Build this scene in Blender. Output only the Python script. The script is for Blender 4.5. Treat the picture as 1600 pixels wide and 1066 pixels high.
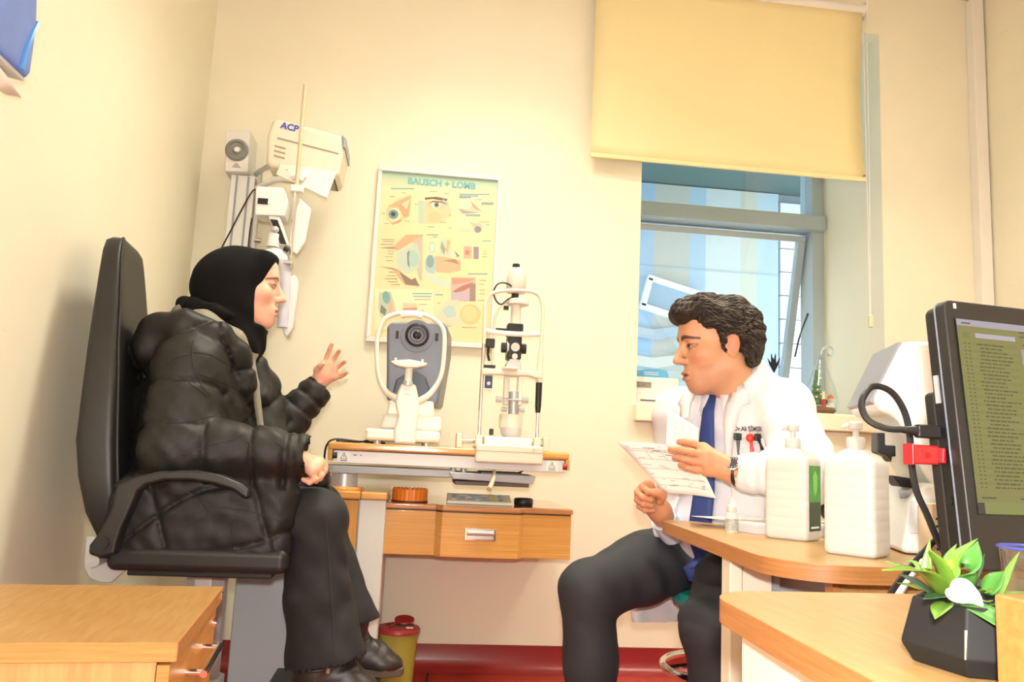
import bpy, bmesh, math, random
import numpy as np
from mathutils import Vector, Matrix, Euler

for _o in list(bpy.data.objects):
    bpy.data.objects.remove(_o, do_unlink=True)
SC = bpy.context.scene
COL = SC.collection
random.seed(4)

# ------------------------------------------------------------------ camera
def make_camera():
    cd = bpy.data.cameras.new('camera')
    cam = bpy.data.objects.new('camera', cd)
    COL.objects.link(cam)
    pitch, roll, yaw = [math.radians(a) for a in (7.93, 2.68, 6.70)]
    fw = Vector((math.sin(yaw)*math.cos(pitch), math.cos(yaw)*math.cos(pitch), math.sin(pitch)))
    rt = Vector((math.cos(yaw), -math.sin(yaw), 0))
    up = rt.cross(fw)
    r2 = rt*math.cos(roll) + up*math.sin(roll)
    u2 = -rt*math.sin(roll) + up*math.cos(roll)
    m = Matrix((r2, u2, -fw)).transposed().to_4x4()
    m.translation = (0, 0, 0.90)
    cam.matrix_world = m
    cd.sensor_width = 36.0
    cd.lens = 1250.0/1600.0*36.0
    cd.clip_start = 0.02
    SC.camera = cam
    return cam
CAM = make_camera()

# ------------------------------------------------------------------ light
WARM = (1.0, 0.95, 0.78)
LAMP_POWER = 54.0
def make_world():
    w = bpy.data.worlds.new('sky'); SC.world = w
    w.use_nodes = True
    nt = w.node_tree
    bg = nt.nodes['Background']
    bg.inputs['Color'].default_value = (0.96, 0.98, 1.0, 1)
    bg.inputs['Strength'].default_value = 2.3
make_world()
def make_flash():
    # the pop-up flash of the photographer's camera, a little above the lens
    ld = bpy.data.lights.new('camera_flash', 'POINT')
    ld.energy = 82.0
    ld.color = (1.0, 0.965, 0.93)
    ld.shadow_soft_size = 0.025
    o = bpy.data.objects.new('camera_flash', ld)
    o.location = (-0.005, -0.05, 1.00)
    COL.objects.link(o)
make_flash()
vs = SC.view_settings
vs.view_transform = 'Standard'
vs.look = 'None'
vs.gamma = 1.0
vs.use_curve_mapping = False
vs.exposure = 0.52

# ------------------------------------------------------------------ materials
def s2l(c):
    return tuple((x/12.92 if x <= 0.04045 else ((x+0.055)/1.055)**2.4) for x in c)
def hexc(r, g, b):
    return s2l((r/255., g/255., b/255.)) + (1.0,)
MATS = {}
def mat(name, rgb, rough=0.5, metal=0.0, var=0.0, vscale=8.0, bump=0.0, bscale=200.0, spec=0.5,
        stretch=(1, 1, 1), emit=0.0, coat=0.0, sheen=0.0, sss=0.0):
    if name in MATS: return MATS[name]
    m = bpy.data.materials.new(name); m.use_nodes = True
    nt = m.node_tree; b = nt.nodes['Principled BSDF']
    c = hexc(*rgb)
    b.inputs['Base Color'].default_value = c
    b.inputs['Roughness'].default_value = rough
    b.inputs['Metallic'].default_value = metal
    b.inputs['Specular IOR Level'].default_value = spec
    if coat: b.inputs['Coat Weight'].default_value = coat; b.inputs['Coat Roughness'].default_value = 0.12
    if sheen: b.inputs['Sheen Weight'].default_value = sheen
    if sss:
        b.inputs['Subsurface Weight'].default_value = sss
        b.inputs['Subsurface Radius'].default_value = (0.012, 0.004, 0.002)
        b.inputs['Subsurface Scale'].default_value = 1.0
    if emit:
        b.inputs['Emission Color'].default_value = c; b.inputs['Emission Strength'].default_value = emit
    if var or bump:
        tc = nt.nodes.new('ShaderNodeTexCoord'); mp = nt.nodes.new('ShaderNodeMapping')
        mp.inputs['Scale'].default_value = stretch
        nt.links.new(tc.outputs['Object'], mp.inputs['Vector'])
    if var:
        n = nt.nodes.new('ShaderNodeTexNoise'); n.inputs['Scale'].default_value = vscale
        n.inputs['Detail'].default_value = 5; n.inputs['Roughness'].default_value = 0.6
        nt.links.new(mp.outputs['Vector'], n.inputs['Vector'])
        r = nt.nodes.new('ShaderNodeValToRGB')
        r.color_ramp.elements[0].position = 0.3; r.color_ramp.elements[1].position = 0.7
        r.color_ramp.elements[0].color = tuple(x*(1-var) for x in c[:3]) + (1,)
        r.color_ramp.elements[1].color = tuple(min(1, x*(1+var)) for x in c[:3]) + (1,)
        nt.links.new(n.outputs['Fac'], r.inputs['Fac'])
        nt.links.new(r.outputs['Color'], b.inputs['Base Color'])
    if bump:
        n2 = nt.nodes.new('ShaderNodeTexNoise'); n2.inputs['Scale'].default_value = bscale
        n2.inputs['Detail'].default_value = 4
        nt.links.new(mp.outputs['Vector'], n2.inputs['Vector'])
        bp = nt.nodes.new('ShaderNodeBump'); bp.inputs['Strength'].default_value = bump
        bp.inputs['Distance'].default_value = 0.002
        nt.links.new(n2.outputs['Fac'], bp.inputs['Height'])
        nt.links.new(bp.outputs['Normal'], b.inputs['Normal'])
    MATS[name] = m
    return m

def wood(name, light, dark, stretch=(1, 12, 12), scale=7.0, rough=0.35, coat=0.0, spec=0.5):
    if name in MATS: return MATS[name]
    m = bpy.data.materials.new(name); m.use_nodes = True
    nt = m.node_tree; b = nt.nodes['Principled BSDF']
    tc = nt.nodes.new('ShaderNodeTexCoord'); mp = nt.nodes.new('ShaderNodeMapping')
    mp.inputs['Scale'].default_value = stretch
    nt.links.new(tc.outputs['Object'], mp.inputs['Vector'])
    n = nt.nodes.new('ShaderNodeTexNoise'); n.inputs['Scale'].default_value = scale
    n.inputs['Detail'].default_value = 8; n.inputs['Roughness'].default_value = 0.65; n.inputs['Distortion'].default_value = 0.25
    nt.links.new(mp.outputs['Vector'], n.inputs['Vector'])
    r = nt.nodes.new('ShaderNodeValToRGB')
    r.color_ramp.elements[0].position = 0.32; r.color_ramp.elements[1].position = 0.66
    r.color_ramp.elements[0].color = hexc(*dark); r.color_ramp.elements[1].color = hexc(*light)
    nt.links.new(n.outputs['Fac'], r.inputs['Fac'])
    nt.links.new(r.outputs['Color'], b.inputs['Base Color'])
    bp = nt.nodes.new('ShaderNodeBump'); bp.inputs['Strength'].default_value = 0.12; bp.inputs['Distance'].default_value = 0.001
    nt.links.new(n.outputs['Fac'], bp.inputs['Height']); nt.links.new(bp.outputs['Normal'], b.inputs['Normal'])
    b.inputs['Roughness'].default_value = rough
    b.inputs['Specular IOR Level'].default_value = spec
    if coat: b.inputs['Coat Weight'].default_value = coat; b.inputs['Coat Roughness'].default_value = 0.08
    MATS[name] = m
    return m

def vcol_mat(name, rough=0.5, emit=0.0, sss=0.0, bump=0.0, bscale=300.0, spec=0.5):
    # colour from the mesh's own colour attribute (print, skin tones)
    if name in MATS: return MATS[name]
    m = bpy.data.materials.new(name); m.use_nodes = True
    nt = m.node_tree; b = nt.nodes['Principled BSDF']
    a = nt.nodes.new('ShaderNodeAttribute'); a.attribute_name = 'Col'
    nt.links.new(a.outputs['Color'], b.inputs['Base Color'])
    b.inputs['Roughness'].default_value = rough
    b.inputs['Specular IOR Level'].default_value = spec
    if emit:
        nt.links.remove(b.inputs['Base Color'].links[0]); b.inputs['Base Color'].default_value = (.01, .01, .01, 1)
        nt.links.new(a.outputs['Color'], b.inputs['Emission Color']); b.inputs['Emission Strength'].default_value = emit
    if sss:
        b.inputs['Subsurface Weight'].default_value = sss
        b.inputs['Subsurface Radius'].default_value = (0.010, 0.004, 0.002)
        b.inputs['Subsurface Scale'].default_value = 1.0
    if bump:
        n2 = nt.nodes.new('ShaderNodeTexNoise'); n2.inputs['Scale'].default_value = bscale
        bp = nt.nodes.new('ShaderNodeBump'); bp.inputs['Strength'].default_value = bump; bp.inputs['Distance'].default_value = 0.001
        nt.links.new(n2.outputs['Fac'], bp.inputs['Height']); nt.links.new(bp.outputs['Normal'], b.inputs['Normal'])
    MATS[name] = m
    return m

def glass_mat(name, tint, refl=0.10, rough=0.0):
    if name in MATS: return MATS[name]
    m = bpy.data.materials.new(name); m.use_nodes = True
    nt = m.node_tree; nt.nodes.clear()
    out = nt.nodes.new('ShaderNodeOutputMaterial')
    tr = nt.nodes.new('ShaderNodeBsdfTransparent'); tr.inputs['Color'].default_value = tint + (1,)
    gl = nt.nodes.new('ShaderNodeBsdfGlossy'); gl.inputs['Roughness'].default_value = rough
    lw = nt.nodes.new('ShaderNodeLayerWeight'); lw.inputs['Blend'].default_value = 0.25
    mt = nt.nodes.new('ShaderNodeMath'); mt.operation = 'MULTIPLY_ADD'
    mt.inputs[1].default_value = 0.55; mt.inputs[2].default_value = refl
    mx = nt.nodes.new('ShaderNodeMixShader')
    nt.links.new(lw.outputs['Facing'], mt.inputs[0]); nt.links.new(mt.outputs[0], mx.inputs['Fac'])
    nt.links.new(tr.outputs[0], mx.inputs[1]); nt.links.new(gl.outputs[0], mx.inputs[2])
    nt.links.new(mx.outputs[0], out.inputs['Surface'])
    MATS[name] = m
    return m

# ------------------------------------------------------------------ objects
def root_offset(parent):
    off = Vector((0, 0, 0))
    while parent is not None:
        off += Vector(parent.location); parent = parent.parent
    return off

def tag(o, label=None, cat=None, group=None, kind=None):
    if label: o['label'] = label
    if cat: o['category'] = cat
    if group: o['group'] = group
    if kind: o['kind'] = kind
    return o

def thing(name, label, cat, loc=(0, 0, 0), rot=(0, 0, 0), group=None):
    o = bpy.data.objects.new(name, None)
    o.empty_display_size = 0.05
    COL.objects.link(o); o.location = loc; o.rotation_euler = rot
    tag(o, label, cat, group)
    return o

def rotm(rx=0, ry=0, rz=0):
    return Euler((math.radians(rx), math.radians(ry), math.radians(rz)), 'XYZ').to_matrix()

def frame_along(d):
    d = Vector(d).normalized()
    a = Vector((0, 0, 1)) if abs(d.z) < 0.95 else Vector((1, 0, 0))
    x = a.cross(d).normalized(); y = d.cross(x)
    return x, y, d

class MB:
    def __init__(self):
        self.bm = bmesh.new()
        self.cl = None
        self.mi = 0
    def _faces(self, fs, color=None):
        for f in fs: f.material_index = self.mi
        if color is not None:
            if self.cl is None: self.cl = self.bm.loops.layers.float_color.new('Col')
            for f in fs:
                for l in f.loops: l[self.cl] = color
    def verts_faces(self, vs, fs, color=None):
        bv = [self.bm.verts.new(v) for v in vs]; out = []
        for f in fs:
            try: out.append(self.bm.faces.new([bv[i] for i in f]))
            except ValueError: pass
        self._faces(out, color)
        return self
    def box(self, lo, hi, rot=None, color=None):
        lo = Vector(lo); hi = Vector(hi); c = (lo+hi)/2; h = (hi-lo)/2
        vs = []
        for sx, sy, sz in ((-1,-1,-1),(1,-1,-1),(1,1,-1),(-1,1,-1),(-1,-1,1),(1,-1,1),(1,1,1),(-1,1,1)):
            v = Vector((sx*h.x, sy*h.y, sz*h.z))
            if rot is not None: v = rot @ v
            vs.append(c+v)
        return self.verts_faces(vs, [(0,3,2,1),(4,5,6,7),(0,1,5,4),(1,2,6,5),(2,3,7,6),(3,0,4,7)], color)
    def cbox(self, c, size, rot=None, color=None):
        c = Vector(c); s = Vector(size)/2
        return self.box(c-s, c+s, rot, color)
    def cyl(self, a, b, r1, r2=None, seg=20, cap=True, color=None):
        if r2 is None: r2 = r1
        a = Vector(a); b = Vector(b); x, y, d = frame_along(b-a)
        vs = []
        for (c, r) in ((a, r1), (b, r2)):
            for i in range(seg):
                t = 2*math.pi*i/seg
                vs.append(c + x*(r*math.cos(t)) + y*(r*math.sin(t)))
        fs = [(i, (i+1) % seg, seg+(i+1) % seg, seg+i) for i in range(seg)]
        if cap: fs += [tuple(range(seg-1, -1, -1)), tuple(range(seg, 2*seg))]
        return self.verts_faces(vs, fs, color)
    def tube(self, pts, r, seg=8, closed=False, cap=True, color=None):
        pts = [Vector(p) for p in pts]; n = len(pts)
        rs = r if isinstance(r, (list, tuple)) else [r]*n
        vs = []; px = None
        for i, p in enumerate(pts):
            if closed: d = pts[(i+1) % n]-pts[i-1]
            else: d = pts[min(i+1, n-1)]-pts[max(i-1, 0)]
            d.normalize()
            if px is None: x, y, _ = frame_along(d)
            else:
                x = px - d*px.dot(d)
                if x.length < 1e-6: x, y, _ = frame_along(d)
                x.normalize(); y = d.cross(x)
            px = x
            for k in range(seg):
                t = 2*math.pi*k/seg
                vs.append(p + x*(rs[i]*math.cos(t)) + y*(rs[i]*math.sin(t)))
        fs = []
        for i in range(n if closed else n-1):
            j = (i+1) % n
            for k in range(seg):
                fs.append((i*seg+k, i*seg+(k+1) % seg, j*seg+(k+1) % seg, j*seg+k))
        if cap and not closed:
            fs += [tuple(range(seg-1, -1, -1)), tuple(range((n-1)*seg, n*seg))]
        return self.verts_faces(vs, fs, color)
    def lathe(self, prof, c=(0, 0, 0), axis=(0, 0, 1), seg=28, color=None, sx=1.0, sy=1.0):
        # prof: list of (r, h) from bottom to top
        c = Vector(c); x, y, d = frame_along(axis)
        vs = []
        for (r, h) in prof:
            for i in range(seg):
                t = 2*math.pi*i/seg
                vs.append(c + x*(sx*r*math.cos(t)) + y*(sy*r*math.sin(t)) + d*h)
        n = len(prof); fs = []
        for j in range(n-1):
            for i in range(seg):
                fs.append((j*seg+i, j*seg+(i+1) % seg, (j+1)*seg+(i+1) % seg, (j+1)*seg+i))
        if prof[0][0] > 1e-5: fs.append(tuple(range(seg-1, -1, -1)))
        if prof[-1][0] > 1e-5: fs.append(tuple(range((n-1)*seg, n*seg)))
        return self.verts_faces(vs, fs, color)
    def prism(self, poly, fn, h0, h1, color=None):
        # poly: 2-D outline; fn(u, v, h) -> 3-D point
        n = len(poly)
        vs = [fn(u, v, h0) for u, v in poly] + [fn(u, v, h1) for u, v in poly]
        fs = [(i, (i+1) % n, n+(i+1) % n, n+i) for i in range(n)] + [tuple(range(n-1, -1, -1)), tuple(range(n, 2*n))]
        return self.verts_faces(vs, fs, color)
    def sphere(self, c, r, seg=16, rings=10, scale=(1, 1, 1), rot=None, color=None):
        c = Vector(c); vs = [];
        for j in range(1, rings):
            ph = math.pi*j/rings
            for i in range(seg):
                t = 2*math.pi*i/seg
                v = Vector((r*scale[0]*math.sin(ph)*math.cos(t), r*scale[1]*math.sin(ph)*math.sin(t), r*scale[2]*math.cos(ph)))
                if rot is not None: v = rot @ v
                vs.append(c+v)
        top = Vector((0, 0, r*scale[2])); bot = -top
        if rot is not None: top = rot @ top; bot = rot @ bot
        vs += [c+top, c+bot]; nt_ = len(vs)-2; fs = []
        for j in range(rings-2):
            for i in range(seg):
                fs.append((j*seg+i, (j+1)*seg+i, (j+1)*seg+(i+1) % seg, j*seg+(i+1) % seg))
        for i in range(seg):
            fs.append((nt_, i, (i+1) % seg)); fs.append((nt_+1, (rings-2)*seg+(i+1) % seg, (rings-2)*seg+i))
        return self.verts_faces(vs, fs, color)
    def torus(self, c, R, r, axis=(0, 0, 1), seg=32, rs=10, color=None):
        x, y, d = frame_along(axis); c = Vector(c)
        return self.tube([c + x*(R*math.cos(2*math.pi*i/seg)) + y*(R*math.sin(2*math.pi*i/seg)) for i in range(seg)], r, rs, closed=True, color=color)
    def sheet(self, grid, thick=0.0, color=None):
        # grid: rows of 3-D points
        nr = len(grid); nc = len(grid[0]); vs = [p for row in grid for p in row]
        fs = [(i*nc+j, i*nc+j+1, (i+1)*nc+j+1, (i+1)*nc+j) for i in range(nr-1) for j in range(nc-1)]
        self.verts_faces(vs, fs, color)
        return self
    def build(self, name, material, parent=None, world=True, bevel=0.0, segs=2, angle=38, flat=False,
              solid=0.0, subsurf=0, fixn=True, off=None):
        bm = self.bm
        if off is None: off = root_offset(parent) if (world and parent is not None) else Vector((0, 0, 0))
        if Vector(off).length > 0:
            bmesh.ops.translate(bm, verts=bm.verts, vec=-Vector(off))
        if fixn: bmesh.ops.recalc_face_normals(bm, faces=bm.faces)
        bm.normal_update()
        if not flat:
            ca = math.radians(angle)
            for f in bm.faces: f.smooth = True
            for e in bm.edges:
                if len(e.link_faces) == 2:
                    try: e.smooth = e.calc_face_angle() < ca
                    except ValueError: pass
        me = bpy.data.meshes.new(name); bm.to_mesh(me); bm.free()
        for m in (material if isinstance(material, (list, tuple)) else [material]): me.materials.append(m)
        o = bpy.data.objects.new(name, me); COL.objects.link(o)
        if parent is not None: o.parent = parent
        if solid:
            s = o.modifiers.new('solid', 'SOLIDIFY'); s.thickness = solid; s.offset = 0
        if bevel:
            b = o.modifiers.new('bevel', 'BEVEL'); b.width = bevel; b.segments = segs
            b.limit_method = 'ANGLE'; b.angle_limit = math.radians(35); b.harden_normals = True
        if subsurf:
            s = o.modifiers.new('sub', 'SUBSURF'); s.levels = subsurf; s.render_levels = subsurf
        return o

def single(mb, name, material, label, cat, loc, group=None, **kw):
    # a thing that is one mesh; loc = base point, geometry in world coordinates
    o = mb.build(name, material, None, off=Vector(loc), **kw)
    o.location = loc
    return tag(o, label, cat, group)

def struct(mb, name, material, parent=None, **kw):
    o = mb.build(name, material, parent, **kw)
    if parent is None: tag(o, kind='structure')
    return o

def arc(c, r, a0, a1, n, ux, uy):
    c = Vector(c); ux = Vector(ux); uy = Vector(uy)
    return [c + ux*(r*math.cos(math.radians(a0+(a1-a0)*i/n))) + uy*(r*math.sin(math.radians(a0+(a1-a0)*i/n))) for i in range(n+1)]

def bez(p, n=12):
    # Catmull-Rom through points
    p = [Vector(a) for a in p]; out = []
    q = [p[0]*2-p[1]] + p + [p[-1]*2-p[-2]]
    for i in range(1, len(q)-2):
        for k in range(n):
            t = k/n
            out.append(0.5*((2*q[i]) + (q[i+1]-q[i-1])*t + (2*q[i-1]-5*q[i]+4*q[i+1]-q[i+2])*t*t + (3*q[i]-q[i-1]-3*q[i+1]+q[i+2])*t**3))
    out.append(p[-1])
    return out

def text_mesh(name, s, size, material, parent, matrix, extrude=0.0004, align='CENTER', bold=0.0, width=None):
    cu = bpy.data.curves.new(name, 'FONT'); cu.body = s; cu.size = size; cu.extrude = extrude
    cu.align_x = align; cu.align_y = 'CENTER'; cu.offset = bold; cu.resolution_u = 3
    t = bpy.data.objects.new(name+'_tmp', cu); COL.objects.link(t)
    dg = bpy.context.evaluated_depsgraph_get()
    me = bpy.data.meshes.new_from_object(t.evaluated_get(dg))
    bpy.data.objects.remove(t, do_unlink=True)
    me.materials.clear(); me.materials.append(material)
    if width:
        xs = [v.co.x for v in me.vertices]; k = width/(max(xs)-min(xs))
        for v in me.vertices: v.co.x *= k
    me.transform(matrix)
    o = bpy.data.objects.new(name, me); COL.objects.link(o); o.parent = parent
    return o

# ------------------------------------------------------------------ implicit surfaces (people, cloth, soft shapes)
class SDF:
    def __init__(self, lo, hi, h):
        self.h = h; self.lo = np.array(lo, float)
        self.n = np.ceil((np.array(hi, float)-self.lo)/h).astype(int)+1
        self.ax = [(self.lo[i]+h*np.arange(self.n[i])).astype(np.float32) for i in range(3)]
        self.F = np.full(self.n, 0.2, np.float32)
    def win(self, lo, hi):
        a = np.clip(np.floor((np.array(lo)-self.lo)/self.h).astype(int), 0, self.n)
        b = np.clip(np.ceil((np.array(hi)-self.lo)/self.h).astype(int)+1, 0, self.n)
        if np.any(b <= a): return None, None
        sl = tuple(slice(a[i], b[i]) for i in range(3))
        P = np.stack(np.meshgrid(*[self.ax[i][sl[i]] for i in range(3)], indexing='ij'), -1)
        return sl, P
    def put(self, d, sl, k, op):
        F = self.F[sl]
        if op == 'u':
            if k > 0:
                hh = np.clip(0.5+0.5*(F-d)/k, 0, 1); r = F*(1-hh)+d*hh - k*hh*(1-hh)
            else: r = np.minimum(F, d)
        elif op == 's':
            if k > 0:
                hh = np.clip(0.5-0.5*(F+d)/k, 0, 1); r = F*(1-hh)-d*hh + k*hh*(1-hh)
            else: r = np.maximum(F, -d)
        elif op == 'i':
            r = np.maximum(F, d)
        self.F[sl] = r
    def cap(self, a, b, ra, rb=None, k=0.02, op='u'):
        if rb is None: rb = ra
        a = np.array(a, np.float32); b = np.array(b, np.float32); m = max(ra, rb)+k+2*self.h+0.01
        sl, P = self.win(np.minimum(a, b)-m, np.maximum(a, b)+m)
        if sl is None: return self
        ab = b-a; t = np.clip(((P-a)@ab)/max(1e-9, ab@ab), 0, 1)
        d = np.linalg.norm(P-a-t[..., None]*ab, axis=-1)-(ra+t*(rb-ra))
        self.put(d, sl, k, op); return self
    def chain(self, pts, rs, k=0.02, op='u'):
        for i in range(len(pts)-1): self.cap(pts[i], pts[i+1], rs[i], rs[i+1], k, op)
        return self
    def ell(self, c, r, R=None, k=0.02, op='u'):
        c = np.array(c, np.float32); r = np.array(r, np.float32); m = r.max()+k+2*self.h+0.01
        sl, P = self.win(c-m, c+m)
        if sl is None: return self
        q = P-c
        if R is not None: q = q@np.array(R, np.float32)      # R columns = local axes
        k0 = np.linalg.norm(q/r, axis=-1); k1 = np.linalg.norm(q/(r*r), axis=-1)
        d = np.where(k0 < 1e-6, -r.min(), k0*(k0-1)/np.maximum(k1, 1e-6))
        self.put(d.astype(np.float32), sl, k, op); return self
    def rbox(self, c, s, rad, R=None, k=0.02, op='u'):
        c = np.array(c, np.float32); s = np.array(s, np.float32)/2; m = np.linalg.norm(s)+rad+k+2*self.h
        sl, P = self.win(c-m, c+m)
        if sl is None: return self
        q = P-c
        if R is not None: q = q@np.array(R, np.float32)
        q = np.abs(q)-(s-rad)
        d = np.linalg.norm(np.maximum(q, 0), axis=-1)+np.minimum(q.max(-1), 0)-rad
        self.put(d, sl, k, op); return self
    def allp(self):
        return np.stack(np.meshgrid(*self.ax, indexing='ij'), -1)
    def field(self, fn, k=0.0, op='s'):
        self.put(fn(self.allp()).astype(np.float32), (slice(None),)*3, k, op); return self
    def disp(self, fn):
        near = np.abs(self.F) < 0.03
        idx = np.nonzero(near)
        P = np.stack([self.ax[i][idx[i]] for i in range(3)], -1)
        self.F[idx] += fn(P).astype(np.float32)
        return self
    def mesh(self, smooth=1):
        F = self.F; n = F.shape
        ins = F < 0
        c = [ins[i:n[0]-1+i, j:n[1]-1+j, k:n[2]-1+k] for i in (0, 1) for j in (0, 1) for k in (0, 1)]
        s = sum(x.astype(np.int8) for x in c)
        act = (s > 0) & (s < 8)
        I = np.stack(np.nonzero(act), -1)
        vid = -np.ones(act.shape, np.int64); vid[tuple(I.T)] = np.arange(len(I))
        acc = np.zeros((len(I), 3)); cnt = np.zeros(len(I))
        cor = [(i, j, k) for i in (0, 1) for j in (0, 1) for k in (0, 1)]
        val = {q: F[I[:, 0]+q[0], I[:, 1]+q[1], I[:, 2]+q[2]] for q in cor}
        for q in cor:
            for ax in range(3):
                if q[ax] == 0:
                    q2 = list(q); q2[ax] = 1; q2 = tuple(q2)
                    a = val[q]; b = val[q2]; cr = (a < 0) != (b < 0)
                    t = np.where(cr, a/np.where(cr, a-b, 1), 0)
                    p = np.array(q, float)[None].repeat(len(I), 0); p[:, ax] = t
                    acc[cr] += p[cr]; cnt[cr] += 1
        V = self.lo + self.h*(I + acc/cnt[:, None])
        faces = []
        for ax in range(3):
            sl0 = [slice(1, -1)]*3; sl1 = [slice(1, -1)]*3
            sl0[ax] = slice(0, n[ax]-1); sl1[ax] = slice(1, n[ax])
            A = ins[tuple(sl0)]; B = ins[tuple(sl1)]
            E = np.stack(np.nonzero(A != B), -1)
            fl = A[tuple(E.T)]
            E = E + np.array([0 if i == ax else 1 for i in range(3)])
            u, v = (ax+1) % 3, (ax+2) % 3
            def cell(du, dv):
                e = E.copy(); e[:, u] += du; e[:, v] += dv
                return vid[tuple(e.T)]
            Q = np.stack([cell(-1, -1), cell(0, -1), cell(0, 0), cell(-1, 0)], -1)
            Q = np.where(fl[:, None], Q, Q[:, ::-1])
            faces.append(Q)
        Q = np.concatenate(faces); Q = Q[(Q >= 0).all(1)]
        used = np.unique(Q); re_ = -np.ones(len(V), np.int64); re_[used] = np.arange(len(used))
        V = V[used]; Q = re_[Q]
        for _ in range(smooth):
            S = np.zeros_like(V); N = np.zeros(len(V))
            for a, b in ((0, 1), (1, 2), (2, 3), (3, 0)):
                np.add.at(S, Q[:, a], V[Q[:, b]]); np.add.at(N, Q[:, a], 1)
                np.add.at(S, Q[:, b], V[Q[:, a]]); np.add.at(N, Q[:, b], 1)
            V = 0.45*V + 0.55*S/np.maximum(N, 1)[:, None]
        return V, Q

def np_mesh(name, parts, material, parent, col=None, off=None, mats=None):
    # parts: list of (V, Q[, material index])
    Vs = []; Fs = []; Mi = []; b = 0
    for p in parts:
        Vs.append(p[0]); Fs.append(p[1]+b); b += len(p[0]); Mi.append(np.full(len(p[1]), p[2] if len(p) > 2 else 0, np.int32))
    V = np.concatenate(Vs); Fa = np.concatenate(Fs); Mi = np.concatenate(Mi)
    if off is None: off = root_offset(parent)
    me = bpy.data.meshes.new(name)
    nf = len(Fa)
    me.vertices.add(len(V)); me.vertices.foreach_set('co', (V-np.array(off)).astype(np.float32).ravel())
    me.loops.add(nf*4); me.loops.foreach_set('vertex_index', Fa.astype(np.int32).ravel())
    me.polygons.add(nf); me.polygons.foreach_set('loop_start', np.arange(0, nf*4, 4, dtype=np.int32))
    me.update(calc_edges=True)
    me.polygons.foreach_set('use_smooth', np.ones(nf, bool))
    me.polygons.foreach_set('material_index', Mi)
    if col is not None:
        at = me.color_attributes.new('Col', 'FLOAT_COLOR', 'POINT')
        cc = np.concatenate([col, np.ones((len(V), 1))], 1).astype(np.float32)
        at.data.foreach_set('color', cc.ravel())
    for m in (material if isinstance(material, (list, tuple)) else [material]): me.materials.append(m)
    me.validate()
    o = bpy.data.objects.new(name, me); COL.objects.link(o)
    if parent is not None: o.parent = parent
    return o

# ================================================================== THE SETTING
XL, XR, YB, YF, ZC = -0.975, 2.68, 3.45, -2.2, 3.25
WX0, WX1, WZ0, WZ1, WYD = 0.97, 2.15, 1.14, 3.02, 4.22      # window recess

M_wall = mat('cream_wall_paint', (236, 231, 208), 0.55, var=0.025, vscale=2.2, bump=0.05, bscale=120)
def wall_marks(m):
    nt = m.node_tree; b = nt.nodes['Principled BSDF']
    src = b.inputs['Base Color'].links[0].from_socket
    tc = nt.nodes.new('ShaderNodeTexCoord'); mp = nt.nodes.new('ShaderNodeMapping'); mp.inputs['Scale'].default_value = (9, 3, 26)
    n = nt.nodes.new('ShaderNodeTexNoise'); n.inputs['Scale'].default_value = 2.6; n.inputs['Detail'].default_value = 7
    r = nt.nodes.new('ShaderNodeValToRGB'); r.color_ramp.elements[0].position = 0.70; r.color_ramp.elements[1].position = 0.80
    r.color_ramp.elements[0].color = (0, 0, 0, 1); r.color_ramp.elements[1].color = (0.28, 0.28, 0.28, 1)
    mx = nt.nodes.new('ShaderNodeMix'); mx.data_type = 'RGBA'
    nt.links.new(tc.outputs['Object'], mp.inputs['Vector']); nt.links.new(mp.outputs[0], n.inputs['Vector'])
    nt.links.new(n.outputs['Fac'], r.inputs['Fac']); nt.links.new(r.outputs['Color'], mx.inputs[0])
    nt.links.new(src, mx.inputs[6]); mx.inputs[7].default_value = hexc(196, 170, 138)
    nt.links.new(mx.outputs[2], b.inputs['Base Color'])
wall_marks(M_wall)
M_ceil = mat('ceiling_paint', (240, 236, 226), 0.7, var=0.02)
M_floor = mat('red_vinyl_floor', (166, 62, 46), 0.32, var=0.16, vscale=260, spec=0.4)
M_cove = mat('dark_red_vinyl_skirting', (140, 40, 38), 0.3, var=0.14, vscale=260, spec=0.4)
M_alu = mat('grey_blue_aluminium', (176, 190, 196), 0.4, metal=0.25)
M_aludark = mat('window_gasket', (58, 66, 72), 0.6)
M_whitepl = mat('white_plastic', (236, 234, 226), 0.38, var=0.01)
M_sill = mat('window_sill_paint', (243, 234, 208), 0.4)

struct(MB().box((XL-.15, YF-.15, -.12), (XR+.15, YB+.1, 0)), 'floor', M_floor, flat=True)
struct(MB().box((XL-.15, YF-.15, ZC), (XR+.15, WYD+.3, ZC+.12)), 'ceiling', M_ceil, flat=True)
struct(MB().box((XL-.15, YF-.15, 0), (XL, YB+.1, ZC)), 'wall_left', M_wall, flat=True)
struct(MB().box((XR, YF-.15, 0), (XR+.15, YB+.1, ZC)), 'wall_right', M_wall, flat=True)
struct(MB().box((XL, YF-.15, 0), (XR, YF, ZC)), 'wall_front', M_wall, flat=True)
bw = MB()
bw.box((XL-.15, YB, 0), (WX0, WYD, ZC)).box((WX1, YB, 0), (XR+.15, WYD, ZC))
bw.box((WX0, YB, 0), (WX1, WYD, WZ0-.08)).box((WX0, YB, WZ1), (WX1, WYD, ZC))
struct(bw, 'wall_back', M_wall, flat=True)
cove = [(YB, .105), (YB-.006, .105), (YB-.009, .05), (YB-.02, .022), (YB-.045, .004), (YB-.06, 0), (YB, 0)]
struct(MB().prism(cove, lambda u, v, h: (h, u, v), XL, XR), 'baseboard_back', M_cove)
coveL = [(XL, .105), (XL+.006, .105), (XL+.009, .05), (XL+.02, .022), (XL+.045, .004), (XL+.06, 0), (XL, 0)]
struct(MB().prism(coveL, lambda u, v, h: (u, h, v), YF, YB-.06), 'baseboard_left', M_cove)
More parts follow.
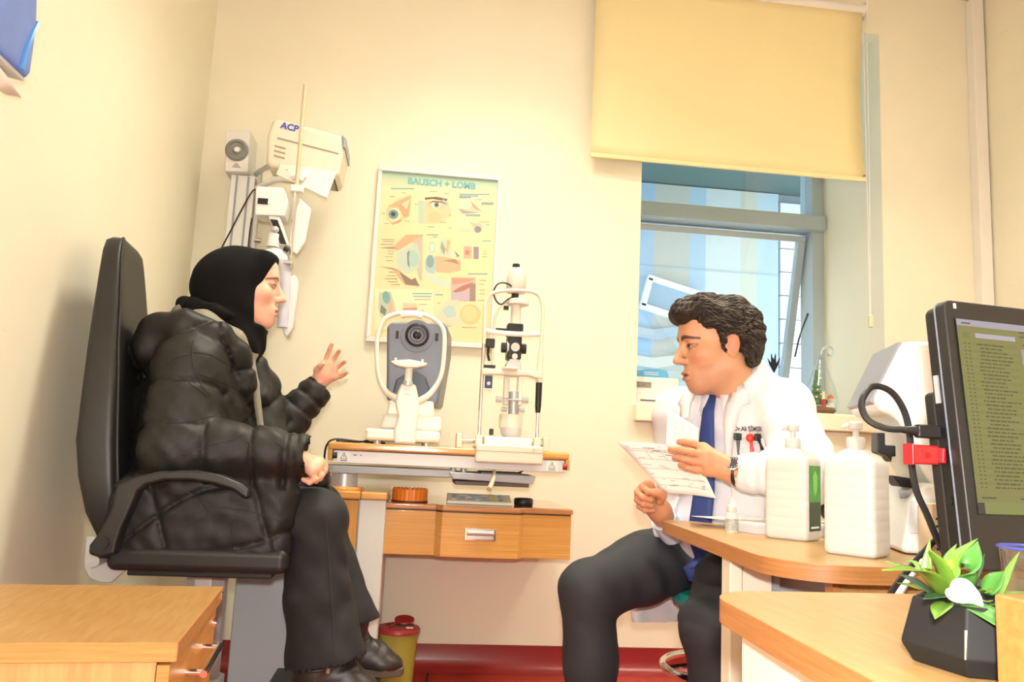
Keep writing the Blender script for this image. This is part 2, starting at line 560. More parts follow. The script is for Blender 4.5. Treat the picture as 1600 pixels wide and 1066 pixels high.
coveR = [(XR, .105), (XR-.006, .105), (XR-.009, .05), (XR-.02, .022), (XR-.045, .004), (XR-.06, 0), (XR, 0)]
struct(MB().prism(coveR, lambda u, v, h: (u, h, v), YF, YB-.06), 'baseboard_right', M_cove)
struct(MB().box((2.612, 3.395, 0.11), (2.672, 3.4495, ZC-.012)), 'trim_1', M_whitepl, bevel=.004)
tag(bpy.data.objects['trim_1'], 'white vertical cable trunking in the corner of the room')

# window: fixed upper light, transom, top-hung sash pushed open
win = bpy.data.objects.new('window_1', None); COL.objects.link(win); win.location = (1.56, 4.05, WZ0)
tag(win, 'grey aluminium window with its lower sash pushed open', kind='structure')
fr = MB()
fr.box((WX0, 4.0, WZ0), (WX0+.05, 4.14, WZ1)).box((2.085, 4.0, WZ0), (WX1, 4.14, WZ1))
fr.box((WX0, 4.0, WZ1-.05), (WX1, 4.14, WZ1)).box((WX0, 4.0, WZ0-.005), (WX1, 4.14, WZ0+.03))
fr.build('window_frame', M_alu, win, bevel=.003)
MB().box((WX0, 3.96, 2.165), (WX1-.004, 4.12, 2.245)).build('transom', M_alu, win, bevel=.003)
M_pane = glass_mat('window_glass', (0.80, 0.88, 0.91), 0.06)
MB().box((WX0+.05, 4.075, 2.245), (2.085, 4.081, WZ1-.05)).build('pane', M_pane, win, flat=True)
MB().box((WX0+.05, 4.066, 2.245), (2.085, 4.074, 2.26)).build('gasket', M_aludark, win)
# sash, hinged at the top edge, swung outwards
def sash_pt(u, w, t):          # u across, w distance below the hinge, t thickness
    a = math.radians(15)
    return Vector((u, 4.075 + w*math.sin(a) + t*math.cos(a), 2.155 - w*math.cos(a) + t*math.sin(a)))
sf = MB()
def sash_bar(u0, u1, w0, w1, t0=-.022, t1=.022):
    sf.verts_faces([sash_pt(u, w, t) for t in (t0, t1) for u, w in ((u0, w0), (u1, w0), (u1, w1), (u0, w1))],
                   [(0,1,2,3),(7,6,5,4),(0,4,5,1),(1,5,6,2),(2,6,7,3),(3,7,4,0)])
sash_bar(1.03, 2.078, 0, .032); sash_bar(1.03, 2.078, .985, 1.025); sash_bar(1.03, 1.07, .032, .985); sash_bar(2.036, 2.078, .032, .985)
so = sf.build('sash', M_alu, win, bevel=.003)
sf = MB(); sash_bar(1.07, 2.036, .032, .985, -.004, .002)
sf.build('pane', M_pane, so, flat=True)
st = MB().tube([(2.083, 4.05, 1.72), (2.087, 4.16, 1.60), (2.082, 4.20, 1.50)], .006, 6)
st.build('window_stay', M_aludark, win)
sl_ = MB().box((WX0-.012, 3.405, 1.062), (2.095, 4.0, WZ0))
struct(sl_, 'trim_2', M_sill, bevel=.008)
tag(bpy.data.objects['trim_2'], 'cream window sill board under the window')

# the building across the yard, seen through the panes
bld = thing('neighbouring_building', 'pale panelled building seen through the window', 'building', (2.6, 6.2, 0))
MB().box((0.2, 6.25, 0), (5.6, 6.6, 5.2)).build('wall', mat('facade_pale_blue', (150, 164, 176), 0.6, var=.04), bld, flat=True)
fp = [((.3, 6.2, .1), (1.86, 6.25, 3.16), (160, 190, 218), 'blue'), ((1.86, 6.2, .1), (2.16, 6.25, 3.16), (190, 190, 184), 'grey'), ((2.16, 6.2, .1), (2.30, 6.25, 3.16), (168, 196, 216), 'pale_blue'),
      ((2.30, 6.2, .1), (2.60, 6.25, 3.16), (206, 214, 216), 'white'), ((2.60, 6.2, .1), (2.74, 6.25, 3.16), (204, 204, 190), 'tan'), ((2.74, 6.2, .1), (2.93, 6.25, 3.16), (186, 208, 222), 'light_blue')]
for a, b_, c_, nm in fp:
    MB().box(a, b_).build('cladding_panel', mat('facade_'+nm+'_panel', c_, 0.55, var=.03), bld)
for i in range(14):
    MB().box((2.95, 6.20, .30+i*.20), (5.5, 6.25, .49+i*.20)).build('cladding_panel', mat('facade_bright_white', (250, 250, 252), 0.5), bld, bevel=.004)
MB().box((.2, 5.2, 3.17), (5.6, 6.25, 3.5)).build('canopy', mat('canopy_teal', (70, 98, 100), 0.6), bld, bevel=.01)
wf = MB()
R15 = rotm(0, 14, 0)
cw = Vector((2.00, 6.17, 2.18))
for (dx, dz, sx, sz) in ((0, .12, .46, .045), (0, -.12, .46, .045), (-.21, 0, .045, .24), (.21, 0, .045, .24)):
    wf.cbox(cw + R15 @ Vector((dx, 0, dz)), (sx, .06, sz), R15)
wo = wf.build('sign_frame', mat('facade_white_trim', (236, 242, 244), 0.5), bld, bevel=.003)
MB().cbox(cw+Vector((0, .01, 0)), (.42, .02, .22), R15).build('sign_panel', mat('facade_sign_blue', (150, 176, 198), .4), wo)
for i in range(2):
    MB().box((.3, 6.19, 1.60+i*.85), (2.93, 6.2, 1.607+i*.85)).build('panel_joint', mat('facade_joint', (188, 200, 208), .7), bld, flat=True)
for i, (z, c_) in enumerate(((1.95, (128, 168, 206)), (1.72, (214, 206, 190)), (1.5, (120, 166, 208)), (1.28, (188, 208, 224)))):
    MB().prism([(1.3, z-.06), (1.9, z-.10), (2.15, z-.04), (2.15, z+.03), (1.85, z-.02), (1.3, z+.05)], lambda u, v, h: (u, h, v), 6.16, 6.2).build(
        'painted_band', mat('facade_band_%d' % i, tuple(int(.35*q+.65*196) for q in c_), .6), bld)

# ceiling light panels (out of view; louvers added to darken the upper walls)
M_diff = mat('lamp_diffuser', (255, 255, 255), 0.5)
def lamp_mat():
    m = bpy.data.materials.new('lamp_glow'); m.use_nodes = True; b = m.node_tree.nodes['Principled BSDF']
    b.inputs['Base Color'].default_value = (.9, .9, .9, 1)
    b.inputs['Emission Color'].default_value = WARM + (1,); b.inputs['Emission Strength'].default_value = LAMP_POWER
    return m
M_glow = lamp_mat()
M_added_louver = mat('added_louver_satin', (150, 150, 150), .5)
for k, (x, y, lb) in enumerate(((0.25, 2.42, 'square ceiling light panel above the patient and instruments'), (1.85, 2.05, 'square ceiling light panel above the desk by the window'), (0.85, -1.0, 'square ceiling light panel behind the photographer'))):
    t = thing('ceiling_light', lb, 'light', (x, y, ZC), group='ceiling light panels')
    f = MB()
    for (a, b_) in (((-.31, -.31), (.31, -.285)), ((-.31, .285), (.31, .31)), ((-.31, -.285), (-.285, .285)), ((.285, -.285), (.31, .285))):
        f.box((x+a[0], y+a[1], ZC-.084), (x+b_[0], y+b_[1], ZC))
    f.build('frame', M_whitepl, t)
    MB().box((x-.285, y-.285, ZC-.012), (x+.285, y+.285, ZC-.002)).build('diffuser', M_glow, t, flat=True)
    for j in range(1, 6):  # added blades that cut the lamp's light off from the wall tops
        q = -.285 + .57*j/6
        MB().box((x+q-.001, y-.285, ZC-.080), (x+q+.001, y+.285, ZC-.014)).build('added_louver_blade', M_added_louver, t, flat=True)
        MB().box((x-.285, y+q-.001, ZC-.080), (x+.285, y+q+.001, ZC-.014)).build('added_louver_blade', M_added_louver, t, flat=True)

# ================================================================== ROLLER BLIND
M_blind = mat('cream_blind_fabric', (238, 224, 172), 0.75, var=.015, vscale=3, bump=.08, bscale=600)
bl = thing('roller_blind', 'cream fabric roller blind lowered over the top of the window', 'blind', (1.37, 3.40, 2.24))
g = []
for i in range(17):
    z = 3.10 - (3.10-2.243)*i/16
    row = []
    for j in range(13):
        u = j/12; x = .716 + (2.033-.716)*u
        e = max(0, (u-.86)/.14); s_ = math.sin(math.pi*i/16)
        row.append((x - .012*e*s_, 3.395 + .012*e*e*s_, z))
    g.append(row)
MB().sheet(g).build('fabric', M_blind, bl, solid=.0012, fixn=False)
MB().box((.714, 3.388, 2.235), (2.036, 3.402, 2.255)).build('hem_bar', M_blind, bl, bevel=.003)
MB().cyl((.70, 3.412, 3.108), (2.05, 3.412, 3.108), .028, seg=24).build('roller', M_whitepl, bl)
for x in (.70, 2.052):
    MB().box((x-.004, 3.385, 3.06), (x+.004, 3.45, 3.15)).build('bracket', M_whitepl, bl, bevel=.002)
MB().tube([(2.066, 3.42, 3.09), (2.06, 3.405, 2.3), (2.055, 3.405, 1.60)], .0022, 6).build('cord', M_whitepl, bl)
MB().tube([(2.048, 3.42, 3.09), (2.046, 3.405, 2.3), (2.051, 3.405, 1.60)], .0022, 6).build('cord', M_whitepl, bl)
MB().box((2.043, 3.396, 1.545), (2.066, 3.414, 1.602)).build('cord_weight', mat('cord_weight_cream', (226, 216, 180), .5), bl, bevel=.005)
MB().cyl((2.024, 3.386, 2.262), (2.024, 3.389, 2.262), .005, seg=10).build('hem_rivet', mat('brass_rivet', (176, 120, 60), .4, metal=.6), bl)

# ================================================================== DRAWER PEDESTAL, front left
M_oak = wood('oak_laminate_top', (178, 140, 86), (160, 118, 66), (26, 3, 26), 3.2, .38)
M_oakv = wood('oak_laminate_vertical', (190, 150, 96), (172, 130, 78), (24, 24, 2.2), 3.0, .4)
M_oake = wood('oak_edge_band', (190, 136, 76), (168, 114, 58), (2, 20, 40), 4, .4)
M_oakd = wood('oak_drawer_front', (216, 158, 80), (190, 130, 58), (16, 3, 24), 3, .33)
M_chrome = mat('brushed_steel', (206, 206, 206), 0.25, metal=1.0)
M_steel = mat('polished_chrome', (226, 226, 228), 0.10, metal=1.0)
pd = thing('drawer_pedestal', 'oak drawer pedestal with steel bar handle, below the patient chair', 'cabinet', (-.62, 1.5, 0), (0, 0, math.radians(5)))
# local frame: x to the drawer fronts, y into the room
px0, px1, py0, py1 = -.30, .275, -.245, .235
MB().box((px0, py0, .572), (px1, py1, .60)).build('top', [M_oak], pd, world=False, bevel=.002)
MB().box((px0+.01, py0-.0008, .5725), (px1-.0012, py0+.002, .5995)).build('edge_band', M_oake, pd, world=False)
MB().box((px1-.002, py0+.001, .5725), (px1+.0008, py1-.001, .5995)).build('edge_band', M_oake, pd, world=False)
MB().box((px0+.01, py0+.008, .03), (px1-.028, py0+.026, .571)).build('side_panel', M_oakv, pd, world=False, bevel=.001)
MB().box((px0+.01, py1-.026, .03), (px1-.028, py1-.008, .571)).build('side_panel', M_oakv, pd, world=False, bevel=.001)
MB().box((px0+.01, py0+.026, .03), (px0+.03, py1-.026, .571)).build('back_panel', M_oakv, pd, world=False)
for k, (z0, z1) in enumerate(((.395, .566), (.215, .390), (.035, .210))):
    d = MB().box((px1-.027, py0+.009, z0), (px1-.009, py1-.009, z1)).build('drawer', M_oakd, pd, world=False, bevel=.001)
    e = MB().box((px1-.0265, py0+.0075, z0), (px1-.0095, py0+.0095, z1)).build('edge_band', M_oake, d, world=False)
    zc = (z0+z1)/2 + .035
    hd = MB().tube([(px1-.01, -.085, zc), (px1+.02, -.085, zc)], .0055, 10).tube([(px1-.01, .085, zc), (px1+.02, .085, zc)], .0055, 10)
    hd.cyl((px1+.021, -.097, zc), (px1+.021, .097, zc), .006, seg=12)
    hd.build('handle', M_steel, d, world=False)
MB().cyl((px1-.009, .20, .535), (px1-.004, .20, .535), .010, seg=14).cyl((px1-.004, .20, .535), (px1-.002, .20, .535), .006, seg=10).build('lock', M_steel, pd, world=False)
MB().box((px1+.0008, .19, .58), (px1+.004, .214, .594)).build('lock_plate', M_steel, pd, world=False, bevel=.001)
for sx in (px0+.06, px1-.07):
    for sy in (py0+.06, py1-.06):
        MB().cyl((sx, sy, 0), (sx, sy, .035), .02, seg=12).build('foot', mat('black_plastic', (24, 24, 26), .45), pd, world=False)

# ================================================================== DESKS
M_desk = wood('desk_oak_laminate', (194, 156, 102), (178, 138, 84), (22, 3, 22), 3.0, .35)
M_deske = wood('desk_edge_band', (184, 132, 80), (164, 110, 60), (2, 2, 55), 5, .4)
M_deskpan = mat('desk_panel_cream', (236, 230, 208), 0.45)
M_deskpan2 = mat('desk_panel_grey', (206, 214, 220), 0.45)
M_grey0 = mat('desk_bracket_grey', (158, 164, 170), .5)
def round_poly(pts, n=8):
    # pts: (x, y, r) corners with rounding radius
    out = []
    m = len(pts)
    for i in range(m):
        p = Vector(pts[i][:2]); a = Vector(pts[i-1][:2]); c = Vector(pts[(i+1) % m][:2]); r = pts[i][2]
        if r <= 0: out.append(p); continue
        u = (a-p).normalized(); v = (c-p).normalized()
        ang = math.acos(max(-1, min(1, u.dot(v)))); t = min(r/math.tan(ang/2), (a-p).length*.49, (c-p).length*.49)
        rr = t*math.tan(ang/2); bis = (u+v).normalized(); cen = p + bis*(rr/math.sin(ang/2))
        s = p+u*t-cen; e = p+v*t-cen
        a0 = math.atan2(s.y, s.x); a1 = math.atan2(e.y, e.x); da = (a1-a0+math.pi) % (2*math.pi)-math.pi
        for k in range(n+1):
            q = a0+da*k/n; out.append(cen+Vector((math.cos(q), math.sin(q)))*rr)
    return [(q.x, q.y) for q in out]
def desk_top(parent, poly, z0, z1):
    MB().prism(poly, lambda u, v, h: (u, v, h), z1-.0012, z1).build('top', M_desk, parent)
    MB().prism(poly, lambda u, v, h: (u, v, h), z0, z1-.0012).build('edge_band', M_deske, parent, angle=30)
dk = thing('examination_desk', 'oak desk with rounded corner beside the doctor, carrying pump bottles', 'desk', (1.2, 1.75, 0))
desk_top(dk, round_poly([(.612, 1.275, .13), (2.0, 1.34, 0), (2.0, 2.04, 0), (.82, 2.04, .08), (.75, 2.13, .03), (.672, 2.13, .045)]), .71, .74)
MB().box((.682, 1.602, 0), (.744, 1.64, .71)).build('leg_panel', M_deskpan, dk, bevel=.002)
MB().box((.653, 1.598, 0), (.681, 1.645, .71)).build('leg_post', M_deskpan, dk, bevel=.004)
MB().box((.745, 1.61, 0), (.766, 1.66, .71)).build('leg_bracket', M_grey0, dk, bevel=.002)
MB().box((.767, 1.68, .04), (.90, 1.70, .71)).build('modesty_panel', M_deskpan2, dk, bevel=.002)
MB().box((.775, 1.40, .06), (1.95, 1.42, .709)).build('front_panel', M_oakv, dk, bevel=.001)
MB().box((.760, 1.392, .06), (.775, 1.42, .709)).build('panel_edge', M_deske, dk)
MB().box((1.95, 1.36, 0), (1.98, 2.1, .71)).build('leg_panel', M_deskpan, dk, bevel=.002)
nd = thing('reception_desk', 'nearest oak desk with rounded corner, carrying monitor and potted plant', 'desk', (.8, .6, 0))
desk_top(nd, round_poly([(.375, 1.0, .075), (.345, .10, 0), (1.6, .10, 0), (1.6, 1.07, 0)]), .712, .74)
MB().box((.405, .93, 0), (.43, .955, .712)).build('leg_post', M_deskpan, nd, bevel=.002)
MB().box((.43, .932, 0), (.49, .952, .712)).build('leg_panel', M_deskpan, nd, bevel=.002)
MB().box((.395, .15, .05), (.412, .93, .712)).build('leg_panel', M_deskpan, nd, bevel=.002)
MB().box((.49, .90, .08), (1.55, .918, .711)).build('modesty_panel', M_oakv, nd, bevel=.001)
MB().box((1.55, .15, 0), (1.575, .95, .712)).build('leg_panel', M_deskpan, nd, bevel=.002)
LEAVES = [
    ((0.4616, 0.66, 0.7926), (0.4224, 0.63, 0.8173), (0.3681, 0.6, 0.8229), 0.02, 0),
    ((0.4646, 0.67, 0.7921), (0.4465, 0.66, 0.8135), (0.4499, 0.66, 0.8434), 0.011, 1),
    ((0.467, 0.66, 0.7974), (0.4515, 0.65, 0.821), (0.435, 0.64, 0.8363), 0.016, 0),
    ((0.4769, 0.67, 0.8008), (0.4875, 0.68, 0.8239), (0.5099, 0.68, 0.8429), 0.013, 1),
    ((0.4768, 0.65, 0.7983), (0.4735, 0.64, 0.8242), (0.4873, 0.65, 0.8431), 0.019, 2),
    ((0.5027, 0.66, 0.7972), (0.5112, 0.66, 0.8093), (0.5182, 0.66, 0.8173), 0.019, 2),
    ((0.5225, 0.67, 0.7959), (0.5467, 0.69, 0.813), (0.5669, 0.7, 0.8311), 0.007, 1),
    ((0.4568, 0.63, 0.7945), (0.4587, 0.6, 0.7888), (0.4695, 0.585, 0.7748), 0.02, 2),
    ((0.4443, 0.63, 0.7942), (0.4227, 0.61, 0.7919), (0.4115, 0.6, 0.7872), 0.014, 1),
    ((0.4973, 0.65, 0.7883), (0.4999, 0.63, 0.7949), (0.5096, 0.62, 0.7965), 0.017, 1),
    ((0.4662, 0.68, 0.7915), (0.4543, 0.69, 0.8018), (0.4452, 0.7, 0.8068), 0.011, 3),
    ((0.4688, 0.67, 0.7969), (0.4399, 0.66, 0.8121), (0.4083, 0.66, 0.823), 0.013, 1),
    ((0.515, 0.68, 0.7879), (0.5501, 0.7, 0.7907), (0.5924, 0.72, 0.7915), 0.013, 0),
    ((0.4833, 0.69, 0.81), (0.502, 0.71, 0.8216), (0.5181, 0.72, 0.8339), 0.008, 1),
    ((0.4515, 0.64, 0.7971), (0.4263, 0.62, 0.8), (0.4119, 0.615, 0.7995), 0.014, 3),
    ((0.4691, 0.69, 0.7935), (0.4646, 0.71, 0.795), (0.4563, 0.72, 0.7964), 0.006, 1),
    ((0.472, 0.7, 0.8044), (0.4759, 0.72, 0.8143), (0.471, 0.73, 0.8161), 0.006, 1),
    ((0.512, 0.69, 0.8008), (0.5271, 0.7, 0.8161), (0.531, 0.7, 0.8276), 0.005, 3),
    ((0.4891, 0.66, 0.7885), (0.4894, 0.65, 0.7857), (0.4907, 0.64, 0.7831), 0.014, 3),
    ((0.4804, 0.67, 0.7841), (0.4784, 0.66, 0.7836), (0.4789, 0.65, 0.7855), 0.014, 3),
    ((0.4811, 0.64, 0.8013), (0.4787, 0.63, 0.8052), (0.4761, 0.62, 0.8057), 0.008, 1),
]
SPATHE = [(0.4338, 0.62, 0.8046), (0.434, 0.6175, 0.8084), (0.4363, 0.615, 0.8086), (0.4336, 0.6125, 0.8125), (0.4357, 0.61, 0.8174), (0.4412, 0.6075, 0.8184), (0.4454, 0.605, 0.8168), (0.4482, 0.6025, 0.8123), (0.451, 0.6, 0.8074), (0.4553, 0.6025, 0.8006), (0.4577, 0.605, 0.7948), (0.4551, 0.6075, 0.797), (0.4509, 0.61, 0.7983), (0.4441, 0.6125, 0.7969), (0.4386, 0.615, 0.7974), (0.4344, 0.6175, 0.8001)]
SPATHE_C = (0.4497, 0.625, 0.8031)
STAMEN = [(0.4811, 0.68, 0.8126), (0.4819, 0.68, 0.8188), (0.4818, 0.68, 0.8231)]
POSTER = [
    ([(0.055, 0.768), (0.146, 0.836), (0.257, 0.87), (0.253, 0.732), (0.136, 0.686), (0.069, 0.706)], (236, 196, 140)),
    ([(0.062, 0.786), (0.25, 0.864), (0.175, 0.783)], (226, 160, 118)),
    ([(0.15, 0.796), (0.261, 0.862), (0.253, 0.738), (0.213, 0.725)], (232, 150, 112)),
    ([(0.181, 0.809), (0.258, 0.847), (0.228, 0.777)], (244, 206, 160)),
    ([(0.181, 0.742), (0.179, 0.729), (0.17, 0.717), (0.156, 0.708), (0.139, 0.702), (0.12, 0.701), (0.102, 0.705), (0.086, 0.713), (0.076, 0.724), (0.071, 0.737), (0.073, 0.751), (0.081, 0.763), (0.095, 0.772), (0.113, 0.777), (0.132, 0.778), (0.15, 0.775), (0.166, 0.767), (0.176, 0.756)], (236, 222, 184)),
    ([(0.163, 0.743), (0.161, 0.732), (0.154, 0.723), (0.143, 0.716), (0.13, 0.712), (0.114, 0.711), (0.1, 0.714), (0.088, 0.72), (0.079, 0.729), (0.076, 0.739), (0.077, 0.749), (0.084, 0.758), (0.095, 0.765), (0.109, 0.769), (0.124, 0.77), (0.139, 0.767), (0.151, 0.761), (0.159, 0.753)], (84, 140, 150)),
    ([(0.137, 0.743), (0.136, 0.738), (0.133, 0.734), (0.128, 0.73), (0.122, 0.728), (0.115, 0.728), (0.109, 0.729), (0.104, 0.732), (0.1, 0.736), (0.098, 0.741), (0.099, 0.745), (0.102, 0.75), (0.107, 0.753), (0.113, 0.755), (0.12, 0.755), (0.126, 0.754), (0.132, 0.751), (0.135, 0.747)], (30, 44, 56)),
    ([(0.078, 0.701), (0.12, 0.686), (0.198, 0.718), (0.183, 0.697), (0.12, 0.678)], (222, 120, 96)),
    ([(0.325, 0.837), (0.374, 0.839), (0.386, 0.698), (0.337, 0.696)], (170, 206, 186)),
    ([(0.376, 0.839), (0.576, 0.857), (0.616, 0.761), (0.523, 0.705), (0.387, 0.699)], (232, 200, 150)),
    ([(0.377, 0.859), (0.477, 0.87), (0.576, 0.861), (0.561, 0.848), (0.446, 0.854), (0.378, 0.846)], (96, 72, 60)),
    ([(0.393, 0.808), (0.432, 0.833), (0.512, 0.839), (0.57, 0.828), (0.54, 0.801), (0.451, 0.794)], (206, 186, 160)),
    ([(0.515, 0.823), (0.514, 0.815), (0.507, 0.808), (0.497, 0.802), (0.485, 0.799), (0.471, 0.798), (0.459, 0.8), (0.448, 0.805), (0.44, 0.812), (0.437, 0.819), (0.439, 0.827), (0.445, 0.834), (0.455, 0.84), (0.468, 0.843), (0.481, 0.844), (0.494, 0.842), (0.505, 0.837), (0.512, 0.831)], (226, 226, 214)),
    ([(0.504, 0.821), (0.503, 0.816), (0.5, 0.81), (0.494, 0.806), (0.487, 0.804), (0.479, 0.803), (0.471, 0.805), (0.465, 0.808), (0.46, 0.813), (0.459, 0.819), (0.46, 0.825), (0.463, 0.831), (0.469, 0.835), (0.476, 0.837), (0.484, 0.837), (0.492, 0.836), (0.498, 0.832), (0.502, 0.827)], (120, 130, 120)),
    ([(0.493, 0.821), (0.492, 0.818), (0.49, 0.816), (0.488, 0.814), (0.484, 0.813), (0.48, 0.812), (0.476, 0.813), (0.473, 0.815), (0.471, 0.817), (0.47, 0.82), (0.47, 0.823), (0.472, 0.825), (0.475, 0.827), (0.479, 0.828), (0.483, 0.828), (0.486, 0.828), (0.49, 0.826), (0.492, 0.824)], (40, 40, 44)),
    ([(0.527, 0.861), (0.569, 0.845), (0.586, 0.82), (0.546, 0.833)], (126, 186, 200)),
    ([(0.4, 0.82), (0.447, 0.843), (0.528, 0.845), (0.576, 0.823), (0.529, 0.835), (0.448, 0.834)], (110, 84, 74)),
    ([(0.529, 0.746), (0.527, 0.734), (0.517, 0.723), (0.503, 0.715), (0.484, 0.71), (0.464, 0.709), (0.444, 0.712), (0.428, 0.719), (0.417, 0.728), (0.413, 0.74), (0.416, 0.752), (0.425, 0.763), (0.44, 0.771), (0.458, 0.776), (0.479, 0.777), (0.498, 0.774), (0.514, 0.767), (0.525, 0.757)], (224, 188, 140)),
    ([(0.674, 0.851), (0.771, 0.867), (0.881, 0.798), (0.792, 0.793), (0.687, 0.782)], (214, 196, 170)),
    ([(0.782, 0.845), (0.78, 0.833), (0.771, 0.823), (0.757, 0.815), (0.739, 0.811), (0.72, 0.81), (0.702, 0.813), (0.686, 0.819), (0.676, 0.828), (0.672, 0.839), (0.675, 0.85), (0.684, 0.86), (0.698, 0.868), (0.715, 0.873), (0.735, 0.874), (0.753, 0.871), (0.768, 0.865), (0.778, 0.855)], (246, 226, 184)),
    ([(0.772, 0.859), (0.876, 0.802), (0.807, 0.815)], (186, 150, 128)),
    ([(0.669, 0.808), (0.76, 0.797), (0.857, 0.794), (0.712, 0.778)], (150, 150, 170)),
    ([(0.792, 0.73), (0.788, 0.718), (0.777, 0.708), (0.76, 0.7), (0.738, 0.695), (0.714, 0.694), (0.692, 0.697), (0.673, 0.703), (0.661, 0.712), (0.656, 0.723), (0.659, 0.734), (0.67, 0.745), (0.688, 0.753), (0.71, 0.757), (0.733, 0.759), (0.756, 0.756), (0.774, 0.75), (0.787, 0.741)], (244, 222, 178)),
    ([(0.8, 0.678), (0.796, 0.673), (0.785, 0.669), (0.768, 0.665), (0.747, 0.662), (0.725, 0.661), (0.704, 0.662), (0.686, 0.664), (0.675, 0.667), (0.671, 0.672), (0.674, 0.677), (0.685, 0.682), (0.702, 0.685), (0.723, 0.688), (0.746, 0.689), (0.767, 0.689), (0.784, 0.686), (0.796, 0.683)], (240, 206, 170)),
    ([(0.887, 0.689), (0.88, 0.679), (0.868, 0.67), (0.855, 0.665), (0.84, 0.664), (0.826, 0.667), (0.815, 0.673), (0.807, 0.683), (0.804, 0.694), (0.807, 0.706), (0.814, 0.717), (0.826, 0.726), (0.84, 0.731), (0.854, 0.732), (0.868, 0.729), (0.88, 0.722), (0.887, 0.713), (0.89, 0.701)], (206, 190, 176)),
    ([(0.877, 0.691), (0.875, 0.684), (0.871, 0.677), (0.863, 0.672), (0.854, 0.67), (0.844, 0.669), (0.834, 0.671), (0.826, 0.675), (0.821, 0.681), (0.819, 0.688), (0.82, 0.695), (0.825, 0.702), (0.832, 0.707), (0.841, 0.71), (0.851, 0.71), (0.861, 0.708), (0.869, 0.704), (0.874, 0.698)], (110, 130, 146)),
    ([(0.764, 0.734), (0.838, 0.72), (0.814, 0.702)], (226, 176, 140)),
    ([(0.945, 0.798), (0.946, 0.795), (0.945, 0.79), (0.941, 0.785), (0.935, 0.78), (0.927, 0.777), (0.919, 0.775), (0.911, 0.774), (0.905, 0.775), (0.901, 0.778), (0.899, 0.782), (0.9, 0.786), (0.904, 0.791), (0.91, 0.796), (0.918, 0.799), (0.926, 0.802), (0.934, 0.802), (0.94, 0.801)], (232, 212, 176)),
    ([(0.672, 0.889), (0.773, 0.894), (0.774, 0.878), (0.673, 0.872)], (130, 150, 156)),
    ([(0.866, 0.859), (0.973, 0.865), (0.974, 0.848), (0.867, 0.843)], (130, 150, 156)),
    ([(0.738, 0.777), (0.861, 0.783), (0.862, 0.771), (0.739, 0.765)], (120, 160, 176)),
    ([(0.133, 0.543), (0.238, 0.623), (0.383, 0.633), (0.377, 0.606), (0.275, 0.573), (0.175, 0.522)], (206, 160, 120)),
    ([(0.305, 0.597), (0.381, 0.621), (0.398, 0.349), (0.373, 0.359), (0.334, 0.449)], (186, 176, 160)),
    ([(0.176, 0.511), (0.245, 0.548), (0.339, 0.576), (0.37, 0.497), (0.352, 0.416), (0.275, 0.389), (0.209, 0.409), (0.172, 0.459)], (176, 204, 190)),
    ([(0.359, 0.49), (0.361, 0.472), (0.357, 0.456), (0.347, 0.443), (0.333, 0.435), (0.317, 0.433), (0.3, 0.437), (0.284, 0.446), (0.272, 0.459), (0.264, 0.476), (0.262, 0.493), (0.266, 0.509), (0.276, 0.522), (0.29, 0.53), (0.306, 0.533), (0.323, 0.529), (0.339, 0.52), (0.351, 0.506)], (150, 196, 190)),
    ([(0.256, 0.515), (0.278, 0.533), (0.275, 0.481), (0.291, 0.419), (0.266, 0.446)], (96, 120, 130)),
    ([(0.144, 0.418), (0.201, 0.409), (0.294, 0.344), (0.383, 0.331), (0.377, 0.314), (0.248, 0.325), (0.188, 0.368)], (196, 160, 120)),
    ([(0.202, 0.398), (0.309, 0.356), (0.34, 0.369), (0.376, 0.323), (0.264, 0.322)], (126, 96, 84)),
    ([(0.021, 0.532), (0.132, 0.546), (0.174, 0.534), (0.118, 0.529)], (150, 140, 130)),
    ([(0.032, 0.422), (0.144, 0.418), (0.202, 0.398), (0.129, 0.408)], (150, 140, 130)),
    ([(0.493, 0.56), (0.493, 0.547), (0.489, 0.536), (0.482, 0.528), (0.474, 0.523), (0.464, 0.522), (0.455, 0.526), (0.447, 0.534), (0.441, 0.545), (0.439, 0.557), (0.44, 0.57), (0.443, 0.581), (0.45, 0.59), (0.459, 0.595), (0.468, 0.595), (0.477, 0.591), (0.485, 0.583), (0.491, 0.572)], (160, 206, 196)),
    ([(0.482, 0.56), (0.482, 0.551), (0.48, 0.543), (0.476, 0.537), (0.471, 0.534), (0.465, 0.534), (0.46, 0.537), (0.455, 0.542), (0.452, 0.549), (0.45, 0.558), (0.45, 0.567), (0.453, 0.574), (0.456, 0.58), (0.461, 0.583), (0.467, 0.584), (0.472, 0.581), (0.477, 0.576), (0.481, 0.568)], (190, 220, 206)),
    ([(0.53, 0.605), (0.618, 0.618), (0.625, 0.514), (0.537, 0.516)], (176, 204, 186)),
    ([(0.547, 0.597), (0.582, 0.553), (0.569, 0.518), (0.537, 0.562)], (120, 150, 140)),
    ([(0.594, 0.611), (0.619, 0.6), (0.598, 0.519), (0.582, 0.553)], (206, 170, 110)),
    ([(0.655, 0.55), (0.706, 0.518), (0.682, 0.511)], (96, 130, 150)),
    ([(0.516, 0.458), (0.514, 0.437), (0.507, 0.419), (0.494, 0.405), (0.478, 0.397), (0.46, 0.396), (0.443, 0.403), (0.428, 0.415), (0.418, 0.433), (0.413, 0.453), (0.415, 0.473), (0.422, 0.492), (0.435, 0.506), (0.451, 0.514), (0.469, 0.514), (0.486, 0.508), (0.501, 0.495), (0.511, 0.478)], (150, 190, 200)),
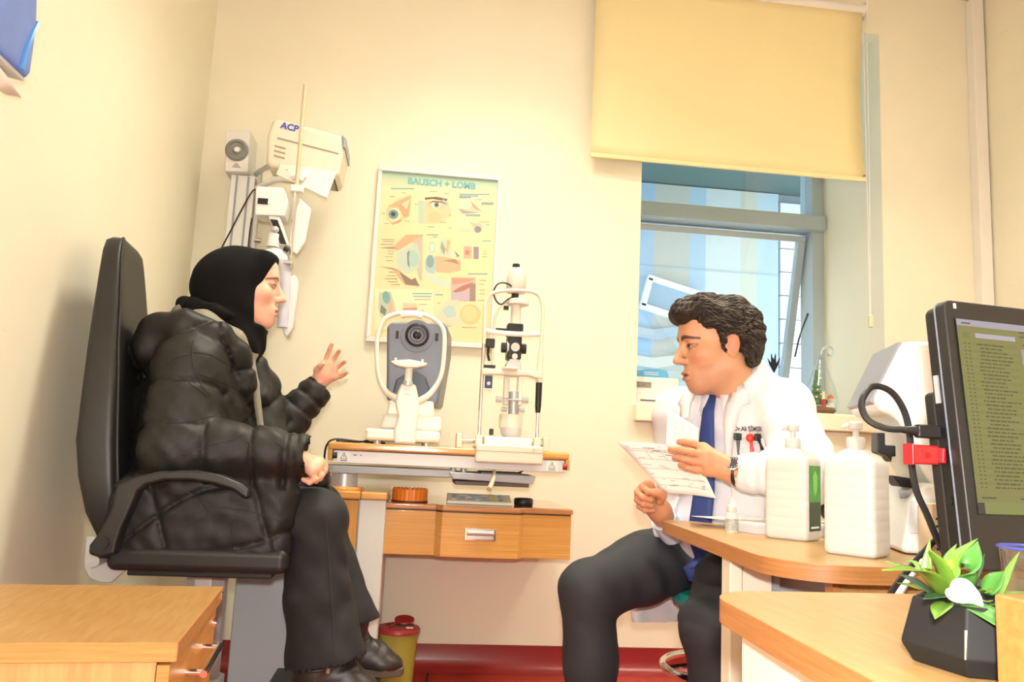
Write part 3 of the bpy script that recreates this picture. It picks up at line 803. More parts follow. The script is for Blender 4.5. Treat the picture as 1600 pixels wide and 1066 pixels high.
    ([(0.489, 0.474), (0.488, 0.46), (0.483, 0.448), (0.475, 0.439), (0.465, 0.434), (0.454, 0.434), (0.443, 0.438), (0.434, 0.446), (0.428, 0.457), (0.425, 0.471), (0.426, 0.484), (0.43, 0.496), (0.438, 0.505), (0.448, 0.51), (0.459, 0.511), (0.47, 0.507), (0.479, 0.498), (0.486, 0.487)], (110, 150, 160)),
    ([(0.497, 0.508), (0.634, 0.503), (0.716, 0.49), (0.719, 0.432), (0.625, 0.411), (0.513, 0.411)], (206, 166, 130)),
    ([(0.564, 0.483), (0.667, 0.499), (0.709, 0.466), (0.636, 0.477)], (160, 120, 100)),
    ([(0.425, 0.408), (0.482, 0.399), (0.548, 0.367), (0.636, 0.371), (0.631, 0.325), (0.535, 0.332), (0.46, 0.363)], (186, 212, 200)),
    ([(0.735, 0.581), (0.803, 0.584), (0.808, 0.508), (0.74, 0.505)], (222, 160, 140)),
    ([(0.819, 0.581), (0.864, 0.583), (0.869, 0.508), (0.824, 0.506)], (130, 120, 150)),
    ([(0.751, 0.561), (0.792, 0.551), (0.777, 0.527), (0.748, 0.532)], (206, 110, 96)),
    ([(0.643, 0.385), (0.853, 0.395), (0.862, 0.252), (0.653, 0.243)], (196, 160, 160)),
    ([(0.651, 0.381), (0.85, 0.39), (0.804, 0.367), (0.709, 0.349), (0.654, 0.343)], (226, 130, 110)),
    ([(0.664, 0.303), (0.742, 0.341), (0.836, 0.368), (0.806, 0.332), (0.697, 0.287)], (166, 96, 90)),
    ([(0.657, 0.291), (0.744, 0.307), (0.841, 0.288), (0.843, 0.253), (0.66, 0.245)], (176, 160, 186)),
    ([(0.804, 0.355), (0.855, 0.358), (0.862, 0.252), (0.811, 0.25)], (140, 110, 110)),
    ([(0.012, 0.286), (0.497, 0.307), (0.515, 0.067), (0.035, 0.047)], (244, 228, 180)),
    ([(0.046, 0.265), (0.141, 0.275), (0.178, 0.213), (0.209, 0.134), (0.076, 0.117), (0.047, 0.173)], (170, 196, 176)),
    ([(0.14, 0.244), (0.143, 0.231), (0.141, 0.219), (0.136, 0.209), (0.127, 0.203), (0.116, 0.201), (0.105, 0.204), (0.094, 0.211), (0.085, 0.221), (0.078, 0.234), (0.076, 0.247), (0.077, 0.259), (0.083, 0.269), (0.091, 0.275), (0.102, 0.277), (0.113, 0.274), (0.125, 0.267), (0.134, 0.257)], (90, 160, 160)),
    ([(0.069, 0.197), (0.119, 0.165), (0.106, 0.13), (0.065, 0.151)], (96, 110, 110)),
    ([(0.169, 0.179), (0.169, 0.163), (0.167, 0.149), (0.163, 0.139), (0.157, 0.133), (0.15, 0.133), (0.144, 0.138), (0.138, 0.148), (0.133, 0.161), (0.131, 0.177), (0.13, 0.193), (0.132, 0.206), (0.137, 0.217), (0.142, 0.223), (0.149, 0.223), (0.156, 0.218), (0.162, 0.208), (0.166, 0.194)], (226, 160, 130)),
    ([(0.25, 0.211), (0.369, 0.216), (0.373, 0.158), (0.255, 0.153)], (226, 190, 150)),
    ([(0.252, 0.182), (0.37, 0.193), (0.373, 0.158), (0.255, 0.153)], (190, 130, 110)),
    ([(0.561, 0.195), (0.62, 0.249), (0.715, 0.254), (0.755, 0.134), (0.663, 0.096), (0.541, 0.137)], (222, 204, 176)),
    ([(0.585, 0.185), (0.638, 0.221), (0.686, 0.212), (0.706, 0.155), (0.628, 0.14)], (160, 200, 200)),
    ([(0.913, 0.175), (0.908, 0.154), (0.894, 0.134), (0.872, 0.119), (0.843, 0.11), (0.813, 0.109), (0.783, 0.115), (0.759, 0.128), (0.742, 0.147), (0.735, 0.168), (0.739, 0.19), (0.754, 0.209), (0.776, 0.225), (0.805, 0.233), (0.836, 0.235), (0.865, 0.228), (0.889, 0.215), (0.906, 0.197)], (242, 186, 116)),
    ([(0.879, 0.18), (0.876, 0.164), (0.866, 0.15), (0.85, 0.139), (0.83, 0.132), (0.808, 0.131), (0.787, 0.136), (0.769, 0.146), (0.757, 0.159), (0.752, 0.174), (0.755, 0.19), (0.765, 0.205), (0.782, 0.216), (0.802, 0.222), (0.824, 0.223), (0.845, 0.218), (0.862, 0.209), (0.874, 0.195)], (246, 198, 132)),
    ([(0.083, 0.901), (0.278, 0.911), (0.279, 0.903), (0.084, 0.893)], (110, 176, 186)),
    ([(0.08, 0.85), (0.12, 0.852), (0.121, 0.847), (0.08, 0.845)], (150, 150, 120)),
    ([(0.175, 0.877), (0.216, 0.879), (0.216, 0.875), (0.176, 0.873)], (150, 150, 120)),
    ([(0.02, 0.744), (0.049, 0.745), (0.05, 0.741), (0.021, 0.739)], (150, 150, 120)),
    ([(0.047, 0.682), (0.087, 0.684), (0.088, 0.68), (0.047, 0.678)], (150, 150, 120)),
    ([(0.215, 0.707), (0.263, 0.71), (0.264, 0.705), (0.215, 0.703)], (150, 150, 120)),
    ([(0.418, 0.901), (0.483, 0.904), (0.483, 0.9), (0.418, 0.896)], (150, 150, 120)),
    ([(0.541, 0.896), (0.581, 0.898), (0.582, 0.893), (0.541, 0.891)], (150, 150, 120)),
    ([(0.295, 0.815), (0.327, 0.816), (0.327, 0.812), (0.295, 0.81)], (150, 150, 120)),
    ([(0.414, 0.683), (0.476, 0.686), (0.476, 0.681), (0.415, 0.678)], (150, 150, 120)),
    ([(0.522, 0.717), (0.57, 0.719), (0.571, 0.714), (0.522, 0.712)], (150, 150, 120)),
    ([(0.591, 0.766), (0.615, 0.767), (0.616, 0.763), (0.591, 0.761)], (150, 150, 120)),
    ([(0.586, 0.685), (0.621, 0.687), (0.622, 0.682), (0.586, 0.681)], (150, 150, 120)),
    ([(0.82, 0.875), (0.868, 0.878), (0.869, 0.873), (0.82, 0.871)], (150, 150, 120)),
    ([(0.861, 0.739), (0.942, 0.743), (0.942, 0.738), (0.861, 0.734)], (150, 150, 120)),
    ([(0.91, 0.724), (0.943, 0.726), (0.943, 0.721), (0.911, 0.719)], (150, 150, 120)),
    ([(0.415, 0.637), (0.508, 0.641), (0.509, 0.633), (0.415, 0.629)], (110, 176, 186)),
    ([(0.464, 0.623), (0.505, 0.625), (0.505, 0.62), (0.465, 0.618)], (150, 150, 120)),
    ([(0.892, 0.625), (0.968, 0.629), (0.968, 0.62), (0.893, 0.617)], (110, 176, 186)),
    ([(0.896, 0.559), (0.936, 0.561), (0.936, 0.557), (0.896, 0.555)], (150, 150, 120)),
    ([(0.897, 0.544), (0.937, 0.546), (0.937, 0.542), (0.897, 0.54)], (150, 150, 120)),
    ([(0.898, 0.527), (0.938, 0.529), (0.938, 0.524), (0.898, 0.522)], (150, 150, 120)),
    ([(0.784, 0.418), (0.952, 0.426), (0.953, 0.418), (0.785, 0.41)], (110, 176, 186)),
    ([(0.883, 0.382), (0.946, 0.385), (0.947, 0.38), (0.883, 0.377)], (150, 150, 120)),
    ([(0.884, 0.359), (0.932, 0.361), (0.932, 0.357), (0.884, 0.354)], (150, 150, 120)),
    ([(0.886, 0.324), (0.934, 0.327), (0.934, 0.322), (0.886, 0.32)], (150, 150, 120)),
    ([(0.888, 0.301), (0.935, 0.304), (0.936, 0.299), (0.888, 0.297)], (150, 150, 120)),
    ([(0.882, 0.261), (0.953, 0.264), (0.954, 0.259), (0.882, 0.256)], (150, 150, 120)),
    ([(0.324, 0.277), (0.49, 0.284), (0.491, 0.276), (0.324, 0.269)], (110, 176, 186)),
    ([(0.333, 0.26), (0.484, 0.267), (0.484, 0.259), (0.334, 0.252)], (110, 176, 186)),
    ([(0.343, 0.241), (0.481, 0.247), (0.481, 0.242), (0.343, 0.236)], (150, 150, 120)),
    ([(0.385, 0.213), (0.448, 0.216), (0.448, 0.211), (0.385, 0.208)], (150, 150, 120)),
    ([(0.396, 0.177), (0.435, 0.178), (0.435, 0.174), (0.396, 0.172)], (150, 150, 120)),
    ([(0.515, 0.279), (0.583, 0.282), (0.584, 0.274), (0.515, 0.271)], (110, 176, 186)),
    ([(0.671, 0.902), (0.931, 0.916), (0.932, 0.908), (0.671, 0.894)], (110, 176, 186)),
    ([(0.675, 0.891), (0.834, 0.899), (0.835, 0.891), (0.675, 0.883)], (110, 176, 186)),
    ([(0.032, 0.584), (0.144, 0.59), (0.145, 0.585), (0.033, 0.58)], (150, 150, 120)),
    ([(0.049, 0.574), (0.146, 0.578), (0.146, 0.574), (0.05, 0.569)], (150, 150, 120)),
    ([(0.032, 0.556), (0.139, 0.561), (0.139, 0.556), (0.032, 0.551)], (150, 150, 120)),
    ([(0.087, 0.518), (0.151, 0.521), (0.151, 0.517), (0.087, 0.514)], (150, 150, 120)),
    ([(0.096, 0.502), (0.144, 0.504), (0.145, 0.499), (0.097, 0.497)], (150, 150, 120)),
    ([(0.074, 0.483), (0.138, 0.486), (0.138, 0.482), (0.074, 0.479)], (150, 150, 120)),
    ([(0.084, 0.461), (0.14, 0.463), (0.14, 0.459), (0.084, 0.456)], (150, 150, 120)),
    ([(0.114, 0.394), (0.162, 0.396), (0.162, 0.391), (0.115, 0.389)], (150, 150, 120)),
    ([(0.1, 0.37), (0.172, 0.373), (0.172, 0.369), (0.101, 0.366)], (150, 150, 120)),
    ([(0.086, 0.352), (0.189, 0.357), (0.19, 0.352), (0.086, 0.348)], (150, 150, 120)),
    ([(0.111, 0.336), (0.199, 0.34), (0.199, 0.336), (0.112, 0.332)], (150, 150, 120)),
    ([(0.137, 0.32), (0.216, 0.324), (0.217, 0.319), (0.137, 0.316)], (150, 150, 120)),
    ([(0.758, 0.094), (0.884, 0.099), (0.884, 0.095), (0.758, 0.089)], (150, 150, 120)),
    ([(0.552, 0.091), (0.663, 0.096), (0.663, 0.091), (0.553, 0.087)], (150, 150, 120)),
    ([(0.534, 0.228), (0.566, 0.23), (0.566, 0.225), (0.535, 0.224)], (150, 150, 120)),
]

# ================================================================== PATIENT CHAIR
M_vinyl = mat('black_vinyl', (36, 35, 33), 0.42, var=.08, vscale=30, bump=.10, bscale=900, spec=.45)
M_blackpl = mat('black_plastic_matte', (30, 30, 31), 0.42)
M_black = mat('black_plastic', (24, 24, 26), .45)
M_silver = mat('silver_painted_metal', (196, 198, 200), 0.38, metal=.35)
M_grey = mat('grey_painted_panel', (172, 176, 180), 0.5, var=.02, vscale=300)
ch = thing('patient_chair', 'tall-backed black vinyl patient chair against the left wall', 'chair', (-.55, 2.40, 0))
def loft(secs, n=28):
    # secs: (centre x, centre y, z, half x, half y, power, yaw)
    mb = MB(); vs = []
    for (cx, cy, z, hx, hy, pw, yw) in secs:
        ca, sa = math.cos(yw), math.sin(yw)
        for i in range(n):
            t = 2*math.pi*(i+.5)/n
            c, s = math.cos(t), math.sin(t)
            x = hx*math.copysign(abs(c)**(2/pw), c); y = hy*math.copysign(abs(s)**(2/pw), s)
            vs.append((cx+x*ca-y*sa, cy+x*sa+y*ca, z))
    m = len(secs); fs = []
    for j in range(m-1):
        for i in range(n):
            fs.append((j*n+i, j*n+(i+1) % n, (j+1)*n+(i+1) % n, (j+1)*n+i))
    fs += [tuple(range(n-1, -1, -1)), tuple(range((m-1)*n, m*n))]
    return mb.verts_faces(vs, fs)
yw = math.radians(5)
bs = []
for (z, xb, xf, hw) in ((.625, -.772, -.735, .17), (.635, -.785, -.728, .20), (.70, -.818, -.733, .222), (.79, -.845, -.742, .228), (.88, -.861, -.753, .228),
                        (1.03, -.864, -.770, .215), (1.14, -.867, -.785, .198), (1.245, -.869, -.797, .178), (1.34, -.871, -.810, .158), (1.40, -.873, -.818, .140),
                        (1.432, -.872, -.822, .122), (1.446, -.862, -.830, .095), (1.450, -.853, -.840, .07)):
    cx = (xb+xf)/2; bs.append((cx-.21*math.sin(yw), 2.40, z, (xf-xb)/2, hw, 7, yw))
loft(bs, 48).build('backrest', M_vinyl, ch, angle=50)
pip = []
for (cx, cy, z, hx, hy, pw, w_) in bs[2:]:
    pip.append((cx+(hx*.93)*math.cos(w_)+hy*.93*math.sin(w_), cy+(hx*.93)*math.sin(w_)-hy*.93*math.cos(w_), z))
MB().tube(bez(pip, 5), .0045, 6).build('piping', M_vinyl, ch)
MB().box((-.745, 2.165, .560), (-.300, 2.63, .625)).build('seat', M_vinyl, ch, bevel=.022, segs=4)
MB().box((-.70, 2.20, .545), (-.34, 2.60, .562)).build('seat_board', M_black, ch, bevel=.004)
armp = [(-.761, .609), (-.761, .631), (-.743, .659), (-.721, .71), (-.714, .775), (-.67, .80), (-.616, .814), (-.533, .82), (-.47, .811), (-.417, .793), (-.396, .777), (-.397, .754), (-.408, .756), (-.438, .775), (-.485, .788), (-.542, .794), (-.603, .791), (-.646, .778), (-.661, .763), (-.677, .712), (-.69, .672), (-.697, .638), (-.699, .611), (-.731, .600)]
for y0 in (2.095, 2.655):
    a = MB().prism(armp, lambda u, v, h: (u, h, v), y0, y0+.05).build('armrest', M_blackpl, ch, bevel=.009, segs=3)
    MB().cyl((-.732, y0-.004, .637), (-.732, y0+.001, .637), .017, seg=20).build('hinge_cap', M_black, a)
brk = [(-.815, .637), (-.812, .56), (-.795, .532), (-.765, .522), (-.742, .522), (-.708, .556), (-.656, .58), (-.656, .588), (-.735, .592), (-.74, .637)]
MB().prism(brk, lambda u, v, h: (u, h, v), 2.22, 2.232).build('back_bracket', M_silver, ch, bevel=.003)
MB().prism(brk, lambda u, v, h: (u, h, v), 2.555, 2.567).build('back_bracket', M_silver, ch, bevel=.003)
MB().cyl((-.765, 2.15, .585), (-.765, 2.62, .585), .014, seg=14).build('pivot_rod', M_silver, ch)
def ngon(cx, cy, r, n=8, ph=.3927):
    return [(cx+r*math.cos(ph+2*math.pi*i/n), cy+r*math.sin(ph+2*math.pi*i/n)) for i in range(n)]
MB().prism(ngon(-.545, 2.40, .056), lambda u, v, h: (u, v, h), .25, .531).build('post', M_silver, ch, bevel=.003)
MB().prism(ngon(-.545, 2.40, .060), lambda u, v, h: (u, v, h), .530, .546).build('post_collar', M_black, ch, bevel=.002)
MB().prism(ngon(-.545, 2.40, .070), lambda u, v, h: (u, v, h), .04, .25).build('lower_post', M_silver, ch, bevel=.003)
MB().box((-.74, 2.22, 0), (-.36, 2.58, .04)).build('base_plate', M_silver, ch, bevel=.006)
# foot platform that carries the boots
MB().box((-.36, 2.24, .205), (-.05, 2.58, .228)).build('footrest', M_blackpl, ch, bevel=.005)
MB().box((-.36, 2.36, .04), (-.31, 2.46, .206)).build('footrest_bracket', M_silver, ch, bevel=.004)
MB().box((-.40, 2.36, .002), (-.31, 2.46, .04)).build('footrest_bracket', M_silver, ch, bevel=.004)

# ================================================================== OPHTHALMIC UNIT (cabinet, swing table)
M_uwood = wood('unit_zebrano_gloss', (232, 180, 104), (204, 144, 70), (.8, 14, 120), 3.2, .14, coat=.6)
M_uwoodv = wood('unit_zebrano_gloss_vertical', (230, 176, 100), (202, 140, 68), (120, 14, .8), 3.2, .14, coat=.6)
M_utop = wood('unit_top_gloss', (204, 150, 100), (186, 128, 78), (1.2, 30, 30), 3.2, .12, coat=.6)
M_uedge = wood('unit_edge_gloss', (226, 168, 92), (206, 142, 66), (1.5, 30, 30), 3.2, .15, coat=.6)
M_ugrey = mat('unit_light_grey_panel', (214, 214, 208), 0.45, var=.015, vscale=200)
un = thing('ophthalmic_unit', 'ophthalmic refraction unit with oak drawer cabinet and swing-out table', 'cabinet', (0.05, 3.05, 0))
MB().box((-.52, 2.66, 0), (-.345, 2.90, .56)).build('pedestal', M_grey, un, bevel=.006)
MB().box((-.346, 2.70, 0), (-.325, 2.88, .55)).build('pedestal_side', M_ugrey, un, bevel=.003)
MB().box((-.50, 2.90, 0), (-.168, 3.40, .715)).build('cabinet_body', M_ugrey, un, bevel=.003)
for i in range(5):
    x0 = -.498 + i*.0655
    MB().box((x0, 2.868, .03), (x0+.0645, 2.90, .712)).build('panel_board', M_uwoodv, un, bevel=.002)
MB().box((-.168, 2.862, 0), (-.078, 3.40, .715)).build('side_column', M_ugrey, un, bevel=.004)
MB().box((-.505, 2.852, .715), (-.166, 3.41, .742)).build('cabinet_top', M_uedge, un, bevel=.006, segs=3)
MB().box((-.166, 2.850, .715), (-.074, 3.41, .742)).build('cabinet_top', M_uedge, un, bevel=.006, segs=3)
# cantilevered drawer with a stepped-out centre
def stepped(u0, u1, yb, yf, bump, a0, a1):
    return [(u0, yb), (u0, yf), (a0, yf), (a0+.022, yf-bump), (a1-.022, yf-bump), (a1, yf), (u1, yf), (u1, yb)]
dr = MB().prism(stepped(-.082, .598, 3.44, 2.955, .032, .10, .42), lambda u, v, h: (u, v, h), .522, .6775).build('drawer', M_uwood, un, bevel=.002)
MB().prism(stepped(-.084, .603, 3.445, 2.945, .032, .10, .42), lambda u, v, h: (u, v, h), .682, .703).build('drawer_top', [M_utop], un, bevel=.006, segs=3)
MB().prism(stepped(-.080, .597, 3.44, 2.962, .032, .10, .42), lambda u, v, h: (u, v, h), .6770, .6825).build('shadow_gap', M_black, un)
hh = MB().box((.205, 2.917, .583), (.318, 2.9225, .625))
ho = hh.build('handle_plate', M_steel, dr, bevel=.002)
MB().box((.213, 2.914, .588), (.310, 2.9175, .603)).build('handle_recess', M_chrome, dr, bevel=.001)
MB().cyl((.213, 2.913, .611), (.310, 2.913, .611), .011, seg=16).build('handle_cup', M_silver, dr)
# swing table
MB().lathe([(.072, 0), (.074, .006), (.072, .012), (.055, .014)], (-.232, 2.95, .742)).build('post_ring', M_uedge, un)
MB().cyl((-.232, 2.95, .754), (-.232, 2.95, .80), .046, seg=32).build('table_post', M_silver, un)
armpl = [(-.30, 2.90), (-.27, 2.885), (.15, 2.89), (.15, 3.01), (-.27, 3.015), (-.30, 3.0)]
MB().prism(armpl, lambda u, v, h: (u, v, h), .800, .828).build('swing_arm', M_grey, un, bevel=.005)
MB().prism([(.135, .822), (.15, .797), (.435, .790), (.448, .815), (.448, .820)], lambda u, v, h: (u, h, v), 2.88, 3.12).build('arm_tray', M_grey, un, bevel=.006)
MB().box((.16, 2.885, .778), (.425, 3.11, .792)).build('tray_base', mat('tray_dark', (84, 70, 62), .5), un, bevel=.002)
for x in (.152, .19):
    MB().cyl((x, 2.93, .82), (x, 2.93, .838), .011, seg=12).build('tray_bolt', M_silver, un)
MB().box((.25, 2.90, .816), (.40, 3.05, .828)).build('lock_unit', mat('lock_unit_dark', (60, 62, 70), .4, metal=.4), un, bevel=.003)
MB().box((-.272, 2.885, .836), (.552, 3.20, .880)).build('table_rail', mat('rail_white', (222, 222, 220), .4), un, bevel=.003)
MB().box((-.292, 2.878, .882), (.568, 3.26, .908)).build('table_top', M_uedge, un, bevel=.008, segs=3)
for x0, x1 in ((-.29, -.274), (.554, .57)):
    MB().box((x0, 2.882, .845), (x1, 3.2, .884)).build('rail_end', M_uedge, un, bevel=.003)
MB().cyl((-.273, 2.884, .862), (-.258, 2.884, .862), .011, seg=14).build('rail_knob', M_black, un)
MB().cyl((.545, 2.884, .858), (.560, 2.884, .858), .012, seg=14).build('rail_knob', mat('red_rubber', (150, 40, 44), .5), un)
M_ink = mat('black_ink', (40, 40, 40), .6)
M_stick = mat('sticker_white', (238, 238, 234), .5)
for x in (-.235, .505):
    lab = MB().box((x-.021, 2.8838, .841), (x+.021, 2.8845, .877)).build('warning_label', M_stick, un)
    tri = MB()
    A, B_, C_ = Vector((x-.012, 2.8832, .851)), Vector((x+.012, 2.8832, .851)), Vector((x, 2.8832, .872))
    for p_, q_ in ((A, B_), (B_, C_), (C_, A)): tri.tube([p_, q_], .0008, 4)
    tri.tube([(x, 2.8832, .865), (x, 2.8832, .857)], .001, 4)
    tri.box((x-.013, 2.8829, .8445), (x+.013, 2.8834, .8465))
    tri.build('warning_symbol', M_ink, lab)
for x in (-.20, -.194, -.176):
    MB().cyl((x, 2.885, .866), (x, 2.883, .866), .0022, seg=8).build('rail_screw', M_ink, un)
MB().tube([(.30, 2.91, .84), (.295, 2.86, .81), (.28, 2.80, .786), (.27, 2.77, .772)], [.006, .007, .0085, .009], 10).build('lock_lever', mat('lever_beige', (196, 182, 158), .4), un)
MB().tube(bez([(-.10, 3.0, .912), (-.19, 2.93, .914), (-.27, 2.90, .918), (-.298, 2.895, .895), (-.303, 2.90, .84), (-.30, 2.92, .76), (-.292, 2.93, .744)], 6), .0038, 6).build('power_cable', M_black, un)
MB().tube(bez([(.345, 3.0, .825), (.37, 2.93, .822), (.40, 2.90, .835), (.415, 2.90, .855)], 6), .003, 6).build('power_cable', M_black, un)

# things on the drawer top
o = thing('orange_cap', 'ribbed orange plastic lid lying on the drawer top', 'lid', (.003, 3.06, .703))
pr = []
for i in range(96):
    a = 2*math.pi*i/96; r = .064 + (.0018 if i % 4 < 2 else 0); pr.append((.003+r*math.cos(a), 3.06+r*math.sin(a)))
MO = mat('orange_plastic', (255, 146, 40), .4)
MB().prism(pr, lambda u, v, h: (u, v, h), .707, .748).build('lid_body', MO, o)
tee = MB()
for i in range(24):
    a = 2*math.pi*i/24
    tee.cbox((.003+.060*math.cos(a), 3.06+.060*math.sin(a), .7495), (.008, .008, .005), rotm(0, 0, math.degrees(a)))
tee.build('rim_teeth', MO, o)
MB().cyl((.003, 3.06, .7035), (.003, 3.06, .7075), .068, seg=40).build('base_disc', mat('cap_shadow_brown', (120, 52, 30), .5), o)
kp = thing('control_keypad', 'cream control keypad with rows of small buttons on the drawer top', 'keypad', (.262, 3.05, .7035), (0, 0, math.radians(-2)))
MB().verts_faces([(-.122, -.055, 0), (.122, -.055, 0), (.122, .055, 0), (-.122, .055, 0), (-.120, -.052, .012), (.120, -.052, .012), (.120, .053, .034), (-.120, .053, .034)],
    [(0,3,2,1),(4,5,6,7),(0,1,5,4),(1,2,6,5),(2,3,7,6),(3,0,4,7)]).build('case', mat('keypad_cream', (250, 246, 226), .45), kp, world=False, bevel=.003)
kz = lambda y: .0235 + y*.2095
keys = MB(); blu = mat('key_blue', (150, 172, 214), .5)
for r_ in range(3):
    for c_ in range(7):
        x = -.095 + c_*.029; y = -.030 + r_*.028
        m_ = mat('key_green', (88, 176, 84), .5) if (c_ == 6 and r_ == 0) else (mat('key_yellow', (232, 206, 110), .5) if c_ == 5 else (blu if (c_+r_) % 3 else M_stick))
        MB().cbox((x, y, kz(y)), (.017, .011, .003), rotm(11.8, 0, 0)).build('key', m_, kp, world=False)
bc = MB().lathe([(.034, 0), (.0365, .004), (.0365, .022), (.033, .027), (.028, .027), (.026, .023), (0, .023)], (.432, 3.06, .7035))
single(bc, 'black_lens_cap', M_black, 'round black plastic cap beside the keypad on the drawer top', 'cap', (.432, 3.06, .7035))

# ================================================================== AUTOREFRACTOR on the swing table
M_cream = mat('instrument_cream', (236, 232, 218), 0.36, var=.008)
M_slate = mat('instrument_slate_blue', (112, 118, 132), 0.4, var=.02)
M_slated = mat('instrument_slate_dark', (78, 84, 100), 0.45)
ar = thing('autorefractor', 'cream and slate autorefractor with forehead arch on the swing table', 'eye instrument', (-.03, 3.0, .908))
yf = 2.90
colp = [(-.0647, .912), (.012, .912), (.0126, .968), (.0165, 1.05), (.0087, 1.092), (-.0012, 1.127), (-.0515, 1.128), (-.0633, 1.096), (-.07, 1.057), (-.0578, 1.011), (-.0677, .964)]
MB().prism(colp, lambda u, v, h: (u, h, v), yf-.012, yf+.03).build('front_column', M_cream, ar, bevel=.01, segs=3)
MB().box((-.042, yf-.0135, 1.088), (-.018, yf-.0118, 1.097)).build('brand_plate', M_stick, ar, bevel=.001)
armc = [(-.045, 2.91, 1.035), (-.0555, 2.915, 1.0665), (-.1039, 2.92, 1.0951), (-.1345, 2.92, 1.1482), (-.1482, 2.92, 1.234), (-.1476, 2.92, 1.3054), (-.1258, 2.92, 1.3627), (-.0686, 2.92, 1.3875), (.0023, 2.92, 1.389), (.059, 2.92, 1.367), (.0891, 2.92, 1.3287), (.0945, 2.92, 1.2489), (.087, 2.92, 1.1609), (.0516, 2.92, 1.0958), (.0009, 2.915, 1.0578), (-.008, 2.91, 1.03)]
ap = bez(armc, 5); n_ = len(ap)
rad = [.0085 + .010*max(0, 1-min(i, n_-1-i)/14.) for i in range(n_)]
MB().tube(ap, rad, 12).build('head_arch', M_cream, ar)
MB().tube(bez([(-.07, 2.91, 1.376), (-.032, 2.905, 1.381), (.006, 2.91, 1.378)], 6), .0105, 12).build('forehead_pad', M_cream, ar)
for x in (-.058, -.004):
    MB().box((x-.003, 2.898, 1.372), (x+.003, 2.903, 1.387)).build('pad_clip', M_silver, ar)
facep = [(-.123, 1.348), (-.105, 1.366), (.085, 1.378), (.107, 1.360), (.1085, 1.267), (.0858, 1.06), (-.106, 1.07)]
MB().prism(facep, lambda u, v, h: (u+.10*(h-3.0), h, v), 3.0, 3.27).build('measuring_head', M_slate, ar, bevel=.016, segs=4)
MB().prism([(-.085, 1.08), (.045, 1.075), (.052, 1.12), (.035, 1.165), (-.01, 1.19), (-.075, 1.15)], lambda u, v, h: (u, h, v), 2.985, 3.005).build('face_recess', M_slated, ar, bevel=.008)
lens = MB().lathe([(.045, 0), (.045, .010), (.036, .014), (.034, .004), (.028, .004), (.026, .008), (.022, .002), (0, .002)], (-.0072, 3.003, 1.3203), (0, -1, 0), 36)
lo_ = lens.build('lens_ring', [mat('lens_black_brown', (44, 36, 34), .25)], ar)
MB().lathe([(.018, 0), (.014, .004), (0, .0058)], (-.0072, 2.999, 1.3203), (0, -1, 0), 24).build('lens_glass', mat('lens_glass_dark', (20, 22, 34), .05, coat=1.0), lo_)
MB().lathe([(.062, 0), (.060, .004), (.046, .004)], (-.0072, 3.0015, 1.317), (0, -1, 0), 36).build('lens_bezel', M_slate, ar)
for x in (-.0811, .0665):
    MB().box((x-.0055, 2.996, 1.303), (x+.0055, 3.002, 1.332)).build('sensor_window', M_black, ar, bevel=.001)
ck = MB().prism([(-.0951, 1.204), (-.07, 1.2085), (-.03, 1.2137), (.01, 1.2085), (.0369, 1.203), (.03, 1.194), (0, 1.185), (-.03, 1.183), (-.065, 1.186), (-.088, 1.195)], lambda u, v, h: (u, h, v), 2.872, 2.912)
ck.build('chin_rest', M_cream, ar, bevel=.005, segs=3)
for x in (-.078, .018):
    MB().cyl((x, 2.89, 1.205), (x, 2.89, 1.218), .003, .0055, seg=10).build('chin_rest_pin', M_cream, ar)
MB().cyl((-.029, 2.895, 1.12), (-.029, 2.895, 1.19), .0135, seg=20).build('chin_rest_stem', M_cream, ar)
MB().cyl((-.029, 2.895, 1.122), (-.029, 2.895, 1.136), .0175, seg=20).build('chin_rest_nut', M_silver, ar)
MB().box((-.169, 2.90, .920), (.0985, 3.24, .962)).build('base', M_cream, ar, bevel=.012, segs=3)
MB().prism([(-.119, .962), (.103, .962), (.100, 1.018), (-.112, 1.016)], lambda u, v, h: (u, h, v), 2.94, 3.22).build('sliding_stage', M_cream, ar, bevel=.012, segs=3)
MB().prism([(-.102, 1.016), (.075, 1.018), (.070, 1.075), (-.095, 1.072)], lambda u, v, h: (u, h, v), 2.99, 3.20).build('stage_neck', M_cream, ar, bevel=.01, segs=3)
for x in (-.125, .05):
    for y in (2.93, 3.2):
        MB().cyl((x, y, .908), (x, y, .922), .014, seg=14).build('foot', M_silver, ar)
MB().tube(bez([(-.15, 3.22, .93), (-.20, 3.2, .914), (-.255, 3.1, .913), (-.27, 2.97, .913)], 6), .004, 6).build('cable', M_black, ar)

# ================================================================== SLIT LAMP on the swing table
M_beige = mat('slit_lamp_beige', (226, 216, 194), 0.36)
sp = thing('slit_lamp', 'beige slit lamp microscope with chin rest frame on the swing table', 'eye instrument', (.345, 3.0, .908))
fl = [(.2435, 2.98, 1.30), (.2425, 2.98, 1.40), (.241, 2.98, 1.447), (.2547, 2.98, 1.4854), (.2827, 2.98, 1.5033), (.3322, 2.98, 1.5118), (.4, 2.98, 1.5145), (.43, 2.98, 1.510), (.4505, 2.98, 1.4948), (.4617, 2.98, 1.4536), (.4635, 2.98, 1.40), (.4624, 2.98, 1.295)]
MB().tube(bez(fl, 5), .0072, 10).build('frame_arch', M_beige, sp)
MB().cyl((.2435, 2.98, .935), (.2435, 2.98, 1.31), .0065, seg=14).build('frame_rod', M_steel, sp)
MB().cyl((.4608, 2.98, .935), (.4606, 2.98, 1.10), .0065, seg=14).build('frame_rod', M_steel, sp)
MB().cyl((.4604, 2.98, 1.075), (.4604, 2.98, 1.166), .0115, .0125, seg=16).build('grip', M_black, sp)
MB().cyl((.4604, 2.98, 1.052), (.4604, 2.98, 1.076), .009, .0115, seg=16).build('grip', M_black, sp)
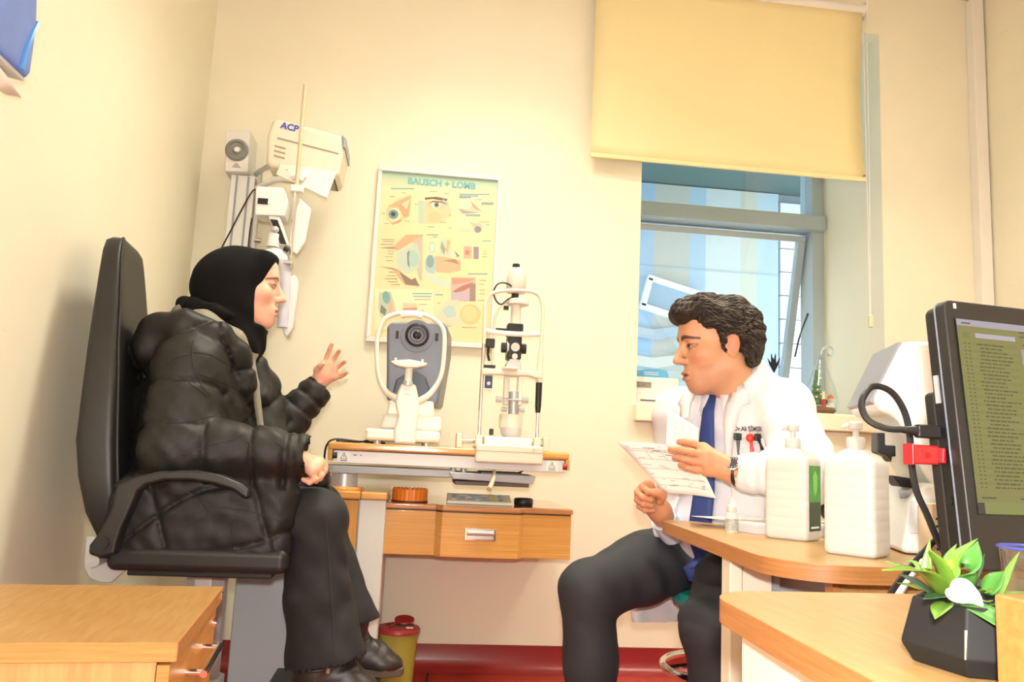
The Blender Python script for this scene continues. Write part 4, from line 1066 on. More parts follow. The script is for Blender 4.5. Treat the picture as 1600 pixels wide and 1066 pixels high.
MB().lathe([(.013, 0), (.0135, .01), (.0105, .10), (.0085, .128)], (.4612, 2.98, 1.166), seg=20).build('height_sleeve', M_beige, sp)
MB().sheet([[(.237 + .228*j/12, 2.98+.045*(1-((j-6)/6.)**2), z) for j in range(13)] for z in (1.342, 1.352, 1.362)]).build('forehead_band', mat('band_white', (240, 236, 224), .4), sp, solid=.003, fixn=False)
MB().prism([(.240, 1.205), (.47, 1.208), (.472, 1.18), (.445, 1.18), (.42, 1.187), (.29, 1.185), (.24, 1.182)], lambda u, v, h: (u, h, v), 2.962, 3.0).build('chin_rest_bar', M_beige, sp, bevel=.006, segs=3)
MB().lathe([(.045, 0), (.052, .006), (.050, .012), (.030, .006), (0, .005)], (.345, 2.975, 1.203), sy=.62).build('chin_cup', M_cream, sp)
MB().prism([(2.848, .860), (2.8765, .860), (2.8765, .9095), (3.02, .9095), (3.02, .926), (2.848, .926)], lambda u, v, h: (h, u, v), .223, .467).build('base_cover', M_beige, sp, bevel=.008, segs=4)
MB().box((.2245, 2.8470, .9015), (.4655, 2.8485, .9030)).build('cover_seam', mat('seam_shadow_beige', (150, 140, 122), .6), sp)
MB().cyl((.432, 2.8485, .9145), (.432, 2.846, .9145), .004, seg=10).build('cover_screw', M_chrome, sp)
for x in (.2435, .4608):
    MB().box((x-.012, 2.965, .92), (x+.012, 2.998, .958)).build('rod_socket', M_beige, sp, bevel=.003)
MB().box((.262, 2.96, .922), (.44, 3.14, .956)).build('cross_slide', M_cream, sp, bevel=.008, segs=3)
MB().cyl((.165, 3.06, .937), (.51, 3.06, .937), .0065, seg=12).build('slide_axle', M_steel, sp)
MB().box((.163, 3.025, .908), (.186, 3.10, .964)).build('wheel_cover', M_beige, sp, bevel=.005)
MB().box((.492, 3.025, .908), (.517, 3.10, .964)).build('wheel_cover', M_beige, sp, bevel=.005)
MB().cyl((.472, 3.05, .937), (.491, 3.05, .937), .02, seg=18).build('slide_wheel', M_chrome, sp)
MB().box((.285, 3.01, .962), (.30, 3.03, .985)).build('joystick_switch', M_black, sp, bevel=.002)
ax = .372; ay = 3.06
MB().cyl((.372, 3.06, .955), (.372, 3.06, .97), .03, seg=24).build('turret_foot', M_cream, sp)
MB().lathe([(.034, 0), (.040, .012), (.041, .03), (.036, .034)], (ax, ay, .962), seg=28).build('clear_collar', mat('clear_collar', (216, 214, 214), .15, coat=.5), sp)
MB().lathe([(.044, 0), (.046, .006), (.046, .046), (.043, .052)], (ax-.003, ay, .992), seg=28).build('turret_base', M_cream, sp)
MB().cyl((ax+.006, ay, 1.04), (ax+.006, ay, 1.132), .0205, seg=24).build('turret_column', M_silver, sp)
for x in (ax-.026, ax+.026):
    MB().box((x-.010, ay-.012, 1.08), (x+.010, ay+.02, 1.20)).build('support_arm', M_cream, sp, bevel=.004)
for x, z in ((.318, 1.099), (.418, 1.101), (.34, 1.062), (.405, 1.063)):
    s_ = -1 if x < ax else 1
    MB().cyl((x+s_*.012, 3.035, z), (x-s_*.010, 3.035, z), .0115 if z > 1.08 else .008, seg=16).build('knob', M_silver, sp)
MB().cyl((.325, 3.035, 1.10), (.415, 3.035, 1.10), .0055, seg=10).build('knob_axle', M_chrome, sp)
MB().prism([(ax-.034, 1.19), (ax+.024, 1.19), (ax+.024, 1.235), (ax+.012, 1.262), (ax-.018, 1.262), (ax-.034, 1.235)], lambda u, v, h: (u, h, v), 3.03, 3.08).build('mirror_block', M_silver, sp, bevel=.004)
MB().box((ax-.032, 3.025, 1.255), (ax+.022, 3.10, 1.345)).build('illumination_head', M_black, sp, bevel=.006)
MB().cyl((ax-.004, 3.026, 1.300), (ax-.004, 3.012, 1.300), .017, seg=20).build('eyepiece', M_chrome, sp)
MB().cyl((ax-.004, 3.026, 1.265), (ax-.004, 3.016, 1.265), .011, seg=20).build('eyepiece', M_chrome, sp)
for x0, x1 in ((.318, .338), (.398, .414)):
    MB().cyl((x0, 3.05, 1.30), (x1, 3.05, 1.30), .020, seg=20).build('side_knob', M_black, sp)
MB().cyl((.338, 3.05, 1.30), (.345, 3.05, 1.30), .028, seg=24).build('side_disc', M_silver, sp)
MB().box((ax-.034, 3.03, 1.345), (ax+.026, 3.09, 1.395)).build('filter_turret', M_black, sp, bevel=.004)
MB().box((.292, 3.04, 1.366), (.345, 3.05, 1.374)).build('slit_lever', M_black, sp, bevel=.002)
MB().cyl((ax-.003, ay, 1.392), (ax-.003, ay, 1.48), .020, seg=24).build('lamp_neck', M_cream, sp)
MB().lathe([(.036, 0), (.044, .004), (.044, .02), (.038, .024)], (ax+.004, ay, 1.470), seg=32).build('lamp_flange', M_cream, sp)
MB().lathe([(.036, 0), (.040, .01), (.040, .05), (.034, .085), (.026, .098), (0, .10)], (ax-.006, ay, 1.52), seg=28).build('lamp_housing', mat('lamp_housing_grey', (206, 200, 188), .35), sp)
MB().lathe([(.014, 0), (.014, .02)], (ax-.010, ay-.012, 1.494), seg=18).build('lamp_knob', M_black, sp)
MB().lathe([(.012, 0), (.015, .004), (.015, .014), (.013, .018)], (ax-.010, ay, 1.618), seg=18).build('lamp_cap', M_black, sp)
MB().cyl((ax-.02, ay-.012, 1.54), (ax-.012, ay-.03, 1.63), .002, seg=6).build('lamp_rod', M_black, sp)
MB().box((.318, 3.03, 1.447), (.338, 3.05, 1.462)).build('lamp_clip', M_black, sp, bevel=.002)
MB().tube(bez([(.36, 3.04, 1.525), (.33, 3.02, 1.545), (.29, 3.0, 1.54), (.272, 2.995, 1.505), (.285, 2.995, 1.47), (.305, 3.0, 1.46), (.33, 3.03, 1.485), (.35, 3.05, 1.50)], 6), .0032, 6).build('lamp_cable', M_black, sp)
MB().tube(bez([(.355, 3.05, 1.49), (.305, 3.03, 1.46), (.285, 3.03, 1.40), (.283, 3.03, 1.34), (.284, 3.03, 1.21)], 6), .0055, 8).build('support_tube', M_beige, sp)
MB().box((.252, 2.972, 1.288), (.285, 3.0, 1.322)).build('fixation_clamp', M_black, sp, bevel=.003)
MB().tube([(.262, 2.985, 1.29), (.262, 2.985, 1.26), (.268, 2.98, 1.238)], .005, 8).build('fixation_lamp', M_black, sp)
MB().box((.256, 2.985, 1.135), (.284, 2.998, 1.182)).build('fixation_box', mat('box_blue', (40, 66, 120), .4), sp, bevel=.003)
MB().cyl((.27, 2.986, 1.153), (.27, 2.983, 1.153), .007, seg=12).build('fixation_button', M_stick, sp)
MB().box((.25, 2.975, 1.212), (.292, 3.0, 1.222)).build('fixation_clamp', M_black, sp, bevel=.002)

# ================================================================== INSTRUMENT STAND with phoropter (behind the patient)
M_stand = mat('stand_white', (232, 232, 230), .4)
M_slot = mat('stand_slot_grey', (150, 160, 172), .5)
isd = thing('instrument_stand', 'white instrument column with dial head and phoropter arm behind the patient', 'instrument stand', (-.76, 3.34, .742))
MB().box((-.808, 3.29, .742), (-.712, 3.39, 1.98)).build('column', M_stand, isd, bevel=.004)
for x in (-.783, -.737):
    MB().box((x-.004, 3.287, .80), (x+.004, 3.2905, 1.975)).build('column_slot', M_slot, isd)
MB().box((-.705, 3.30, 1.10), (-.690, 3.33, 2.02)).build('counterweight_rail', M_silver, isd, bevel=.002)
MB().prism([(-.84, 2.153), (-.74, 2.163), (-.735, 1.985), (-.826, 1.978)], lambda u, v, h: (u, h, v), 3.255, 3.40).build('column_head', mat('stand_head_grey', (216, 214, 208), .45), isd, bevel=.004)
MB().lathe([(.047, 0), (.047, .004), (.040, .010), (.034, .010), (.032, .004), (.018, .004), (.012, .010), (0, .011)], (-.786, 3.256, 2.072), (0, -1, 0), 36).build('dial', mat('dial_grey', (128, 128, 122), .4), isd)
MB().lathe([(.014, 0), (.010, .008), (0, .009)], (-.784, 3.250, 2.072), (0, -1, 0), 20).build('dial_hub', mat('dial_hub_white', (220, 222, 228), .3), isd)
for k in range(4):
    MB().box((-.80+.004*k, 3.2535, 1.998+.005*k), (-.765-.004*k, 3.2545, 2.0005+.005*k)).build('rating_mark', mat('rating_print', (150, 148, 142), .6), isd)
# arm and rods
MB().tube([(-.712, 3.32, 1.935), (-.60, 3.12, 1.918), (-.478, 3.0, 1.894)], .011, 12).build('horizontal_arm', M_stand, isd)
MB().cyl((-.495, 3.0, 1.545), (-.495, 3.0, 1.86), .0075, seg=12).build('hanging_rod', M_steel, isd)
MB().cyl((-.495, 3.0, 1.86), (-.495, 3.0, 2.265), .0078, seg=12).build('hanging_rod', mat('rod_beige', (206, 192, 160), .35), isd)
MB().box((-.515, 2.985, 1.835), (-.468, 3.015, 1.862)).build('rod_clamp', M_stand, isd, bevel=.004)
MB().prism([(-.637, 1.829), (-.632, 1.838), (-.54, 1.841), (-.526, 1.82), (-.5157, 1.786), (-.5238, 1.732), (-.6294, 1.727)], lambda u, v, h: (u, h, v), 2.97, 3.06).build('lamp_box', M_stand, isd, bevel=.004)
MB().box((-.625, 2.967, 1.770), (-.588, 2.972, 1.792)).build('box_window', M_black, isd)
MB().box((-.588, 2.966, 1.772), (-.582, 2.971, 1.782)).build('box_catch', M_stand, isd)
MB().prism([(-.4835, 1.8215), (-.4381, 1.785), (-.4489, 1.6547), (-.4781, 1.5993), (-.495, 1.61), (-.503, 1.757)], lambda u, v, h: (u, h, v), 3.02, 3.045).build('phoropter_shield', M_stand, isd, bevel=.007, segs=3)
MB().prism([(-.5855, 1.73), (-.5436, 1.73), (-.500, 1.622), (-.535, 1.62)], lambda u, v, h: (u, h, v), 2.975, 3.03).build('joint_fork', M_stand, isd, bevel=.003)
MB().prism([(-.575, 1.715), (-.548, 1.714), (-.508, 1.625), (-.530, 1.625)], lambda u, v, h: (u, h, v), 2.968, 2.978).build('joint_slot', M_black, isd)
MB().sphere((-.552, 2.965, 1.675), .014).build('joint_ball', M_silver, isd)
MB().cyl((-.558, 2.98, 1.612), (-.555, 2.98, 1.662), .024, .022, seg=20).build('joint_collar', M_stand, isd)
MB().sphere((-.552, 2.985, 1.575), .045, scale=(1.05, .8, .85)).build('joint_dome', M_stand, isd)
MB().cyl((-.515, 2.975, 1.612), (-.50, 2.975, 1.604), .010, seg=12).build('joint_screw', M_black, isd)
MB().tube([(-.53, 2.985, 1.58), (-.508, 2.985, 1.52), (-.502, 2.985, 1.46), (-.500, 2.985, 1.315)], [.026, .022, .020, .020], 14).build('drop_arm', mat('stand_lilac_grey', (206, 206, 218), .4), isd)
MB().prism([(-.475, 1.52), (-.462, 1.50), (-.464, 1.32), (-.485, 1.28), (-.50, 1.30), (-.50, 1.50)], lambda u, v, h: (u, h, v), 3.0, 3.05).build('phoropter_edge', M_stand, isd, bevel=.006)
MB().box((-.512, 2.955, 1.548), (-.478, 2.985, 1.562)).build('rod_catch', M_chrome, isd, bevel=.002)
MB().tube(bez([(-.635, 2.985, 1.83), (-.66, 3.0, 1.815), (-.74, 3.1, 1.70), (-.80, 3.18, 1.60), (-.82, 3.22, 1.45)], 6), .003, 6).build('lamp_cable', M_ink, isd)
MB().tube(bez([(-.645, 2.99, 1.72), (-.65, 3.0, 1.66), (-.655, 3.02, 1.50)], 5), .003, 6).build('lamp_cable', M_ink, isd)
MB().cyl((-.69, 3.29, 1.71), (-.665, 3.29, 1.71), .010, seg=12).build('rail_knob', M_chrome, isd)

cp = thing('chart_projector', 'white chart projector with blue lettering mounted above the phoropter arm', 'projector', (-.49, 3.2, 1.95))
body = [(-.628, 2.150), (-.612, 2.166), (-.36, 2.118), (-.341, 2.100), (-.340, 2.06), (-.356, 1.945), (-.375, 1.942), (-.615, 1.962), (-.637, 1.972), (-.641, 2.09)]
MB().prism(body, lambda u, v, h: (u, h, v), 3.10, 3.30).build('case', mat('projector_cream', (226, 218, 198), .4), cp, bevel=.02, segs=4)
MB().prism([(-.352, 2.118), (-.336, 2.104), (-.335, 2.06), (-.345, 2.062)], lambda u, v, h: (u, h, v), 3.095, 3.305).build('front_bezel', M_slot, cp, bevel=.004)
MB().prism([(-.60, 2.078), (-.36, 2.036), (-.36, 2.040), (-.60, 2.083)], lambda u, v, h: (u, h, v), 3.0975, 3.101).build('case_seam', mat('seam_brown', (150, 140, 124), .6), cp)
for k in range(3):
    MB().prism([(-.608, 2.045-.02*k), (-.565, 2.037-.02*k), (-.565, 2.042-.02*k), (-.608, 2.050-.02*k)], lambda u, v, h: (u, h, v), 3.0972, 3.101).build('vent_slot', mat('seam_brown', (150, 140, 124), .6), cp)
text_mesh('lettering', 'ACP', .036, mat('print_blue', (70, 84, 190), .5), cp,
          Matrix.Translation(Vector((-.557, 3.0985, 2.128))-Vector(cp.location)) @ Euler((math.radians(90), math.radians(9), 0)).to_matrix().to_4x4(), bold=.0012, width=.072)
MB().verts_faces([(-.572, 3.06, 1.962), (-.358, 3.06, 1.952), (-.38, 3.01, 1.826), (-.58, 3.03, 1.909), (-.572, 3.068, 1.962), (-.358, 3.068, 1.952), (-.38, 3.018, 1.826), (-.58, 3.038, 1.909)],
                 [(0,1,2,3),(7,6,5,4),(0,4,5,1),(1,5,6,2),(2,6,7,3),(3,7,4,0)]).build('mounting_plate', mat('projector_plate', (224, 218, 204), .45), cp, bevel=.002)
MB().box((-.43, 3.0505, 1.924), (-.405, 3.0515, 1.929)).build('plate_hole', M_stick, cp)
for x, z in ((-.545, 1.935), (-.40, 1.865), (-.455, 1.905)):
    MB().cyl((x, 3.0485, z), (x, 3.055, z), .004, seg=8).build('plate_screw', M_slot, cp)
MB().tube([(-.64, 3.2, 2.0), (-.675, 3.25, 2.0), (-.715, 3.32, 2.0)], [.012, .009, .012], 12).build('mount_arm', M_silver, cp)
MB().tube([(-.46, 3.10, 1.96), (-.47, 3.06, 1.93), (-.485, 3.01, 1.90)], .014, 10).build('mount_neck', M_stand, cp)

# ================================================================== WALL POSTER
ps = thing('framed_poster', 'framed eye anatomy poster on the back wall between the instruments', 'poster', (.05, 3.44, 1.34))
P0, P1, Q0, Q1 = -.224, .324, 1.340, 2.120
fm = mat('poster_frame_white', (228, 226, 224), .35)
for (a, b_) in (((P0, Q0), (P1, Q0+.020)), ((P0, Q1-.020), (P1, Q1)), ((P0, Q0+.020), (P0+.018, Q1-.020)), ((P1-.018, Q0+.020), (P1, Q1-.020))):
    MB().box((a[0], 3.426, a[1]), (b_[0], 3.4495, b_[1])).build('frame_bar', fm, ps, bevel=.003)
def puv(u, v, d): return (P0+.018+u*(P1-P0-.036), 3.437-d, Q0+.020+v*(Q1-Q0-.040))
bgm = MB()
stops = [(0, (228, 206, 158)), (.2, (232, 212, 168)), (.55, (232, 212, 168)), (.80, (232, 216, 174)), (.90, (226, 218, 180)), (.96, (190, 208, 176)), (1.0, (150, 190, 178))]
for i in range(len(stops)-1):
    (v0, c0), (v1, c1) = stops[i], stops[i+1]
    bgm.verts_faces([puv(0, v0, 0), puv(1, v0, 0), puv(1, v1, 0), puv(0, v1, 0)], [(0, 1, 2, 3)], color=hexc(*c0))
    bgm.bm.faces.ensure_lookup_table(); f = bgm.bm.faces[-1]
    for l, c in zip(f.loops, (c0, c0, c1, c1)): l[bgm.cl] = hexc(*c)
sheet = bgm.build('poster_sheet', vcol_mat('poster_print', .35), ps, flat=True)
pm = MB()
for i, (pl, c) in enumerate(POSTER):
    d = .0004 + i*.000008
    pm.verts_faces([puv(u, v, d) for u, v in pl], [tuple(range(len(pl)))], color=hexc(*[int(.84*(.8*x+.2*sum(c)/3)+.16*y) for x, y in zip(c, (232, 212, 168))]))
pm.build('printed_drawings', vcol_mat('poster_print', .35), sheet, flat=True)
text_mesh('printed_heading', 'BAUSCH + LOMB', .040, mat('print_teal', (110, 178, 184), .5), sheet,
          Matrix.Translation(Vector(puv(.515, .952, .0016))-Vector(ps.location)) @ Euler((math.radians(90), 0, 0)).to_matrix().to_4x4(), bold=.0016, width=.30, extrude=.0001)

# ================================================================== WASTE BIN
bn = thing('sharps_bin', 'small mustard yellow waste bin with dark red lid on the floor', 'bin', (-.008, 3.06, 0))
MB().lathe([(.054, 0), (.058, .004), (.073, .232), (.073, .236)], (-.008, 3.06, .001), seg=36).build('bucket', mat('mustard_plastic', (150, 142, 58), .4), bn)
ml = mat('bin_lid_red', (140, 34, 38), .38)
MB().lathe([(.074, 0), (.080, .002), (.080, .012), (.076, .018), (.060, .022), (.052, .016), (0, .016)], (-.008, 3.06, .234), seg=36).build('lid', ml, bn)
MB().prism([(x*.036, y*.026) for x, y in [(math.cos(2*math.pi*i/20), math.sin(2*math.pi*i/20)) for i in range(20)]], lambda u, v, h: (.012+u, 3.07+v+h*.3, .272+.35*v+h), 0, .006).build('flap', ml, bn, bevel=.001)
MB().tube([(-.04, 3.05, .252), (-.02, 3.06, .262), (0, 3.07, .268)], .005, 6).build('flap_hinge', ml, bn)
MB().box((.02, 3.02, .2545), (.045, 3.04, .2565)).build('lid_sticker', M_stick, bn)

# cables on the floor
def cable(label, pts, r=.004, m=None, name='floor_cable', n=8):
    p = bez(pts, n)
    return single(MB().tube(p, r, 6), name, m or M_black, label, 'cable', tuple(p[0]))
cable('black cable running over the floor from the waste bin', [(-.10, 3.02, .006), (-.03, 2.965, .006), (.03, 2.955, .006), (.06, 3.0, .006), (.10, 3.10, .006), (.12, 3.38, .006)])
cable('black cable hanging in loops behind the chair post', [(-.53, 3.38, .50), (-.545, 3.36, .40), (-.55, 3.3, .31), (-.535, 3.3, .25), (-.56, 3.3, .20), (-.55, 3.28, .10), (-.53, 3.25, .03), (-.57, 3.22, .006)])
cable('thin dark cable coiled on the floor beside the chair post', [(-.56, 3.20, .006), (-.53, 3.18, .10), (-.545, 3.2, .17), (-.57, 3.2, .08), (-.55, 3.14, .006), (-.50, 3.1, .006)], .003)

# ================================================================== PAPER TOWEL DISPENSER on the left wall
dp = thing('towel_dispenser', 'blue paper towel dispenser on the left wall', 'dispenser', (-.972, 1.58, 1.63))
M_dblue = mat('dispenser_blue', (104, 134, 206), .25, var=.12, vscale=6)
MB().prism([(-.9745, 1.66), (-.93, 1.652), (-.866, 1.640), (-.858, 1.655), (-.858, 1.76), (-.885, 2.03), (-.9745, 2.05)], lambda u, v, h: (u, h, v), 1.42, 1.735).build('cover', M_dblue, dp, bevel=.008, segs=3)
MB().prism([(-.9745, 1.652), (-.93, 1.644), (-.868, 1.634), (-.868, 1.642), (-.93, 1.654), (-.9745, 1.662)], lambda u, v, h: (u, h, v), 1.425, 1.73).build('base_tray', mat('dispenser_grey', (186, 186, 182), .5), dp)
MB().tube(bez([(-.859, 1.735, 1.77), (-.857, 1.715, 1.73), (-.856, 1.70, 1.69), (-.858, 1.695, 1.645)], 5), .006, 6).build('cover_rib', mat('dispenser_light_blue', (88, 150, 214), .25), dp)
MB().tube(bez([(-.857, 1.67, 1.90), (-.855, 1.60, 1.84), (-.855, 1.56, 1.78), (-.856, 1.52, 1.74)], 5), .010, 6).build('cover_stripe', mat('dispenser_stripe', (146, 178, 206), .3), dp)
g = [[(-.945+.05*j/5+.012*i/5, 1.50+.26*i/5, 1.648-.010*math.sin(j)*.5-.022*(i/5.)**2*(1+.2*j)) for j in range(6)] for i in range(6)]
single(MB().sheet(g), 'paper_towel', mat('tissue_white', (246, 242, 232), .8), 'white paper towel tip hanging from the blue dispenser', 'paper towel', g[0][0], solid=.0015, fixn=False)

# ================================================================== ON THE WINDOW SILL
lb = thing('leaflet_holder', 'white leaflet box with blue wavy header standing on the window sill', 'box', (1.09, 3.55, WZ0))
lx0, lx1 = .992, 1.192
MB().box((lx0, 3.53, WZ0), (lx1, 3.68, WZ0+.052)).build('tray', M_whitepl, lb, bevel=.004)
MB().box((lx0+.02, 3.5275, WZ0+.019), (lx1-.03, 3.5305, WZ0+.026)).build('tray_slot', mat('slot_dark', (96, 90, 84), .6), lb)
MB().box((lx0, 3.55, WZ0+.052), (lx1+.006, 3.66, WZ0+.132)).build('box_body', M_whitepl, lb, bevel=.006)
MB().box((lx0+.005, 3.546, WZ0+.082), (lx0+.075, 3.5505, WZ0+.108)).build('picture_strip', mat('picture_print', (136, 130, 116), .5, var=.35, vscale=90), lb)
wv = [(lx0, WZ0+.128), (lx0, WZ0+.168), (lx0+.03, WZ0+.164), (lx0+.07, WZ0+.172), (lx0+.12, WZ0+.176), (lx0+.16, WZ0+.168), (lx1-.03, WZ0+.140), (lx1-.05, WZ0+.128)]
MB().prism(wv, lambda u, v, h: (u, h, v), 3.585, 3.60).build('blue_header', mat('leaflet_blue', (92, 168, 214), .45), lb)
for k in range(2):
    MB().box((lx0+.05, 3.583, WZ0+.146+.009*k), (lx0+.12, 3.5855, WZ0+.149+.009*k)).build('printed_line', M_stick, lb)
df = thing('dried_flower', 'dark dried flower in a small vase on the sill behind the doctor', 'flower', (1.68, 3.60, WZ0))
MB().lathe([(.022, 0), (.03, .01), (.034, .05), (.02, .09), (.014, .13), (.017, .14)], (1.68, 3.60, WZ0), seg=20).build('vase', mat('vase_clear_blue', (150, 176, 190), .1, coat=.5), df)
MB().tube([(1.68, 3.60, WZ0+.13), (1.677, 3.60, WZ0+.19), (1.679, 3.60, WZ0+.23)], .003, 6).build('stem', mat('stem_dark', (60, 64, 40), .7), df)
M_dkp = mat('dark_petal', (28, 24, 44), .7)
for k in range(9):
    a = 2*math.pi*k/9; r = .010 if k % 2 else .019
    MB().tube([(1.679, 3.60, WZ0+.195+.004*(k % 3)), (1.679+r*.8*math.cos(a), 3.60+r*.8*math.sin(a), WZ0+.232), (1.679+r*1.5*math.cos(a), 3.60+r*1.5*math.sin(a), WZ0+.262+.02*(k % 2))], [.004, .0065, .0012], 6).build('petal', M_dkp, df)
og = thing('glass_ornament', 'teardrop glass ornament with tiny tree and candle on the window sill', 'ornament', (1.905, 3.58, WZ0))
ox, oy = 1.905, 3.58
prof = [(.0, .002), (.040, .003), (.062, .022), (.073, .052), (.074, .085), (.064, .130), (.045, .185), (.028, .235), (.017, .270), (.013, .292), (.0, .298)]
pp = []
for i in range(len(prof)-1):
    for k in range(4):
        t = k/4; pp.append((prof[i][0]*(1-t)+prof[i+1][0]*t, prof[i][1]*(1-t)+prof[i+1][1]*t))
pp.append(prof[-1])
MB().lathe(pp, (ox, oy, WZ0), seg=32).build('glass_shell', glass_mat('ornament_glass', (.90, .95, .96), .05), og)
MB().tube(bez([(ox, oy, WZ0+.292), (ox+.012, oy, WZ0+.318), (ox+.040, oy, WZ0+.335), (ox+.062, oy, WZ0+.318), (ox+.055, oy, WZ0+.290), (ox+.035, oy, WZ0+.292)], 6), .006, 8).build('glass_hook', mat('hook_glass', (176, 204, 206), .08, coat=.6), og)
MB().lathe([(.05, .0), (.066, .016), (.060, .030), (.03, .038), (0, .040)], (ox, oy, WZ0+.006), seg=24).build('snow_bed', mat('ornament_brown_bed', (120, 84, 60), .8, var=.3, vscale=60), og)
tr_ = MB()
for k in range(6):
    z0 = WZ0+.055+.026*k; tr_.lathe([(.034-.0045*k, 0), (.012-.0015*k, .032)], (ox-.018, oy+.008, z0), seg=9)
tr_.build('tiny_tree', mat('tiny_tree_green', (96, 130, 78), .8, var=.3, vscale=80), og)
for k, (dx, dz) in enumerate(((-.028, .12), (-.012, .175), (-.016, .205), (-.034, .085), (-.010, .10))):
    MB().sphere((ox+dx, oy-.02, WZ0+dz), .005, 8, 6).build('bauble', mat('bauble_cream', (240, 236, 216), .4), og)
MB().cyl((ox-.004, oy-.03, WZ0+.035), (ox-.004, oy-.03, WZ0+.075), .010, seg=14).build('candle', mat('candle_red', (196, 28, 44), .4), og)
MB().cyl((ox-.004, oy-.03, WZ0+.075), (ox-.004, oy-.03, WZ0+.112), .0085, .006, seg=14).build('candle_wax', mat('candle_cream', (246, 226, 176), .5), og)
for k, (dx, dy, dz, r) in enumerate(((.012, -.04, .032, .015), (.03, -.035, .034, .014), (.038, -.02, .052, .012))):
    MB().sphere((ox+dx, oy+dy, WZ0+dz), r, 12, 8).build('snow_ball', mat('snow_cream', (240, 234, 216), .7), og)
MB().sphere((ox+.036, oy-.022, WZ0+.074), .013, 12, 8).build('figure_head', mat('figure_pale', (232, 214, 200), .6), og)
MB().lathe([(.015, 0), (.014, .008), (.006, .02), (0, .022)], (ox+.036, oy-.022, WZ0+.080), seg=14).build('figure_hat', mat('figure_hat_orange', (222, 96, 40), .6), og)
MB().sphere((ox+.015, oy-.005, WZ0+.066), .014, 10, 8).build('dark_pebble', mat('pebble_dark', (44, 40, 44), .6), og)

# ================================================================== ON THE EXAMINATION DESK
M_btl = mat('bottle_white', (208, 206, 200), .42)
def pump_bottle(label, c, rz, label_side, s=1.0):
    t = thing('pump_bottle', label, 'bottle', c, (0, 0, math.radians(rz)), 'white pump bottles on the desk')
    def rr(hx, hy, r, n=5):
        return round_poly([(-hx, -hy, r), (hx, -hy, r), (hx, hy, r), (-hx, hy, r)], n)
    secs = [(.044, .036, 0), (.049, .041, .004), (.050, .042, .010)]
    for k in range(7):
        z = .028+.02*k; secs += [(.050, .042, z-.002), (.0496, .0416, z), (.050, .042, z+.002)]
    secs += [(.050, .042, .170), (.0485, .0405, .178), (.044, .037, .183), (.022, .021, .199), (.0165, .0165, .203)]
    mb = MB(); vs = []; n = None
    for hx, hy, z in secs:
        pl = rr(hx*s, hy*s, min(hx, hy)*.30*s if hx > .02 else .0164*s); n = len(pl); vs += [(u, v, z*s) for u, v in pl]
    fs = [(j*n+i, j*n+(i+1) % n, (j+1)*n+(i+1) % n, (j+1)*n+i) for j in range(len(secs)-1) for i in range(n)]
    fs += [tuple(range(n-1, -1, -1)), tuple(range((len(secs)-1)*n, len(secs)*n))]
    mb.verts_faces(vs, fs).build('bottle', M_btl, t, world=False, angle=50)
    MB().lathe([(.0165*s, 0), (.0175*s, .002), (.0175*s, .020*s), (.0155*s, .023*s), (.007*s, .024*s)], (0, 0, .203*s), seg=24).build('collar', M_btl, t, world=False)
    MB().cyl((0, 0, .225*s), (0, 0, .243*s), .0062*s, seg=14).build('pump_stem', M_btl, t, world=False)
    MB().lathe([(.0115*s, 0), (.013*s, .002), (.013*s, .013*s), (.010*s, .016*s), (0, .0165*s)], (0, 0, .241*s), seg=20).build('pump_head', M_btl, t, world=False)
    MB().tube([(0, 0, .249*s), (-.016*s, 0, .2495*s), (-.026*s, 0, .246*s)], [.006*s, .0052*s, .004*s], 10).build('spout', M_btl, t, world=False)
    if label_side:
        g1 = MB(); x = .0502*s
        g1.box((x-.0006, -.030*s, .022*s), (x+.0004, .030*s, .165*s)).build('label_sheet', mat('label_dark_green', (30, 66, 44), .4), t, world=False)
        MB().box((x, -.030*s, .085*s), (x+.0007, .030*s, .165*s)).build('label_band', mat('label_green', (64, 150, 64), .4, var=.2, vscale=40), t, world=False)
        MB().prism([(.0, .155), (.012, .142), (.010, .112), (0, .098), (-.010, .112), (-.012, .142)], lambda u, v, h: (x+h, u*s, v*s), .0006, .0011).build('label_crest', mat('label_light_green', (120, 206, 90), .4), t, world=False)
        MB().box((x+.0003, -.022*s, .028*s), (x+.0008, .02*s, .032*s)).build('label_print', M_stick, t, world=False)
    return t
pump_bottle('white pump bottle with green label beside the paper stack', (.845, 1.715, .74), -50, True, .98)
pump_bottle('plain white pump bottle in front of the white eye instrument', (.838, 1.445, .74), -52, False, .97)
eb = thing('eye_drop_bottle', 'tiny white eye drop bottle with grey label at the desk edge', 'bottle', (.745, 1.815, .74))
MB().lathe([(.013, 0), (.0145, .002), (.0145, .040), (.010, .047), (.008, .048)], (.745, 1.815, .74), seg=22).build('bottle', M_btl, eb)
MB().lathe([(.0105, 0), (.0105, .012), (.006, .017), (.0042, .030), (.003, .033), (0, .0335)], (.745, 1.815, .788), seg=18).build('cap', M_btl, eb)
MB().lathe([(.0149, 0), (.0149, .026)], (.745, 1.815, .746), seg=22).build('label_wrap', mat('label_grey_print', (168, 170, 168), .5, var=.25, vscale=160), eb)
M_paper = mat('paper_white', (246, 244, 238), .7)
M_paperg = mat('paper_grey_edge', (206, 206, 214), .7)
def flat_sheet(name, label, cat, pts, z0, z1, m, group=None):
    c = sum((Vector((p[0], p[1], 0)) for p in pts), Vector())/len(pts)
    return single(MB().prism(pts, lambda u, v, h: (u, v, h), z0, z1), name, m, label, cat, (c.x, c.y, z0), group)
flat_sheet('paper_pad', 'grey-edged paper pad at the bottom of the desk stack', 'paper', [(.770, 1.86), (.80, 1.795), (1.20, 1.795), (1.20, 2.0), (.82, 2.03)], .7405, .760, M_paperg)
